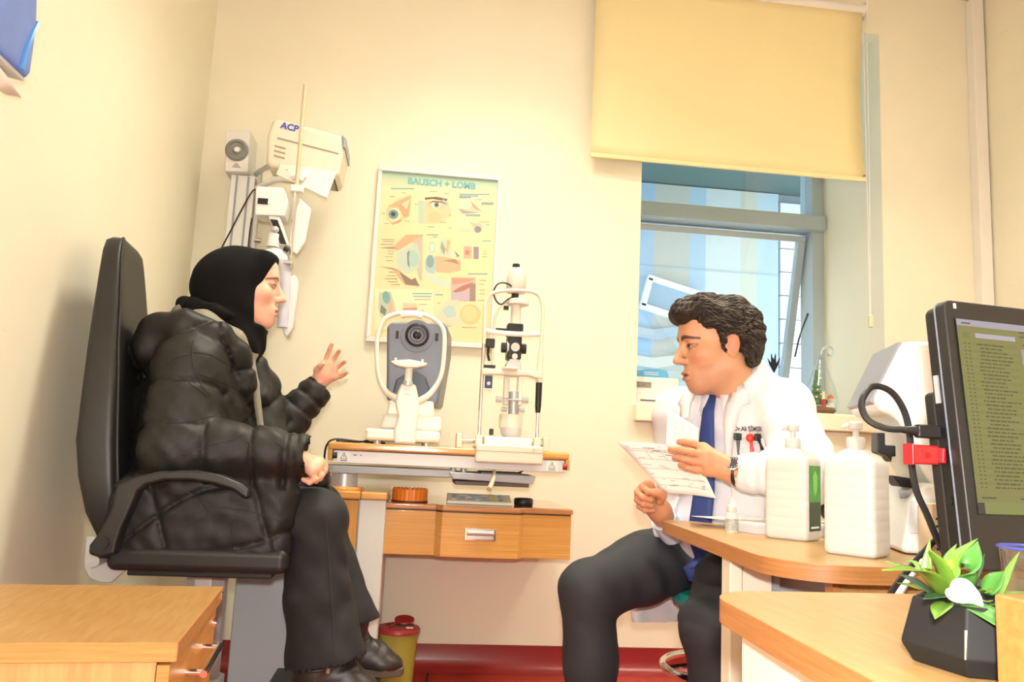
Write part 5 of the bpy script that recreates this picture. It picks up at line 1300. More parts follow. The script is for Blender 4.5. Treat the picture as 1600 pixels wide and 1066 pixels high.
flat_sheet('paper_sheet', 'loose white sheet on top of the paper pad', 'paper', [(.718, 2.01), (.83, 1.80), (1.17, 1.80), (1.18, 2.0), (.86, 2.035)], .7605, .7615, M_paper)
bp_ = thing('dark_case', 'black soft case behind the green-label pump bottle', 'case', (1.06, 1.93, .7620))
MB().sphere((1.06, 1.93, .796), .040, 20, 14, scale=(.95, .75, .85)).build('case_body', M_vinyl, bp_)
MB().torus((1.06, 1.93, .798), .0375, .002, (0, .3, 1), 28, 6).build('zip', M_black, bp_)

# white tabletop eye instrument seen from its side
wd = thing('tabletop_eye_instrument', 'white tabletop eye instrument with tilted grey screen behind the monitor', 'eye instrument', (.95, 1.50, .74))
M_dev = mat('device_white', (232, 234, 234), .35)
M_devg = mat('device_grey', (150, 152, 158), .4)
yd0, yd1 = 1.50, 1.72
hd_ = [(.972, 1.160), (1.13, 1.165), (1.165, 1.12), (1.17, .90), (1.12, .84), (1.03, .855), (.995, .92), (.985, .965), (.952, 1.008), (.925, 1.014), (.914, 1.040)]
MB().prism(hd_, lambda u, v, h: (u, h, v), yd0, yd1).build('head', M_dev, wd, bevel=.016, segs=4)
MB().prism([(.966, 1.160), (.974, 1.160), (.918, 1.030), (.908, 1.036)], lambda u, v, h: (u, h, v), yd0+.012, yd1-.012).build('screen', M_devg, wd, bevel=.003)
MB().prism([(1.00, 1.145), (1.12, 1.15), (1.13, 1.09), (1.11, .93), (1.05, .90), (1.02, .96), (1.005, 1.06)], lambda u, v, h: (u, h, v), yd0-.003, yd0+.006).build('side_panel', mat('device_panel', (240, 240, 238), .3), wd, bevel=.006, segs=3)
MB().prism([(.955, .742), (1.20, .742), (1.20, .80), (1.17, .86), (1.0, .88), (.972, .84), (.962, .78)], lambda u, v, h: (u, h, v), yd0-.02, yd1+.02).build('base', M_dev, wd, bevel=.012, segs=3)
MB().prism([(.972, .845), (1.02, .85), (1.024, .80), (1.01, .785), (.968, .78)], lambda u, v, h: (u, h, v), yd0-.0225, yd0-.018).build('side_cover', mat('device_cover', (214, 218, 226), .4), wd, bevel=.003)
MB().box((1.03, yd0-.0225, .815), (1.065, yd0-.018, .843)).build('printer_door', mat('device_cover', (214, 218, 226), .4), wd, bevel=.002)
MB().prism([(.93, .975), (.945, .975), (.945, .95), (.965, .95), (.965, .928), (.958, .928), (.956, .916), (.950, .928), (.930, .935)], lambda u, v, h: (u, h, v), yd0+.04, yd0+.09).build('forehead_clamp', M_black, wd, bevel=.002)
MB().prism([(.955, .89), (1.0, .885), (1.0, .866), (.97, .868)], lambda u, v, h: (u, h, v), yd0+.03, yd0+.10).build('joystick_shroud', M_black, wd, bevel=.003)
MB().tube([(.965, 1.52, .852), (.99, 1.51, .858), (1.01, 1.50, .852)], .008, 10).build('joystick', M_devg, wd)
MB().cyl((1.075, yd0-.004, 1.13), (1.075, yd0+.004, 1.13), .005, seg=10).build('panel_screw', M_devg, wd)

wd.rotation_euler = (0, 0, math.radians(-17))

# ================================================================== MONITOR and what hangs on it
M_mon = mat('monitor_black', (34, 33, 32), .42, var=.04, vscale=200)
mo = thing('computer_monitor', 'black all-in-one computer monitor with a patient list on screen', 'monitor', (.90, 1.0, .74), (0, 0, math.radians(9)))
# local frame: x across, y depth, z up; screen tilted back
tilt = rotm(-6, 0, 0)
cm = Vector((0, -.035, .212))
def mt(x, y, z): return cm + tilt @ Vector((x, y, z))
hw, hh_ = .245, .168
def slab(x0, x1, y0, y1, z0, z1, r=.012):
    pl = round_poly([(x0, z0, r), (x1, z0, r), (x1, z1, r), (x0, z1, r)], 5)
    return MB().prism(pl, lambda u, v, h: mt(u, h, v), y0, y1)
slab(-hw, hw, -.012, .006, -hh_, hh_).build('bezel', M_mon, mo, world=False, bevel=.003)
slab(-hw+.003, hw-.003, .006, .026, -hh_+.003, hh_-.003).build('back_shell', mat('monitor_shell', (26, 26, 27), .35), mo, world=False, bevel=.004)
slab(-hw-.0006, hw+.0006, .0035, .0055, -hh_-.0006, hh_+.0006).build('trim_line', mat('monitor_trim', (150, 160, 176), .3, metal=.4), mo, world=False)
MB().prism([(-.240, .024), (-.240, .044), (-.14, .085), (.14, .085), (.240, .044), (.240, .024)], lambda u, v, h: mt(u, v, h), -.164, .055).build('rear_bulge', M_mon, mo, world=False, bevel=.006)
slab(-hw+.013, hw-.013, -.0135, -.0122, -hh_+.066, hh_-.024, .001).build('screen_glass', mat('screen_dark', (20, 22, 20), .2), mo, world=False)
scr = MB()
SX0, SX1, SZ0, SZ1 = -hw+.014, hw-.014, -hh_+.067, hh_-.025
def srect(u0, v0, u1, v1, c, k):
    f_ = lambda u, v: mt(SX0+(SX1-SX0)*u*.80, -.0140-.00006*k, SZ0+(SZ1-SZ0)*v)
    scr.verts_faces([f_(u0, v0), f_(u1, v0), f_(u1, v1), f_(u0, v1)], [(0, 1, 2, 3)], color=hexc(*c))
OL = (116, 114, 62)
srect(0, 0, 1, 1, OL, 0); srect(0, .965, 1, 1, (150, 146, 156), 1); srect(0, 0, 1, .06, (116, 124, 66), 1)
srect(0, 0, .028, .055, (36, 40, 44), 2); srect(.20, 0, .235, .055, (78, 120, 50), 2); srect(.26, 0, 1, .055, (44, 52, 52), 2)
srect(.075, .905, .25, .93, (160, 156, 164), 2); srect(.02, .90, .05, .93, (96, 110, 50), 2)
rs_ = random.Random(7)
for i in range(38):
    v = .125 + i*.0200
    srect(.012, v-.001, .255, v+.011, (108, 112, 54) if i % 2 else (118, 116, 64), 1)
    srect(.022, v+.002, .030, v+.009, (70, 76, 40), 2); srect(.040, v+.002, .048, v+.009, (70, 76, 40), 2)
    a = .075 + rs_.random()*.02; b_ = a
    while b_ < .17 + rs_.random()*.07:
        w_ = .008+rs_.random()*.022; srect(b_, v+.002, b_+w_, v+.009, (60, 64, 36), 2); b_ += w_+.004
srect(.27, .10, .96, .64, (140, 132, 150), 1); srect(.27, .78, .96, .865, (142, 136, 150), 1); srect(.285, .79, .305, .855, (170, 70, 62), 2); srect(.29, .825, .30, .855, (206, 170, 150), 3)
for u0, v0, u1 in ((.32, .84, .37), (.32, .815, .40), (.27, .70, .36), (.28, .66, .42), (.30, .755, .36), (.27, .93, .33), (.35, .935, .42), (.28, .885, .32), (.18, .075, .26), (.02, .075, .08), (.30, .63, .38), (.27, .955, .31), (.02, .975, .06)):
    srect(u0, v0, u1, v0+.008, (66, 64, 60), 3)
srect(.33, .88, .45, .93, (140, 134, 150), 2)
scr.build('screen_image', vcol_mat('screen_glow', .4, emit=.85), mo, world=False, flat=True, fixn=False)
MB().box((-.05, .02, .012), (.05, .04, .16)).build('stand_neck', M_mon, mo, world=False, bevel=.004)
MB().box((-.12, -.08, 0), (.12, .10, .012)).build('stand_foot', M_mon, mo, world=False, bevel=.004)
for z, l_ in ((.055, .018), (.015, .010)):
    MB().cbox(mt(-hw+.0022, .016, z), (.004, .006, l_*2), tilt).build('side_port', M_silver if z > .05 else M_black, mo, world=False)
MB().cyl(mt(-hw+.001, .016, -.085), mt(-hw+.006, .016, -.085), .006, seg=14).build('audio_jack', M_black, mo, world=False)
MB().cbox(mt(-hw+.016, -.0125, hh_-.008), (.004, .0012, .007), tilt).build('bezel_scuff', mat('scuff_pale', (176, 176, 172), .6), mo, world=False)
MW = Matrix.Translation(mo.location) @ Euler((0, 0, math.radians(9))).to_matrix().to_4x4()
pw = lambda x, y, z: MW @ mt(x, y, z)
a_ = pw(-hw-.001, .016, -.030)
us = thing('usb_stick', 'red transparent USB stick plugged into the side of the monitor', 'usb stick', tuple(a_), (0, 0, math.radians(9)))
MB().box((-.052, -.008, -.0115), (-.012, .008, .0125)).build('body', mat('red_translucent', (206, 24, 34), .12, coat=.6), us, world=False, bevel=.003)
MB().box((-.053, -.0085, -.0125), (-.0505, .0085, .0135)).build('end_cap', mat('red_bright', (232, 40, 46), .2), us, world=False, bevel=.001)
MB().box((-.012, -.006, -.009), (0, .006, .010)).build('plug', mat('red_dark', (170, 20, 30), .2), us, world=False, bevel=.001)
MB().cyl((-.030, -.0082, .0), (-.030, -.0088, .0), .004, seg=12).build('led', mat('led_dark_red', (150, 12, 20), .2), us, world=False)
b0 = pw(-hw-.001, .016, .0)
uc = thing('usb_cable', 'black USB cable looping out of the side of the monitor', 'cable', tuple(b0))
MB().cbox(b0+Vector((-.017, 0, 0)), (.032, .012, .017)).build('plug', M_black, uc, bevel=.003)
MB().cyl(b0+Vector((-.032, 0, 0)), b0+Vector((-.052, 0, .001)), .0065, .0042, seg=12).build('strain_relief', M_black, uc)
cpth = [b0+Vector(p) for p in ((-.050, 0, .001), (-.072, .004, .002), (-.090, .012, .012), (-.092, .022, .034), (-.072, .030, .056), (-.045, .034, .052), (-.026, .036, .030), (-.018, .036, .0), (-.016, .036, -.04), (-.010, .036, -.075), (.004, .036, -.105), (.02, .04, -.135), (.05, .06, -.160), (.10, .08, -.172))]
MB().tube(bez(cpth, 6), .0042, 8).build('lead', M_black, uc)
cable('black power cable hanging in the gap between the desks', [(.99, 1.20, .86), (.90, 1.20, .85), (.83, 1.195, .80), (.78, 1.19, .755), (.73, 1.18, .70), (.68, 1.16, .60), (.66, 1.15, .40), (.70, 1.15, .006)], .0045, M_black, 'power_cable')
cable('white power cable hanging in the gap between the desks', [(1.0, 1.22, .845), (.90, 1.215, .845), (.845, 1.21, .80), (.80, 1.205, .755), (.755, 1.195, .70), (.70, 1.18, .60), (.68, 1.17, .40), (.72, 1.17, .006)], .0055, M_whitepl, 'power_cable')
bxs = thing('label_box', 'small tan carton with printed label behind the cables', 'box', (.945, 1.36, .74))
MB().box((.915, 1.335, .7405), (.985, 1.375, .845)).build('carton', mat('carton_tan', (206, 186, 158), .7), bxs, bevel=.002)
for k in range(5):
    MB().box((.922, 1.3343, .765+.013*k), (.962-.006*(k % 2), 1.3348, .769+.013*k)).build('printed_line', M_ink, bxs)

# ================================================================== PLANT, CUP, BLOCK on the reception desk
pl_ = thing('potted_plant', 'artificial green plant with white calla flower in a faceted black pot', 'plant', (.486, .648, .74))
M_pot = mat('pot_black', (13, 12, 12), .7, var=.12, vscale=40)
def ring(r, z, n=6, ph=.75): return [(.486+r*math.cos(ph+2*math.pi*i/n), .648+r*math.sin(ph+2*math.pi*i/n), z) for i in range(n)]
rs6 = [ring(.054, .7405), ring(.064, .756), ring(.0535, .7945), ring(.049, .7945), ring(.047, .785)]
mb = MB(); vs_ = [p for r_ in rs6 for p in r_]
mb.verts_faces(vs_, [(j*6+i, j*6+(i+1) % 6, (j+1)*6+(i+1) % 6, (j+1)*6+i) for j in range(4) for i in range(6)] + [(5, 4, 3, 2, 1, 0), tuple(range(24, 30))])
mb.build('pot', M_pot, pl_, flat=True, bevel=.002)
M_gold = mat('worn_gold_edge', (150, 116, 62), .4, metal=.4)
for i in (3,):
    MB().tube([Vector(rs6[1][i])*1.0, (Vector(rs6[1][i])*.45+Vector(rs6[2][i])*.55)], [.0007, .0014], 5).build('pot_edge_wear', M_gold, pl_)
MB().cyl((.486, .648, .775), (.486, .648, .786), .040, seg=18).build('soil', mat('moss_dark', (42, 56, 34), .9, var=.4, vscale=120), pl_)
GR = [mat('leaf_lime', (104, 138, 44), .42, var=.18, vscale=40), mat('leaf_yellow_green', (96, 134, 46), .42, var=.15, vscale=40), mat('leaf_green', (66, 120, 46), .42, var=.18, vscale=40), mat('leaf_deep_green', (30, 66, 40), .45, var=.2, vscale=40)]
for (b_, m_, t_, wd_, ci) in LEAVES:
    P_ = bez([b_, m_, t_], 6); n_ = len(P_)
    side0 = None; grid = []
    for i, p in enumerate(P_):
        d = (P_[min(i+1, n_-1)]-P_[max(i-1, 0)]).normalized()
        view = (Vector((0, 0, .9))-p).normalized()*.55 + Vector((0, 0, .65)) + Vector((0.2, .3, 0))
        s_ = d.cross(view).normalized(); up_ = s_.cross(d).normalized()
        t = i/(n_-1); w_ = wd_*max(.03, math.sin(math.pi*min(1, .12+.88*t)**.85))
        if t > .98: w_ = wd_*.02
        grid.append([p + s_*(w_*.5*k) + up_*(w_*.16*abs(k)) for k in (-1, -.5, 0, .5, 1)])
    MB().sheet(grid).build('leaf', GR[ci], pl_, solid=.0008, fixn=False)
sp_ = MB()
for ring_k in (0,):
    cen = Vector(SPATHE_C); rim = [Vector(p) for p in SPATHE]; m_ = len(rim)
    vs_ = [cen] + [cen.lerp(p, .5)+Vector((0, .004, -.002)) for p in rim] + rim
    fs_ = [(0, 1+i, 1+(i+1) % m_) for i in range(m_)] + [(1+i, 1+m_+i, 1+m_+(i+1) % m_, 1+(i+1) % m_) for i in range(m_)]
    sp_.verts_faces(vs_, fs_)
sp_.build('calla_flower', mat('calla_white', (226, 226, 216), .5), pl_, solid=.0008, subsurf=1)
MB().tube([SPATHE_C, (SPATHE_C[0]+.002, SPATHE_C[1]-.006, SPATHE_C[2]+.010)], [.0022, .0018], 8).build('spadix', mat('spadix_yellow', (236, 206, 80), .6), pl_)
MB().tube(STAMEN, [.0028, .0034, .0022], 8).build('yellow_bud', mat('bud_orange', (236, 176, 40), .6), pl_)
MB().sphere((.492, .695, .806), .008, 10, 8, scale=(.7, .7, 1.3)).build('maroon_bud', mat('bud_maroon', (96, 30, 44), .5), pl_)
MB().sphere((.470, .70, .818), .0035, 10, 8).build('small_flower', mat('calla_white', (226, 226, 216), .5), pl_)
cu = thing('plastic_cup', 'clear plastic cup with blue rim behind the plant', 'cup', (.668, .80, .74))
MB().lathe([(.0, .001), (.028, .001), (.029, .004), (.036, .082), (.0375, .0835), (.0365, .0845), (.0345, .082), (.0275, .006), (0, .005)], (.668, .80, .74), seg=30).build('cup_wall', glass_mat('cup_plastic', (.90, .92, .93), .10, .05), cu)
MB().torus((.668, .80, .8245), .0368, .0016, (0, 0, 1), 32, 6).build('cup_rim', mat('rim_blue', (70, 80, 170), .3), cu)
MB().cyl((.668, .80, .748), (.668, .80, .775), .0285, .031, seg=24).build('cup_content', mat('content_beige', (186, 164, 144), .6, var=.2, vscale=60), cu)
wb = thing('wooden_block', 'light wooden desk block cut by the right picture edge', 'block', (.52, .55, .74))
MB().box((.442, .535, .7405), (.60, .575, .812)).build('block', wood('block_oak', (164, 122, 66), (146, 104, 52), (3, 20, 20), 4, .4), wb, bevel=.003)
MB().cyl((.449, .5345, .775), (.449, .5355, .775), .004, seg=12).build('screw_hole', mat('hole_brown', (120, 80, 36), .7), wb)

# ================================================================== PEOPLE
from mathutils.bvhtree import BVHTree
def lin(r, g, b): return np.array(s2l((r/255., g/255., b/255.)))
def mixc(c, col, w): return c*(1-w[:, None]) + np.array(col)[None]*w[:, None]
def sstep(a, b, x): t = np.clip((x-a)/(b-a), 0, 1); return t*t*(3-2*t)

def make_head(man):
    S = SDF((-.135, -.105, -.22), (.15, .105, .15), .0023)
    S.ell((-.014, 0, .030), (.097, .074, .082), k=0)
    S.ell((.028, 0, -.030), (.066, .060 if man else .058, .090), k=.03)
    for s in (-1, 1):
        S.cap((-.008, s*.050, -.060), (.060, s*.018, -.098), .021 if man else .018, .018, k=.03)
        S.ell((.053, s*.040, -.022), (.028, .024, .022), k=.025)
    S.ell((.073, 0, -.101), (.019, .022 if man else .019, .016), k=.022)
    S.ell((.048, 0, .055), (.046, .055, .042), k=.03)
    S.cap((.081, -.027, .027), (.081, .027, .027), .0145 if man else .0125, k=.02)
    for s in (-1, 1):
        S.ell((.101, s*.031, .005), (.019, .019, .0125), k=.014, op='s')
    S.cap((.089, 0, .018), (.112 if man else .109, 0, -.022), .0085, .0100, k=.012)
    S.ell((.1145 if man else .1130, 0, -.030), (.0125, .012, .0100), k=.008)
    for s in (-1, 1):
        S.ell((.101, s*.0115, -.034), (.0105, .0065, .0075), k=.006)
        S.ell((.108, s*.0055, -.0415), (.0045, .003, .004), k=.002, op='s')
    S.ell((.078, 0, -.070), (.021, .030, .022), k=.02)
    S.ell((.0985, 0, -.0635), (.0085, .022, .0055), k=.005)
    S.ell((.0975, 0, -.0775), (.0090, .019, .0065), k=.005)
    S.ell((.106, 0, -.0705), (.012, .021, .0018 if man else .0038), k=.002, op='s')
    for s in (-1, 1):
        S.ell((.0785, s*.031, .004), (.0145, .0145, .0145), k=.004)
        S.ell((.095, s*.0318, .003), (.012, .0128, .0046), k=.0015, op='s')
    S.cap((-.022, 0, -.06), (-.048, 0, -.22), .055, .058, k=.035)
    if man:
        Re = np.array(rotm(0, -14, 0))
        for s in (-1, 1):
            S.ell((-.010, s*.076, -.008), (.0185, .0085, .032), Re, k=.008)
            S.ell((-.003, s*.0865, -.003), (.0100, .0070, .0175), Re, k=.003, op='s')
            S.cap((-.012, s*.083, .008), (-.004, s*.083, .012), .0028, k=.002)
            S.ell((.008, s*.077, -.010), (.005, .006, .007), k=.003)
    V, Q = S.mesh(2)
    x, y, z = V.T
    base = lin(208, 154, 118) if man else lin(226, 178, 152)
    C = np.tile(base, (len(V), 1))
    # cheeks, nose and ears a little redder
    for s in (-1, 1):
        d = np.sqrt(((x-.07)/.03)**2+((y-s*.042)/.025)**2+((z+.03)/.024)**2)
        C = mixc(C, lin(208, 136, 108) if man else lin(222, 154, 134), .4*(1-sstep(.3, 1.3, d)))
        if man:
            d = np.sqrt(((x+.008)/.022)**2+((y-s*.08)/.014)**2+((z+.008)/.034)**2)
            C = mixc(C, lin(226, 138, 112), .75*(1-sstep(.6, 1.2, d)))
    # lips
    d = np.sqrt(((y)/.023)**2+((z+.0705)/.0125)**2)
    C = mixc(C, lin(186, 104, 88) if man else lin(200, 104, 98), (.7 if man else .85)*(1-sstep(.75, 1.05, d))*(x > .088))
    d = np.sqrt((y/.021)**2+((z+.0705)/.0025)**2); C = mixc(C, lin(96, 40, 38), .8*(1-sstep(.6, 1.2, d))*(x > .08))
    # eyebrows
    for s in (-1, 1):
        t = np.clip((s*y-.010)/.044, 0, 1)
        zc = .0215 + .0085*np.sin(math.pi*np.clip(t*.85+.12, 0, 1)) - .004*t
        w = (.0060 if man else .0046)*(1.05-.5*t)
        dd = np.abs(z-zc)/w
        m = (1-sstep(.7, 1.25, dd))*(s*y > .010)*(s*y < .054)*(x > .03)
        C = mixc(C, lin(50, 37, 30), (.92 if man else .8)*m)
        # lid line
        de = np.sqrt(((y-s*.0318)/.0150)**2+((z-.003)/.0068)**2)
        C = mixc(C, lin(100, 68, 56), .6*(1-sstep(.2, .45, np.abs(de-1.0)))*(x > .07))
    if man:   # shaved beard
        d = np.sqrt(((x-.05)/.06)**2+((z+.09)/.045)**2)
        C = mixc(C, lin(176, 128, 102), .45*(1-sstep(.7, 1.2, d))*(z < -.05))
    return V, Q, C

def eye_parts(parent, M, s_, gaze, off):
    # eyeballs and lash lines, placed with the head's transform M (4x4, numpy)
    for s in (-1, 1):
        c = np.array((.0785, s*.031, .004))
        S = 14; mb = MB()
        mb.sphere((0, 0, 0), .0127, 24, 16)
        mb.bm.verts.ensure_lookup_table()
        g = Vector(gaze).normalized()
        cl = mb.bm.loops.layers.float_color.new('Col')
        for f in mb.bm.faces:
            for l in f.loops:
                a = math.acos(max(-1, min(1, l.vert.co.normalized().dot(g))))
                l[cl] = hexc(10, 8, 8) if a < .17 else (hexc(62, 38, 24) if a < .48 else hexc(226, 218, 210))
        for v in mb.bm.verts:
            p = M @ np.append(np.array(v.co)+c, 1); v.co = p[:3]
        mb.build('eyeball', vcol_mat('eye_surface', .12), parent)
        lash = []
        for i in range(9):
            t = -1+2*i/8
            yy = s*.0318+.0128*t; zz = .003+.0050*(1-t*t)
            xx = .0785+math.sqrt(max(1e-6, .0150**2-(yy-s*.031)**2-(zz-.004)**2))
            lash.append((M @ np.array((xx, yy, zz, 1)))[:3])
        MB().tube(lash, [.0004]+[.0010]*7+[.0004], 5).build('eyelashes', mat('lash_dark', (30, 22, 20), .6), parent)

def head_matrix(origin, yaw, pitch, roll=0, scale=1.0):
    R = (Euler((0, 0, math.radians(yaw))).to_matrix() @ Euler((0, math.radians(pitch), 0)).to_matrix() @ Euler((math.radians(roll), 0, 0)).to_matrix())
    M = np.eye(4); M[:3, :3] = np.array(R)*scale; M[:3, 3] = origin
    return M
def xf(M, V): return V@M[:3, :3].T + M[:3, 3]

def finger(S, pts, r0, r1, k=.004):
    n = len(pts)-1
    for i in range(n):
        S.cap(pts[i], pts[i+1], r0+(r1-r0)*i/n, r0+(r1-r0)*(i+1)/n, k)

def skin_hand(S, wrist, bases, tips_chains, thumb, rw, rp, rf, k=.008):
    # palm as a fan from the wrist to each finger base
    for b in bases: S.cap(wrist, b, rw, rp, k=.014)
    for i in range(len(bases)-1): S.cap(bases[i], bases[i+1], rp, rp, k=.010)
    for ch_ in tips_chains: finger(S, ch_, rf, rf*.82)
    if thumb: finger(S, thumb, rf*1.25, rf*.95, k=.008)

SKIN_W = lin(224, 170, 142); SKIN_M = lin(206, 148, 112)
def hand_cols(V, base, knuck):
    C = np.tile(base, (len(V), 1))
    for p, r in knuck:
        d = np.linalg.norm(V-np.array(p), axis=1)/r
        C = mixc(C, lin(226, 130, 106), .45*(1-sstep(.3, 1.1, d)))
    return C
M_skin = vcol_mat('skin', .46, sss=.12, spec=.4)

def wrinkle(P, amp, f1=31., f2=47.):
    x, y, z = P[:, 0], P[:, 1], P[:, 2]
    return amp*(np.sin(f1*x+2.1*np.sin(19*z)+f2*.4*y)*np.sin(f2*z+1.7*np.sin(23*x)) + .6*np.sin(f2*1.7*(x+z)+3*np.sin(14*y)))

def seg_t(P, a, b):
    a = np.array(a); b = np.array(b); ab = b-a
    t = np.clip(((P-a)@ab)/(ab@ab), 0, 1); d = np.linalg.norm(P-a-t[:, None]*ab, axis=1)
    return t, d, np.linalg.norm(ab)

# ------------------------------------------------------------------ the patient
pw_ = thing('person', 'person in black headscarf and black puffer coat sitting in the patient chair', 'person', (-.55, 2.42, .60))
MH = head_matrix((-.526, 2.420, 1.352), 6, 0, 0, 1.0)
V, Q, C = make_head(False)
parts = [(xf(MH, V), Q)]; cols = [C]
# far hand, raised, palm to the front
S = SDF((-.40, 2.58, 1.00), (-.19, 2.72, 1.26), .0024)
wr = (-.325, 2.665, 1.085)
b4 = [(-.303, 2.660, 1.158), (-.286, 2.664, 1.158), (-.273, 2.664, 1.140), (-.268, 2.662, 1.118)]
ch4 = [[(-.303, 2.660, 1.156), (-.294, 2.658, 1.188), (-.287, 2.650, 1.208), (-.281, 2.645, 1.223)],
       [(-.286, 2.664, 1.156), (-.270, 2.662, 1.180), (-.260, 2.650, 1.195), (-.254, 2.640, 1.203)],
       [(-.273, 2.664, 1.138), (-.253, 2.660, 1.155), (-.241, 2.650, 1.164), (-.234, 2.640, 1.168)],
       [(-.268, 2.662, 1.114), (-.247, 2.658, 1.120), (-.234, 2.650, 1.127), (-.226, 2.642, 1.133)]]
skin_hand(S, wr, b4, ch4, [(-.326, 2.655, 1.112), (-.322, 2.640, 1.138), (-.310, 2.630, 1.150), (-.301, 2.625, 1.155)], .020, .0115, .0078)
S.ell((-.300, 2.652, 1.125), (.020, .010, .026), k=.012)
S.cap(wr, (-.36, 2.67, 1.03), .021, .026, k=.012)
V, Q = S.mesh(2); parts.append((V, Q)); cols.append(hand_cols(V, SKIN_W, [(c[-1], .016) for c in ch4] + [((-.30, 2.64, 1.11), .02)]))
# near hand, loosely closed in the lap
S = SDF((-.37, 2.17, .77), (-.21, 2.31, .91), .0024)
wr2 = (-.295, 2.228, .852)
b4b = [(-.250, 2.262, .853), (-.246, 2.243, .848), (-.250, 2.225, .838), (-.260, 2.210, .826)]
ch4b = [[b4b[0], (-.232, 2.266, .838), (-.240, 2.262, .815), (-.262, 2.256, .812)], [b4b[1], (-.230, 2.243, .828), (-.241, 2.240, .806), (-.264, 2.238, .806)],
        [b4b[2], (-.236, 2.223, .816), (-.250, 2.222, .800), (-.272, 2.226, .804)], [b4b[3], (-.250, 2.206, .806), (-.264, 2.208, .796), (-.282, 2.214, .803)]]
skin_hand(S, wr2, b4b, ch4b, [(-.278, 2.262, .845), (-.258, 2.275, .828), (-.246, 2.272, .812)], .020, .0125, .0083)
S.cap(wr2, (-.36, 2.222, .868), .022, .028, k=.012)
V, Q = S.mesh(2); parts.append((V, Q)); cols.append(hand_cols(V, SKIN_W, [(b, .014) for b in b4b]))
# body under the clothes
S = SDF((-.78, 2.15, .20), (-.04, 2.74, 1.28), .011)
S.ell((-.62, 2.42, .74), (.10, .15, .09), k=.03).ell((-.60, 2.42, .90), (.09, .13, .13), k=.05).ell((-.58, 2.42, 1.04), (.09, .14, .12), k=.05)
S.cap((-.58, 2.42, 1.10), (-.56, 2.42, 1.20), .055, .05, k=.04)
for s, kn, an in ((-1, (-.235, 2.30, .69), (-.205, 2.30, .30)), (1, (-.285, 2.52, .69), (-.15, 2.52, .30))):
    S.cap((-.60, 2.42+s*.09, .71), kn, .075, .050, k=.03); S.cap(kn, an, .050, .026, k=.03)
S.chain([(-.595, 2.27, 1.10), (-.605, 2.215, .875), (-.36, 2.222, .868)], [.045, .038, .03], k=.03)
S.chain([(-.54, 2.56, 1.10), (-.425, 2.655, .935), (-.355, 2.67, 1.03)], [.045, .038, .03], k=.03)
V, Q = S.mesh(1); parts.append((V, Q)); cols.append(np.tile(SKIN_W, (len(V), 1)))
body = np_mesh('body', parts, M_skin, pw_, np.concatenate(cols))
eye_parts(pw_, MH, 1, (1, -.05, -.05), None)

# headscarf
S = SDF((-.21, -.17, -.22), (.13, .17, .14), .0035)
S.ell((-.020, 0, .034), (.106, .084, .086), k=0)
S.ell((.030, 0, .050), (.066, .068, .056), k=.03)
S.ell((-.065, 0, -.005), (.088, .082, .085), k=.04)
S.ell((.000, 0, -.045), (.072, .076, .080), k=.04)
S.cap((-.015, 0, -.09), (-.022, 0, -.185), .070, .078, k=.05)
S.cap((.030, 0, -.105), (.015, 0, -.165), .050, .058, k=.04)
S.cap((.055, -.045, .082), (.055, .045, .082), .020, k=.03)
S.ell((.076, 0, .080), (.024, .045, .020), k=.02)
S.chain([(-.158, -.02, -.072), (-.125, -.070, -.082), (-.065, -.088, -.092), (-.02, -.082, -.10)], [.026, .024, .018, .010], k=.008)
S.chain([(-.15, .02, -.085), (-.10, .07, -.098)], [.022, .018], k=.012)
def face_cut(P):
    x, y, z = P[..., 0], P[..., 1], P[..., 2]
    # in front of a line from the forehead to the cheek, then a vertical edge, closed under the chin
    e1 = ((.036 - x)*.0 + ((.084-.040)*(z-(-.030)) - (.072+.030)*(x-.040)))/math.hypot(.044, .102)
    e2 = (.040 - x)
    e3 = (-.112 - z) + (x-.04)*-.35
    return np.maximum(np.maximum(e1, e2), e3)
S.field(face_cut, .004, 's')
S.disp(lambda P: .0022*np.sin(70*(P[:, 0]*.8+P[:, 2]) + 5*np.sin(18*P[:, 1])) * sstep(-.02, -.10, P[:, 2]) + .0010*np.sin(60*P[:, 0]-34*P[:, 2]+3*np.sin(30*P[:, 1])))
V, Q = S.mesh(2)
np_mesh('headscarf', [(xf(MH, V), Q)], mat('black_scarf_jersey', (13, 13, 14), .9, bump=.25, bscale=700, spec=.2), pw_)

# hoodie collar and zip strip
S = SDF((-.76, 2.24, .84), (-.38, 2.60, 1.30), .0055)
S.chain([(-.52, 2.34, 1.185), (-.60, 2.315, 1.225), (-.67, 2.37, 1.248), (-.69, 2.42, 1.252), (-.67, 2.47, 1.248), (-.60, 2.525, 1.225), (-.50, 2.47, 1.185), (-.485, 2.41, 1.16)], [.026, .030, .032, .032, .032, .030, .026, .022], k=.02)
S.cap((-.52, 2.34, 1.185), (-.482, 2.395, 1.15), .024, .018, k=.02)
S.ell((-.57, 2.42, 1.10), (.085, .12, .10), k=.03)
S.chain([(-.492, 2.392, 1.165), (-.462, 2.388, 1.06), (-.432, 2.388, .92)], [.014, .012, .010], k=.01)
V, Q = S.mesh(2)
np_mesh('hoodie', [(V, Q)], mat('grey_green_hoodie', (138, 134, 116), .8, bump=.2, bscale=500), pw_)

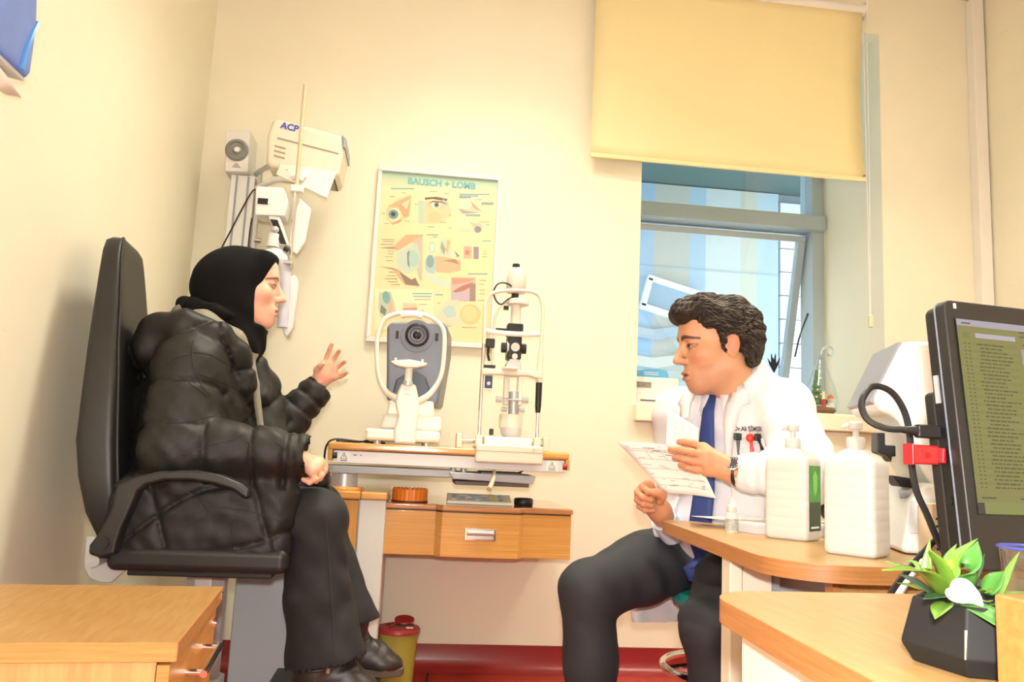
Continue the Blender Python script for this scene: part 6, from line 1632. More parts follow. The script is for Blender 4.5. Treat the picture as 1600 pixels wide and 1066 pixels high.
# puffer coat
S = SDF((-.86, 2.09, .545), (-.24, 2.78, 1.27), .0062)
S.ell((-.635, 2.42, .74), (.165, .21, .13), k=0)
S.ell((-.625, 2.42, .88), (.165, .195, .16), k=.05)
S.ell((-.615, 2.42, 1.03), (.155, .185, .14), k=.05)
S.cap((-.615, 2.285, 1.105), (-.545, 2.555, 1.10), .082, k=.05)
A_s, A_e, A_c = (-.615, 2.255, 1.085), (-.612, 2.205, .875), (-.300, 2.222, .866)
S.cap(A_s, A_e, .088, .086, k=.035); S.cap(A_e, A_c, .086, .062, k=.03)
B_s, B_e, B_c = (-.545, 2.57, 1.06), (-.425, 2.650, .935), (-.328, 2.668, 1.062)
S.cap(B_s, B_e, .085, .068, k=.03); S.cap(B_e, B_c, .068, .052, k=.03)
S.cap((-.47, 2.53, 1.06), (-.44, 2.50, .85), .055, .075, k=.05)
S.rbox((-.535, 2.225, .685), (.47, .11, .215), .045, k=.05)
S.rbox((-.505, 2.42, .735), (.40, .42, .15), .05, k=.05)
S.cap((-.78, 2.42, 1.0), (-.76, 2.42, .72), .05, .06, k=.05)
# hood lying on the back
S.ell((-.738, 2.42, 1.140), (.086, .155, .078), k=.02)
S.ell((-.700, 2.42, 1.190), (.085, .140, .045), k=.02)
S.chain([(-.725, 2.31, 1.195), (-.64, 2.272, 1.205), (-.56, 2.285, 1.188), (-.505, 2.325, 1.140), (-.475, 2.355, 1.06)], [.045, .040, .036, .032, .028], k=.02)
S.chain([(-.725, 2.53, 1.195), (-.64, 2.565, 1.205), (-.55, 2.545, 1.18), (-.49, 2.49, 1.12), (-.455, 2.46, 1.03)], [.045, .040, .036, .034, .03], k=.02)
# neck hole and front opening
S.cap((-.585, 2.42, 1.30), (-.56, 2.42, 1.16), .085, .065, k=.015, op='s')
S.chain([(-.478, 2.388, 1.19), (-.445, 2.380, 1.06), (-.405, 2.378, .91)], [.040, .022, .016], k=.012, op='s')
S.cap((-.385, 2.222, .865), (-.22, 2.222, .865), .0, .0, k=0)
def quilt(P):
    t1, d1, L1 = seg_t(P, A_s, A_e); t2, d2, L2 = seg_t(P, A_e, A_c); t3, d3, L3 = seg_t(P, B_s, B_e); t4, d4, L4 = seg_t(P, B_e, B_c)
    D = np.stack([d1-.087, d2-.075, d3-.076, d4-.06], 1); i = D.argmin(1); on = D.min(1) < .022
    al = np.choose(i, [t1*L1, L1+t2*L2, t3*L3, L3+t4*L4]) + .25*(P[:, 2]-.95)*np.choose(i, [0, .5, 0, .5])
    sA = np.abs((al/.115) % 1 - .5)*.115
    tz = P[:, 2] - .55*(P[:, 0]+.6) + .06*np.sin(9*P[:, 1]) + .025*np.sin(14*P[:, 0])
    tx = P[:, 0] + .35*(P[:, 2]-.9)
    sT = np.minimum(np.abs((tz/.165) % 1 - .5)*.165, np.abs((tx/.26 + .2) % 1 - .5)*.26)
    s = np.where(on, sA, sT)
    return .0075*np.exp(-(s/.0062)**2) + .0030*np.exp(-(s/.022)**2) - .0030
S.disp(quilt)
def cuffs(P):
    t2, d2, L2 = seg_t(P, A_e, A_c); t4, d4, L4 = seg_t(P, B_e, B_c)
    return .010*np.exp(-((t2-.90)/.03)**2)*(d2 < .1) + .009*np.exp(-((t4-.86)/.05)**2)*(d4 < .09)
S.disp(cuffs)
S.disp(lambda P: wrinkle(P, .0013) + .0009*np.sin(115*(P[:, 2]+.45*P[:, 0])+4*np.sin(26*P[:, 1]+18*P[:, 0])) + .0006*np.sin(150*P[:, 0]-70*P[:, 2]+3*np.sin(40*P[:, 2])))
# sleeve ends
S.cap((-.268, 2.224, .866), (-.20, 2.226, .868), .05, .09, k=.004, op='s')
S.cap((-.306, 2.672, 1.090), (-.25, 2.69, 1.165), .040, .09, k=.004, op='s')
S.cap((-.36, 2.42, .60), (-.0, 2.42, .60), .02, .02, k=0, op='s')
V, Q = S.mesh(1)
coat = np_mesh('puffer_coat', [(V, Q)], mat('black_puffer_nylon', (26, 25, 22), .56, bump=.2, bscale=350, spec=.4), pw_)
bt = BVHTree.FromPolygons(V.tolist(), Q.tolist())
M_seam = mat('coat_seam', (16, 16, 15), .6)
for sm in ([(-.594, 1.161), (-.588, 1.114), (-.573, 1.067), (-.552, 1.029), (-.533, 1.010)], [(-.649, 1.086), (-.622, 1.106), (-.591, 1.116)],
           [(-.650, 1.083), (-.615, 1.058), (-.578, 1.037), (-.535, 1.006)], [(-.587, 1.123), (-.546, 1.119), (-.503, 1.095), (-.490, 1.077)],
           [(-.613, .929), (-.563, .943), (-.514, .960), (-.474, .964)], [(-.710, .942), (-.663, .926), (-.612, .923)], [(-.570, 1.067), (-.528, 1.054), (-.492, 1.036)],
           [(-.718, 1.159), (-.665, 1.166), (-.626, 1.177), (-.599, 1.191)], [(-.434, .903), (-.410, .886), (-.385, .864)], [(-.353, .901), (-.328, .878), (-.322, .843)],
           [(-.577, .855), (-.512, .881), (-.457, .901), (-.435, .914)], [(-.654, .771), (-.557, .759), (-.505, .712)], [(-.506, .728), (-.392, .716), (-.300, .687)], [(-.457, .714), (-.441, .633), (-.447, .577)]):
    q_ = []
    for p in bez([(x, 0, z) for x, z in sm], 6):
        h_ = bt.ray_cast(Vector((p.x, 1.9, p.z)), Vector((0, 1, 0)))
        if h_[0] is not None and (not q_ or (h_[0]-q_[-1]).length < .04): q_.append(h_[0]+Vector((0, -.0002, 0)))
    if len(q_) > 2: MB().tube(q_, [.0006]+[.0016]*(len(q_)-2)+[.0006], 5).build('quilt_seam', M_seam, coat)
MB().tube([(-.470, 2.345, 1.075), (-.468, 2.342, 1.062), (-.466, 2.340, 1.055)], .004, 6).build('zip_pull', M_silver, pw_)

# jeans
S = SDF((-.68, 2.16, .26), (-.03, 2.68, .83), .0058)
def leg(hip, knee, mid, hem, r):
    S.cap(hip, knee, r[0], r[1], k=.02); S.cap(knee, mid, r[1], r[2], k=.03); S.cap(mid, hem, r[2], r[3], k=.03)
S.ell((-.60, 2.42, .71), (.09, .17, .09), k=0)
leg((-.58, 2.33, .70), (-.252, 2.30, .692), (-.230, 2.30, .50), (-.188, 2.30, .30), (.095, .083, .084, .112))
leg((-.56, 2.51, .70), (-.270, 2.52, .695), (-.222, 2.52, .53), (-.118, 2.52, .30), (.095, .076, .076, .096))
S.field(lambda P: P[..., 2] - np.where(P[..., 1] < 2.41, .325+.22*(P[..., 0]+.19), .385+.10*(P[..., 0]+.12)), .003, 's')
S.cap((-.195, 2.30, .42), (-.185, 2.30, .20), .060, .098, k=.006, op='s')
S.cap((-.150, 2.52, .42), (-.128, 2.52, .22), .045, .074, k=.006, op='s')
S.disp(lambda P: wrinkle(P, .0024, 22, 37) + .0022*np.sin(46*(P[:, 2]*.9-.5*P[:, 0])+3*np.sin(17*P[:, 1]+9*P[:, 2])) + .003*np.sin(58*(P[:, 2]-.6*P[:, 0])+2*np.sin(30*P[:, 1]))*np.exp(-((P[:, 2]-.66)/.05)**2)*np.exp(-((P[:, 0]+.32)/.07)**2))
V, Q = S.mesh(1)
jn = np_mesh('jeans', [(V, Q)], mat('charcoal_denim', (29, 29, 31), .8, var=.16, vscale=14, bump=.3, bscale=900), pw_)
bj = BVHTree.FromPolygons(V.tolist(), Q.tolist())
seam = []
for i in range(15):
    t = i/14; p = Vector((-.215+.055*t, 2.0, .70-.37*t)); h_ = bj.ray_cast(p, Vector((0, 1, 0)))
    if h_[0]: seam.append(h_[0]+Vector((0, -.0004, 0)))
MB().tube(seam, .0022, 5).build('side_seam', mat('denim_seam', (40, 40, 42), .8), jn)
fr_ = MB(); rnd = random.Random(3)
for i in range(40):
    x = -.29+.21*rnd.random(); z = .327+.22*(x+.19); h_ = bj.ray_cast(Vector((x, 2.0, z+.006)), Vector((0, 1, 0)))
    if h_[0] and h_[0].y < 2.32: fr_.tube([h_[0], h_[0]+Vector((.002*rnd.random(), -.001, -.006-.006*rnd.random()))], .0007, 4)
tag(fr_.build('frayed_hem', mat('denim_fray', (60, 60, 62), .9), jn), kind='stuff')

# ankle boots
M_boot = mat('dark_brown_leather', (44, 36, 32), .42, var=.12, vscale=30, bump=.2, bscale=200)
for (x, y, z, lb) in ((-.205, 2.30, .229, 'near'), (-.138, 2.52, .229, 'far')):
    S = SDF((x-.11, y-.085, z+.004), (x+.19, y+.085, z+(.23 if lb == 'near' else .165)), .0036)
    S.cap((x-.005, y, z+.26), (x-.015, y, z+.06), .056, .052, k=0)
    S.cap((x-.028, y, z+.045), (x+.075, y, z+.036), .046, .044, k=.02); S.ell((x+.100, y, z+.030), (.052, .046, .034), k=.02)
    S.ell((x+.04, y, z+.07), (.06, .034, .032), k=.03)
    S.field(lambda P: P[..., 2]-(z+.018), 0, 's')
    S.disp(lambda P: .0016*np.sin(110*(P[:, 0]-P[:, 2])+4*np.sin(40*P[:, 1]))*sstep(z+.05, z+.09, P[:, 2]))
    V, Q = S.mesh(1)
    bo = np_mesh('boot', [(V, Q)], M_boot, pw_)
    sole = [(x-.075, y-.03), (x-.055, y-.045), (x+.03, y-.042), (x+.10, y-.047), (x+.148, y-.028), (x+.156, y), (x+.148, y+.028), (x+.10, y+.047), (x+.03, y+.042), (x-.055, y+.045), (x-.075, y+.03)]
    MB().prism(sole, lambda u, v, h: (u, v, h), z, z+.024).build('sole', mat('sole_worn', (92, 80, 68), .8), bo, bevel=.005)
    for dz in (.078, .104):
        st_ = []
        for i in range(25):
            a = 2*math.pi*i/24; st_.append((x-.013+.056*math.cos(a), y+.0555*math.sin(a), z+dz+.004*math.cos(a)))
        MB().tube(st_, .0045, 6).build('strap', M_boot, bo)
        MB().cbox((x+.022, y-.050, z+dz), (.010, .004, .014)).build('buckle', mat('dull_buckle', (140, 128, 110), .4, metal=.5), bo, bevel=.001)

# bag in the lap
hb = thing('handbag', 'small black leather handbag on the lap of the person in the headscarf', 'bag', (-.30, 2.40, .775))
S = SDF((-.42, 2.30, .745), (-.20, 2.54, .86), .004)
S.rbox((-.305, 2.42, .795), (.15, .18, .065), .022, np.array(rotm(0, -8, 4)), k=0)
S.disp(lambda P: wrinkle(P, .0016))
V, Q = S.mesh(1)
np_mesh('bag_body', [(V, Q)], mat('black_leather', (26, 25, 25), .38, bump=.2, bscale=300), hb)
MB().tube(bez([(-.37, 2.335, .815), (-.30, 2.322, .806), (-.235, 2.328, .822)], 6), .0028, 6).build('zip', M_black, hb)

# ------------------------------------------------------------------ the doctor
pm_ = thing('person', 'person in white coat with blue tie reading papers beside the desk', 'person', (.90, 2.25, .53))
MD = head_matrix((.838, 2.155, 1.226), 180, 9, 0, 1.07)
V, Q, C = make_head(True)
parts = [(xf(MD, V), Q)]; cols = [C]
# left hand holding the sheets, back to the camera
S = SDF((.61, 1.87, .81), (.87, 2.06, .99), .0025)
wl = (.806, 1.945, .878)
bl4 = [(.728, 1.962, .932), (.730, 1.950, .915), (.731, 1.947, .897), (.738, 1.950, .879)]
cl4 = [[bl4[0], (.703, 1.966, .945), (.688, 1.980, .948), (.676, 1.993, .947)], [bl4[1], (.695, 1.952, .922), (.668, 1.965, .927), (.650, 1.980, .927)],
       [bl4[2], (.700, 1.949, .899), (.676, 1.962, .904), (.660, 1.978, .908)], [bl4[3], (.709, 1.955, .879), (.690, 1.966, .883), (.677, 1.980, .889)]]
skin_hand(S, wl, bl4, cl4, [(.775, 1.975, .905), (.745, 1.995, .930), (.715, 2.005, .938), (.695, 2.007, .938)], .026, .0145, .0098)
S.cap(wl, (.86, 1.90, .876), .028, .033, k=.012)
V, Q = S.mesh(2); parts.append((V, Q)); cols.append(hand_cols(V, SKIN_M, [(c[1], .013) for c in cl4] + [(c[-1], .012) for c in cl4]))
# right hand, fist under the sheet
S = SDF((.57, 2.05, .70), (.76, 2.23, .87), .0025)
wrr = (.685, 2.170, .760)
br4 = [(.640, 2.135, .828), (.628, 2.145, .815), (.626, 2.155, .798), (.634, 2.162, .780)]
cr4 = [[br4[0], (.618, 2.115, .826), (.628, 2.098, .815), (.650, 2.100, .806)], [br4[1], (.607, 2.122, .810), (.616, 2.104, .798), (.640, 2.106, .792)],
       [br4[2], (.610, 2.132, .790), (.620, 2.112, .780), (.644, 2.114, .777)], [br4[3], (.620, 2.142, .772), (.630, 2.124, .764), (.652, 2.126, .764)]]
skin_hand(S, wrr, br4, cr4, [(.668, 2.118, .790), (.668, 2.098, .806), (.654, 2.090, .812), (.640, 2.088, .814)], .026, .0145, .0098)
S.cap(wrr, (.735, 2.21, .70), .028, .033, k=.012)
V, Q = S.mesh(2); parts.append((V, Q)); cols.append(hand_cols(V, SKIN_M, [(c[1], .014) for c in cr4]))
# body under the clothes
S = SDF((.40, 1.78, .05), (1.12, 2.56, 1.22), .012)
S.ell((.93, 2.27, .66), (.12, .13, .10), k=.03).ell((.925, 2.27, .82), (.10, .12, .14), k=.05).ell((.905, 2.23, .98), (.10, .11, .14), k=.05)
S.cap((.90, 2.20, 1.06), (.885, 2.17, 1.15), .055, .05, k=.04)
S.chain([(.86, 2.34, .635), (.50, 2.205, .535), (.515, 2.205, .12)], [.085, .060, .045], k=.03)
S.chain([(.93, 2.18, .625), (.740, 1.90, .505), (.80, 1.95, .12)], [.085, .060, .045], k=.03)
S.chain([(.995, 2.11, 1.05), (.93, 1.84, .882), (.86, 1.90, .876)], [.05, .042, .032], k=.03)
S.chain([(.80, 2.40, 1.04), (.80, 2.36, .70), (.735, 2.21, .70)], [.05, .042, .032], k=.03)
V, Q = S.mesh(1); parts.append((V, Q)); cols.append(np.tile(SKIN_M, (len(V), 1)))
np_mesh('body', parts, M_skin, pm_, np.concatenate(cols))
eye_parts(pm_, MD, 1, (1, .12, .02), None)

# hair
S = SDF((-.16, -.12, -.12), (.15, .12, .19), .0024)
S.ell((-.018, 0, .048), (.108, .083, .084), k=0)
S.ell((.045, 0, .095), (.062, .070, .042), k=.025)
S.ell((.085, 0, .090), (.030, .058, .026), k=.02)
S.ell((-.075, 0, -.005), (.042, .066, .068), k=.03)
for s in (-1, 1):
    S.cap((.020, s*.068, .035), (.012, s*.0715, -.012), .013, .007, k=.012)
    S.cap((-.045, s*.068, .02), (-.055, s*.062, -.055), .016, .010, k=.02)
def locks(P):
    x, y, z = P.T
    r = np.arctan2(z-.02, x+.03)
    a = np.sin(9*r + 26*np.abs(y) + 3*np.sin(31*y) + 2.5*np.sin(24*x+3*r))
    b = np.sin(120*(z*.8-.5*x) + 5*np.sin(26*x+22*y) + 2*np.sin(55*z))
    c = np.sin(190*(.55*z+.7*x) + 40*y + 4*np.sin(38*z))
    return .0030*a + .0020*b*sstep(-.06, .05, z) + .0010*c
S.disp(locks)
S.ell((.100, 0, -.020), (.070, .110, .082), k=.010, op='s')
S.rbox((.075, 0, -.03), (.110, .25, .150), .02, np.array(rotm(0, -6, 0)), k=.006, op='s')
S.ell((.03, 0, -.095), (.085, .11, .060), k=.006, op='s')
for s in (-1, 1):
    S.cap((.014, s*.070, .03), (.008, s*.0735, -.018), .010, .006, k=.004)
    S.ell((-.010, s*.092, -.014), (.024, .022, .036), k=.006, op='s')
V, Q = S.mesh(1)
np_mesh('hair', [(xf(MD, V), Q)], mat('dark_brown_hair', (44, 36, 30), .58, var=.5, vscale=90, stretch=(1, 1, 3.0), bump=.9, bscale=230, spec=.28), pm_)

def strands(parent, V, Q, M, n, seed=2):
    # short swept strands lying on the hair mass
    rn = np.random.default_rng(seed)
    bv = BVHTree.FromPolygons(V.tolist(), Q.tolist())
    groups = [MB(), MB(), MB()]
    idx = rn.choice(len(V), n*2)
    k = 0
    for i in idx:
        p = Vector(V[i])
        if k >= n: break
        loc, nrm, _, _ = bv.find_nearest(p)
        if p.x > .04 and nrm.z < -.2: continue
        k += 1
        flow = Vector((-1.0, (.55 if p.y > 0 else -.55)*max(0, .7-p.z*5), -.25-2.2*max(0, .05-p.z)*6)) + Vector(rn.normal(0, .22, 3))
        if p.x > .06: flow = Vector((-.5, .25*math.sin(40*p.y), .75)) + Vector(rn.normal(0, .2, 3))
        L = .020+.022*rn.random(); pts = []; q = loc.copy(); wav = rn.random()*6
        for s_ in range(6):
            l2, n2, _, _ = bv.find_nearest(q)
            pts.append(l2 + n2*(.0004+.0022*math.sin(math.pi*s_/5)))
            d = (flow - n2*flow.dot(n2)).normalized() + n2.cross(flow).normalized()*.35*math.sin(wav+s_*1.1)
            q = l2 + d*(L/5)
        if any(a.x > .075 and a.z < .055 for a in pts): continue
        if any(-.035 < a.x < .075 and a.z < -.03 for a in pts): continue
        pts = [Vector(M[:3, :3]@np.array(a)+M[:3, 3]) for a in pts]
        groups[int(rn.integers(0, 3))].tube(pts, [.0006, .0013, .0014, .0012, .0009, .0003], 4, cap=False)
    for g_, (nm_, c_) in zip(groups, (('dark', (34, 28, 24)), ('brown', (58, 48, 40)), ('ash', (84, 74, 64)))):
        tag(g_.build('hair_strands', mat('hair_strand_'+nm_, c_, .5, spec=.3), parent, fixn=False), kind='stuff')
strands(pm_, V, Q, MD, 2600)
FD = Vector((-.79, -.61, 0)).normalized(); LD = Vector((.61, -.79, 0)).normalized()     # facing, his left
RT = np.array(((FD.x, LD.x, 0), (FD.y, LD.y, 0), (0, 0, 1)))
def tl(f, l, z): p = Vector((.905, 2.215, 0)) + FD*f + LD*l; return (p.x, p.y, z)
# shirt
S = SDF((.62, 1.98, .60), (1.12, 2.55, 1.19), .0055)
S.ell(tl(0, 0, .72), (.150, .175, .13), RT, k=0).ell(tl(0, 0, .85), (.130, .165, .15), RT, k=.05).ell(tl(.005, 0, 1.0), (.118, .165, .12), RT, k=.05)
S.cap(tl(-.005, 0, 1.05), tl(.028, .012, 1.150), .070, .062, k=.04)
S.disp(lambda P: wrinkle(P, .0018))
V, Q = S.mesh(2)
M_shirt = mat('shirt_white', (214, 214, 226), .7, bump=.1, bscale=500)
sh = np_mesh('shirt', [(V, Q)], M_shirt, pm_)
bsh = BVHTree.FromPolygons(V.tolist(), Q.tolist())
def on(bvh, l, z, lift=.004, f0=.4):
    o = Vector(tl(f0, l, z)); h_ = bvh.ray_cast(o, -FD)
    return (h_[0] + FD*lift) if h_[0] is not None else Vector(tl(.13+lift, l, z))
# collar leaves
for s in (-1, 1):
    neck = Vector(tl(.030, .012, 1.134))
    g = []
    for i in range(9):
        a = math.radians(8+150*i/8)*s
        d = FD*math.cos(a)+LD*math.sin(a)
        top = neck + d*.0685 + Vector((0, 0, .014-.044*math.cos(a)))
        drop = .050 + .022*max(0, math.cos(a))
        low = neck + d*(.084+.012*max(0, math.cos(a))) + Vector((0, 0, .014-.044*math.cos(a)-drop))
        if i == 0: low = low + LD*(s*.020) - Vector((0, 0, .008))
        g.append([top, top.lerp(low, .5)+d*.006, low])
    MB().sheet(g).build('shirt_collar', M_shirt, pm_, solid=.003, fixn=False)
# tie
M_tie = mat('navy_blue_tie', (40, 62, 128), .6, bump=.2, bscale=600)
tz = [(1.085, .013), (1.04, .017), (.98, .022), (.90, .027), (.82, .031), (.74, .033), (.68, .035), (.64, .033)]
g = []
for z, w_ in tz:
    row = []
    for k in (-1, -.5, 0, .5, 1):
        p = on(bsh, w_*k, z, .009 + .003*(1-abs(k)))
        row.append(p)
    g.append(row)
g.append([Vector(tl(.185, k*.032, .615)) for k in (-1, -.5, 0, .5, 1)]); g.append([Vector(tl(.190, k*.010, .585)) for k in (-1, -.5, 0, .5, 1)])
tie = MB().sheet(g).build('tie', M_tie, pm_, solid=.004, fixn=False)
kn_ = on(bsh, 0, 1.092, .006)
MB().lathe([(.011, 0), (.017, .010), (.022, .026), (.020, .034)], kn_-FD*.004-Vector((0, 0, .016)), (0, 0, 1), 16, sy=.8).build('tie_knot', M_tie, tie)

# white coat
S = SDF((.58, 1.72, .40), (1.16, 2.64, 1.22), .0062)
S.ell(tl(-.01, 0, .70), (.175, .215, .15), RT, k=0).ell(tl(-.005, 0, .86), (.150, .190, .16), RT, k=.05).ell(tl(0, 0, 1.00), (.138, .190, .115), RT, k=.05)
S.cap((.995, 2.080, 1.050), (.800, 2.350, 1.045), .075, .072, k=.05)
S.cap(tl(-.01, .01, 1.06), tl(.012, .012, 1.13), .085, .074, k=.04)
LS, LE, LW = (1.000, 2.080, 1.040), (.945, 1.835, .885), (.835, 1.925, .878)
S.cap(LS, LE, .080, .070, k=.035); S.cap(LE, LW, .068, .050, k=.03)
RS, RE, RW = (.795, 2.36, 1.035), (.805, 2.345, .705), (.735, 2.225, .700)
S.cap(RS, RE, .075, .066, k=.03); S.cap(RE, RW, .066, .050, k=.03)
# skirts of the coat: hanging behind the stool and over the hip
S.rbox((.80, 2.50, .52), (.20, .045, .27), .02, np.array(rotm(0, 0, 12)), k=.03)
S.rbox((.90, 2.46, .60), (.22, .06, .20), .025, k=.04)
S.rbox((1.03, 2.33, .58), (.07, .26, .26), .03, k=.04)
def front_open(P):
    q = P - np.array(tl(0, 0, 0)); f = q@np.array(FD); l = q@np.array(LD); z = P[..., 2]
    w = np.interp(z, [.40, .62, .75, .90, 1.02, 1.10, 1.16], [.17, .15, .095, .062, .050, .050, .060])
    c = np.interp(z, [.5, .75, 1.1], [-.01, -.012, .0])
    return np.maximum(np.abs(l-c)-w, .02-f)
S.field(front_open, .006, 's')
S.cap(tl(.060, .012, 1.25), tl(.030, .012, 1.09), .085, .066, k=.012, op='s')
S.cap((.812, 1.942, .878), (.77, 1.97, .878), .036, .06, k=.004, op='s')
S.cap((.715, 2.190, .716), (.66, 2.10, .74), .038, .07, k=.004, op='s')
ring_ = [(.085, .070, 1.085), (.055, .090, 1.120), (.005, .092, 1.158), (-.035, .058, 1.185), (-.048, .012, 1.195), (-.035, -.034, 1.185), (.005, -.068, 1.158), (.055, -.066, 1.120), (.085, -.046, 1.085)]
S.chain([tl(*p) for p in ring_], [.016]*9, k=.012)
S.chain([tl(.03+(f-.03)*1.12, .012+(l-.012)*1.14, z-.030) for f, l, z in ring_], [.026]*9, k=.02)
S.cap(tl(-.03, .05, 1.12), (.985, 2.09, 1.06), .040, .060, k=.05)
S.disp(lambda P: wrinkle(P, .0024, 24, 39))
def folds(P):
    t, d, L = seg_t(P, LS, LE); t2, d2, L2 = seg_t(P, LE, LW)
    return .0045*np.sin(26*t+4*P[:, 1]*9)*np.exp(-((t-.85)/.3)**2)*(d < .1) + .003*np.sin(30*t2+2)*(d2 < .09)*(d >= .09)
S.disp(folds)
V, Q = S.mesh(1)
M_coat = mat('white_lab_coat', (224, 220, 224), .72, bump=.08, bscale=400)
ct = np_mesh('lab_coat', [(V, Q)], M_coat, pm_)
bct = BVHTree.FromPolygons(V.tolist(), Q.tolist())
# lapels
for s in (-1, 1):
    edge = [(1.115, .052, .090), (1.09, .050, .108), (1.062, .050, .118), (1.052, .050, .098), (1.02, .051, .092), (.97, .055, .080), (.91, .063, .076), (.86, .072, .076)]
    g = []
    for z, a, b_ in edge:
        g.append([on(bct, s*(a+(b_-a)*k), z, .006 if k < 1 else .003) for k in (.08, .5, 1.0)])
    lp = MB().sheet(g).build('lapel', M_coat, ct, solid=.004, fixn=False)
# breast pocket, name and pens
pc = (.117, .922)
gp = [[on(bct, pc[0]+dl, pc[1]+dz, .0022) for dl in (-.048, -.024, 0, .024, .048)] for dz in (.045, .015, -.02, -.055)]
pk_ = MB().sheet(gp).build('breast_pocket', M_coat, ct, solid=.002, fixn=False)
def drape_text(s_, l0, z0, size, width, m):
    cu = bpy.data.curves.new('embroidery', 'FONT'); cu.body = s_; cu.size = size; cu.align_x = 'CENTER'; cu.align_y = 'CENTER'; cu.offset = .0005; cu.resolution_u = 2
    t = bpy.data.objects.new('tmp', cu); COL.objects.link(t)
    me = bpy.data.meshes.new_from_object(t.evaluated_get(bpy.context.evaluated_depsgraph_get())); bpy.data.objects.remove(t, do_unlink=True)
    xs = [v.co.x for v in me.vertices]; k = width/(max(xs)-min(xs)); off = root_offset(ct)
    for v in me.vertices: v.co = on(bct, l0+v.co.x*k, z0+v.co.y, .0030) - off
    me.materials.clear(); me.materials.append(m)
    o_ = bpy.data.objects.new('embroidered_name', me); COL.objects.link(o_); o_.parent = ct
    return o_
drape_text('Op.Dr.Ali ŞİMŞEK', .112, .991, .0165, .100, mat('thread_dark', (52, 56, 62), .7))
for k, (dl, m_, ln, tilt_, rr_) in enumerate(((-.026, mat('pen_dark_green', (40, 58, 48), .35), .050, .004, .0050), (.004, mat('pen_red', (226, 54, 44), .35), .050, .008, .0050), (.030, mat('pen_black', (34, 36, 34), .35), .044, .010, .0035))):
    p0 = on(bct, pc[0]+dl, .972, .0075); p1 = on(bct, pc[0]+dl+tilt_, .972-ln, .0080)
    pn = thing('pen', ('dark green', 'red', 'black')[k]+' pen clipped in the breast pocket of the white coat', 'pen', tuple(p1), group='pens in the coat pocket')
    MB().tube([p0+Vector((0, 0, -.012)), p1], [rr_*.75, rr_*.55], 8).build('clip', m_, pn)
    if k != 1: MB().cbox(p0-Vector((0, 0, .002)), (.021, .010, .019)).build('cap', m_, pn, bevel=.003)
    else: MB().sphere(p0-Vector((0, 0, .004)), .0115, 12, 8).build('cap', m_, pn)
    MB().cyl(p0-FD*.006, on(bct, pc[0]+dl, .90, -.004), .004, seg=8).build('barrel', m_, pn)
# cuffs of the shirt
MB().cyl((.70, 2.185, .738), (.742, 2.222, .700), .036, .041, seg=20).build('shirt_cuff', mat('shirt_cuff_blue', (206, 218, 236), .7), pm_)
# watch
wt = thing('wrist_watch', 'steel chronograph watch with black strap on the left wrist', 'watch', (.800, 1.945, .878))
wx = (Vector((.860, 1.90, .876))-Vector((.806, 1.945, .878))).normalized()
MB().torus((.808, 1.943, .878), .0305, .0060, wx, 28, 8).build('strap', M_black, wt)
wn = (Vector((0, -.75, .40)) - wx*Vector((0, -.75, .40)).dot(wx)).normalized()
cc = Vector((.808, 1.943, .878)) + wn*.032
MB().lathe([(.018, 0), (.0195, .002), (.0195, .008), (.0165, .010)], cc-wn*.004, wn, 28).build('case', M_steel, wt)
dl_ = MB().lathe([(.0160, 0), (.0160, .0006)], cc+wn*.0055, wn, 28).build('dial', mat('dial_navy', (34, 40, 66), .2, coat=.6), wt)
ax_, ay_, _ = frame_along(wn)
for k in range(12):
    a = 2*math.pi*k/12; q_ = cc+wn*.0066+(ax_*math.cos(a)+ay_*math.sin(a))*.013
    MB().sphere(q_, .0014, 6, 4).build('hour_mark', M_stick, dl_)
# trousers
S = SDF((.38, 1.78, .03), (1.12, 2.52, .78), .0066)
S.ell((.93, 2.27, .640), (.155, .165, .105), k=0)
S.chain([(.86, 2.335, .650), (.66, 2.27, .588), (.502, 2.205, .538), (.512, 2.205, .36), (.522, 2.205, .10)], [.106, .094, .078, .070, .064], k=.03)
S.chain([(.94, 2.19, .630), (.745, 1.905, .515), (.775, 1.925, .34), (.81, 1.95, .10)], [.118, .082, .076, .070], k=.03)
S.field(lambda P: P[..., 2]-.075, .003, 's')
def tw(P):
    a = np.exp(-((P[:, 2]-.50)/.05)**2)*np.exp(-((P[:, 0]-.56)/.06)**2)
    return wrinkle(P, .0016, 20, 30) + .004*a*np.sin(75*(P[:, 2]+.7*P[:, 0])) + .0048*np.sin(58*P[:, 0]+40*P[:, 2]+2*np.sin(20*P[:, 1]))*np.exp(-((P[:, 0]-.70)/.10)**2)*(P[:, 2] > .52)
S.disp(tw)
V, Q = S.mesh(1)
np_mesh('trousers', [(V, Q)], mat('charcoal_trousers', (43, 46, 51), .75, var=.08, vscale=300, bump=.15, bscale=800), pm_)
# shoes
for (x, y) in ((.50, 2.205), (.80, 1.95)):
    S = SDF((x-.25, y-.07, .004), (x+.10, y+.07, .14), .0045)
    S.cap((x+.02, y, .11), (x+.02, y, .05), .042, .044, k=0).cap((x+.03, y, .045), (x-.12, y, .036), .042, .040, k=.02).ell((x-.15, y, .032), (.06, .043, .032), k=.02)
    S.field(lambda P: P[..., 2]-.012, 0, 's')
    V, Q = S.mesh(1)
    so_ = np_mesh('shoe', [(V, Q)], mat('black_shoe_leather', (28, 26, 26), .3), pm_)
    MB().prism([(x+.075, y-.03), (x+.075, y+.03), (x, y+.042), (x-.15, y+.046), (x-.205, y+.02), (x-.205, y-.02), (x-.15, y-.046), (x, y-.042)], lambda u, v, h: (u, v, h), .001, .016).build('sole', M_black, so_, bevel=.003)

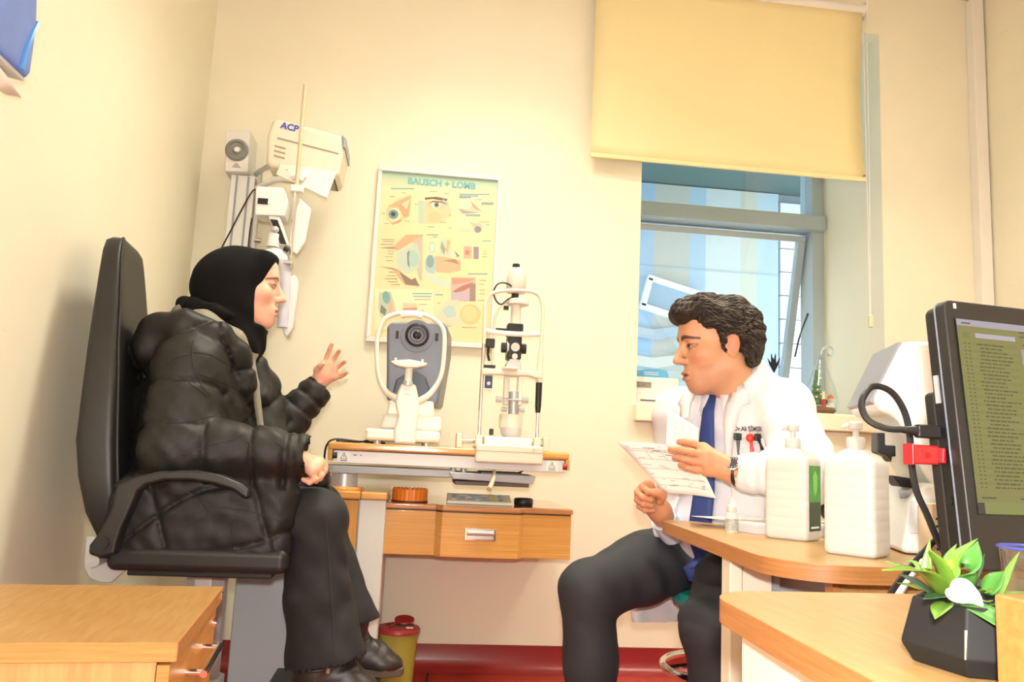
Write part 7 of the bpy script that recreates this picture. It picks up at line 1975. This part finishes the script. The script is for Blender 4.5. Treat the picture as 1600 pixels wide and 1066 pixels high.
# sheets in the hands
def held_sheet(name, label, TL, TR, BR, BL, bow, mats_, n=9):
    TL, TR, BR, BL = [Vector(p) for p in (TL, TR, BR, BL)]
    nn = (TR-TL).cross(BL-TL).normalized()
    g = [[TL.lerp(TR, j/n).lerp(BL.lerp(BR, j/n), i/n) + nn*(bow*math.sin(math.pi*i/n)*.6+bow*math.sin(math.pi*j/n)) for j in range(n+1)] for i in range(n+1)]
    t = thing(name, label, 'paper', tuple(BL))
    MB().sheet(g).build('sheet', mats_, t, solid=.0006, fixn=False)
    ln = MB(); rn = random.Random(5)
    P_ = lambda u, v: (lambda i, j: g[int(min(n, round(i)))][int(min(n, round(j)))])(v*n, u*n)
    def pt(u, v):
        j = min(n-1e-6, u*n); i = min(n-1e-6, v*n); j0 = int(j); i0 = int(i)
        return g[i0][j0].lerp(g[i0][j0+1], j-j0).lerp(g[i0+1][j0].lerp(g[i0+1][j0+1], j-j0), i-i0)
    return t, pt, nn
t1, pt, nn = held_sheet('printed_form', 'large printed form held in both hands of the doctor', (.555, 2.16, .943), (.715, 2.015, .935), (.780, 2.005, .808), (.677, 2.105, .812), .006, M_paper)
if nn.dot(Vector((0, -1, 0))) < 0: nn = -nn
ln = MB(); rn = random.Random(5)
def stroke(u0, v0, u1, v1, w_=.0006):
    k = 6; ln.tube([pt(u0+(u1-u0)*i/k, v0+(v1-v0)*i/k)+nn*.0009 for i in range(k+1)], w_, 4)
for v in (.13, .17, .33, .52, .70, .84): stroke(.04, v, .96, v, .00035)
for u in (.30, .52, .74): stroke(u, .17, u, .33, .00035)
for k in range(26):
    u = .06+.8*rn.random(); v = .05+.85*rn.random(); stroke(u, v, min(.97, u+.03+.10*rn.random()), v+.004, .0005)
for u, v, L in ((.30, .10, .16), (.40, .15, .12), (.62, .30, .10), (.55, .22, .14), (.72, .35, .08)): stroke(u, v, u+L, v, .0009)
ln.build('printed_lines', mat('print_grey', (112, 112, 120), .7), t1)
t2_, pt, nn = held_sheet('folded_note', 'small handwritten note held upright above the form', (.660, 2.045, 1.035), (.735, 2.015, .985), (.732, 2.012, .925), (.655, 2.035, .935), .004, M_paper)
if nn.dot(Vector((0, -1, 0))) < 0: nn = -nn
ln = MB()
for r_ in range(4):
    for c_ in range(3):
        u = .18+.24*c_; v = .22+.18*r_
        stroke(u, v, u+.07, v-.05, .0005); stroke(u+.07, v-.05, u+.10, v+.04, .0005); stroke(u+.10, v+.04, u+.15, v-.02, .0005)
ln.build('handwriting', mat('pencil_beige', (196, 186, 150), .7), t2_)

# stool under the doctor
sl2 = thing('stool', 'round teal stool on chrome base under the doctor', 'stool', (.935, 2.26, 0))
MB().lathe([(.14, 0), (.168, .006), (.175, .022), (.168, .040), (.14, .046), (0, .046)], (.935, 2.26, .492), seg=40).build('seat', mat('teal_vinyl', (40, 146, 140), .4), sl2)
MB().lathe([(.10, 0), (.15, .004), (.155, .018)], (.935, 2.26, .472), seg=36).build('seat_pan', M_black, sl2)
MB().cyl((.935, 2.26, .09), (.935, 2.26, .475), .022, seg=20).build('gas_lift', M_steel, sl2)
MB().torus((.935, 2.26, .325), .195, .0105, (0, 0, 1), 48, 10).build('foot_ring', M_steel, sl2)
for k in range(3):
    a = math.radians(60+120*k)
    MB().tube([(.935, 2.26, .345), (.935+.195*math.cos(a), 2.26+.195*math.sin(a), .327)], .007, 8).build('ring_spoke', M_steel, sl2)
for k in range(5):
    a = math.radians(40+72*k); e = Vector((.935+.23*math.cos(a), 2.26+.23*math.sin(a), .07))
    MB().tube([(.935, 2.26, .10), e], [.018, .012], 10).build('base_arm', M_steel, sl2)
    MB().cyl(e+Vector((0, -.012, -.042)), e+Vector((0, .012, -.042)), .027, seg=18).build('caster', M_black, sl2)
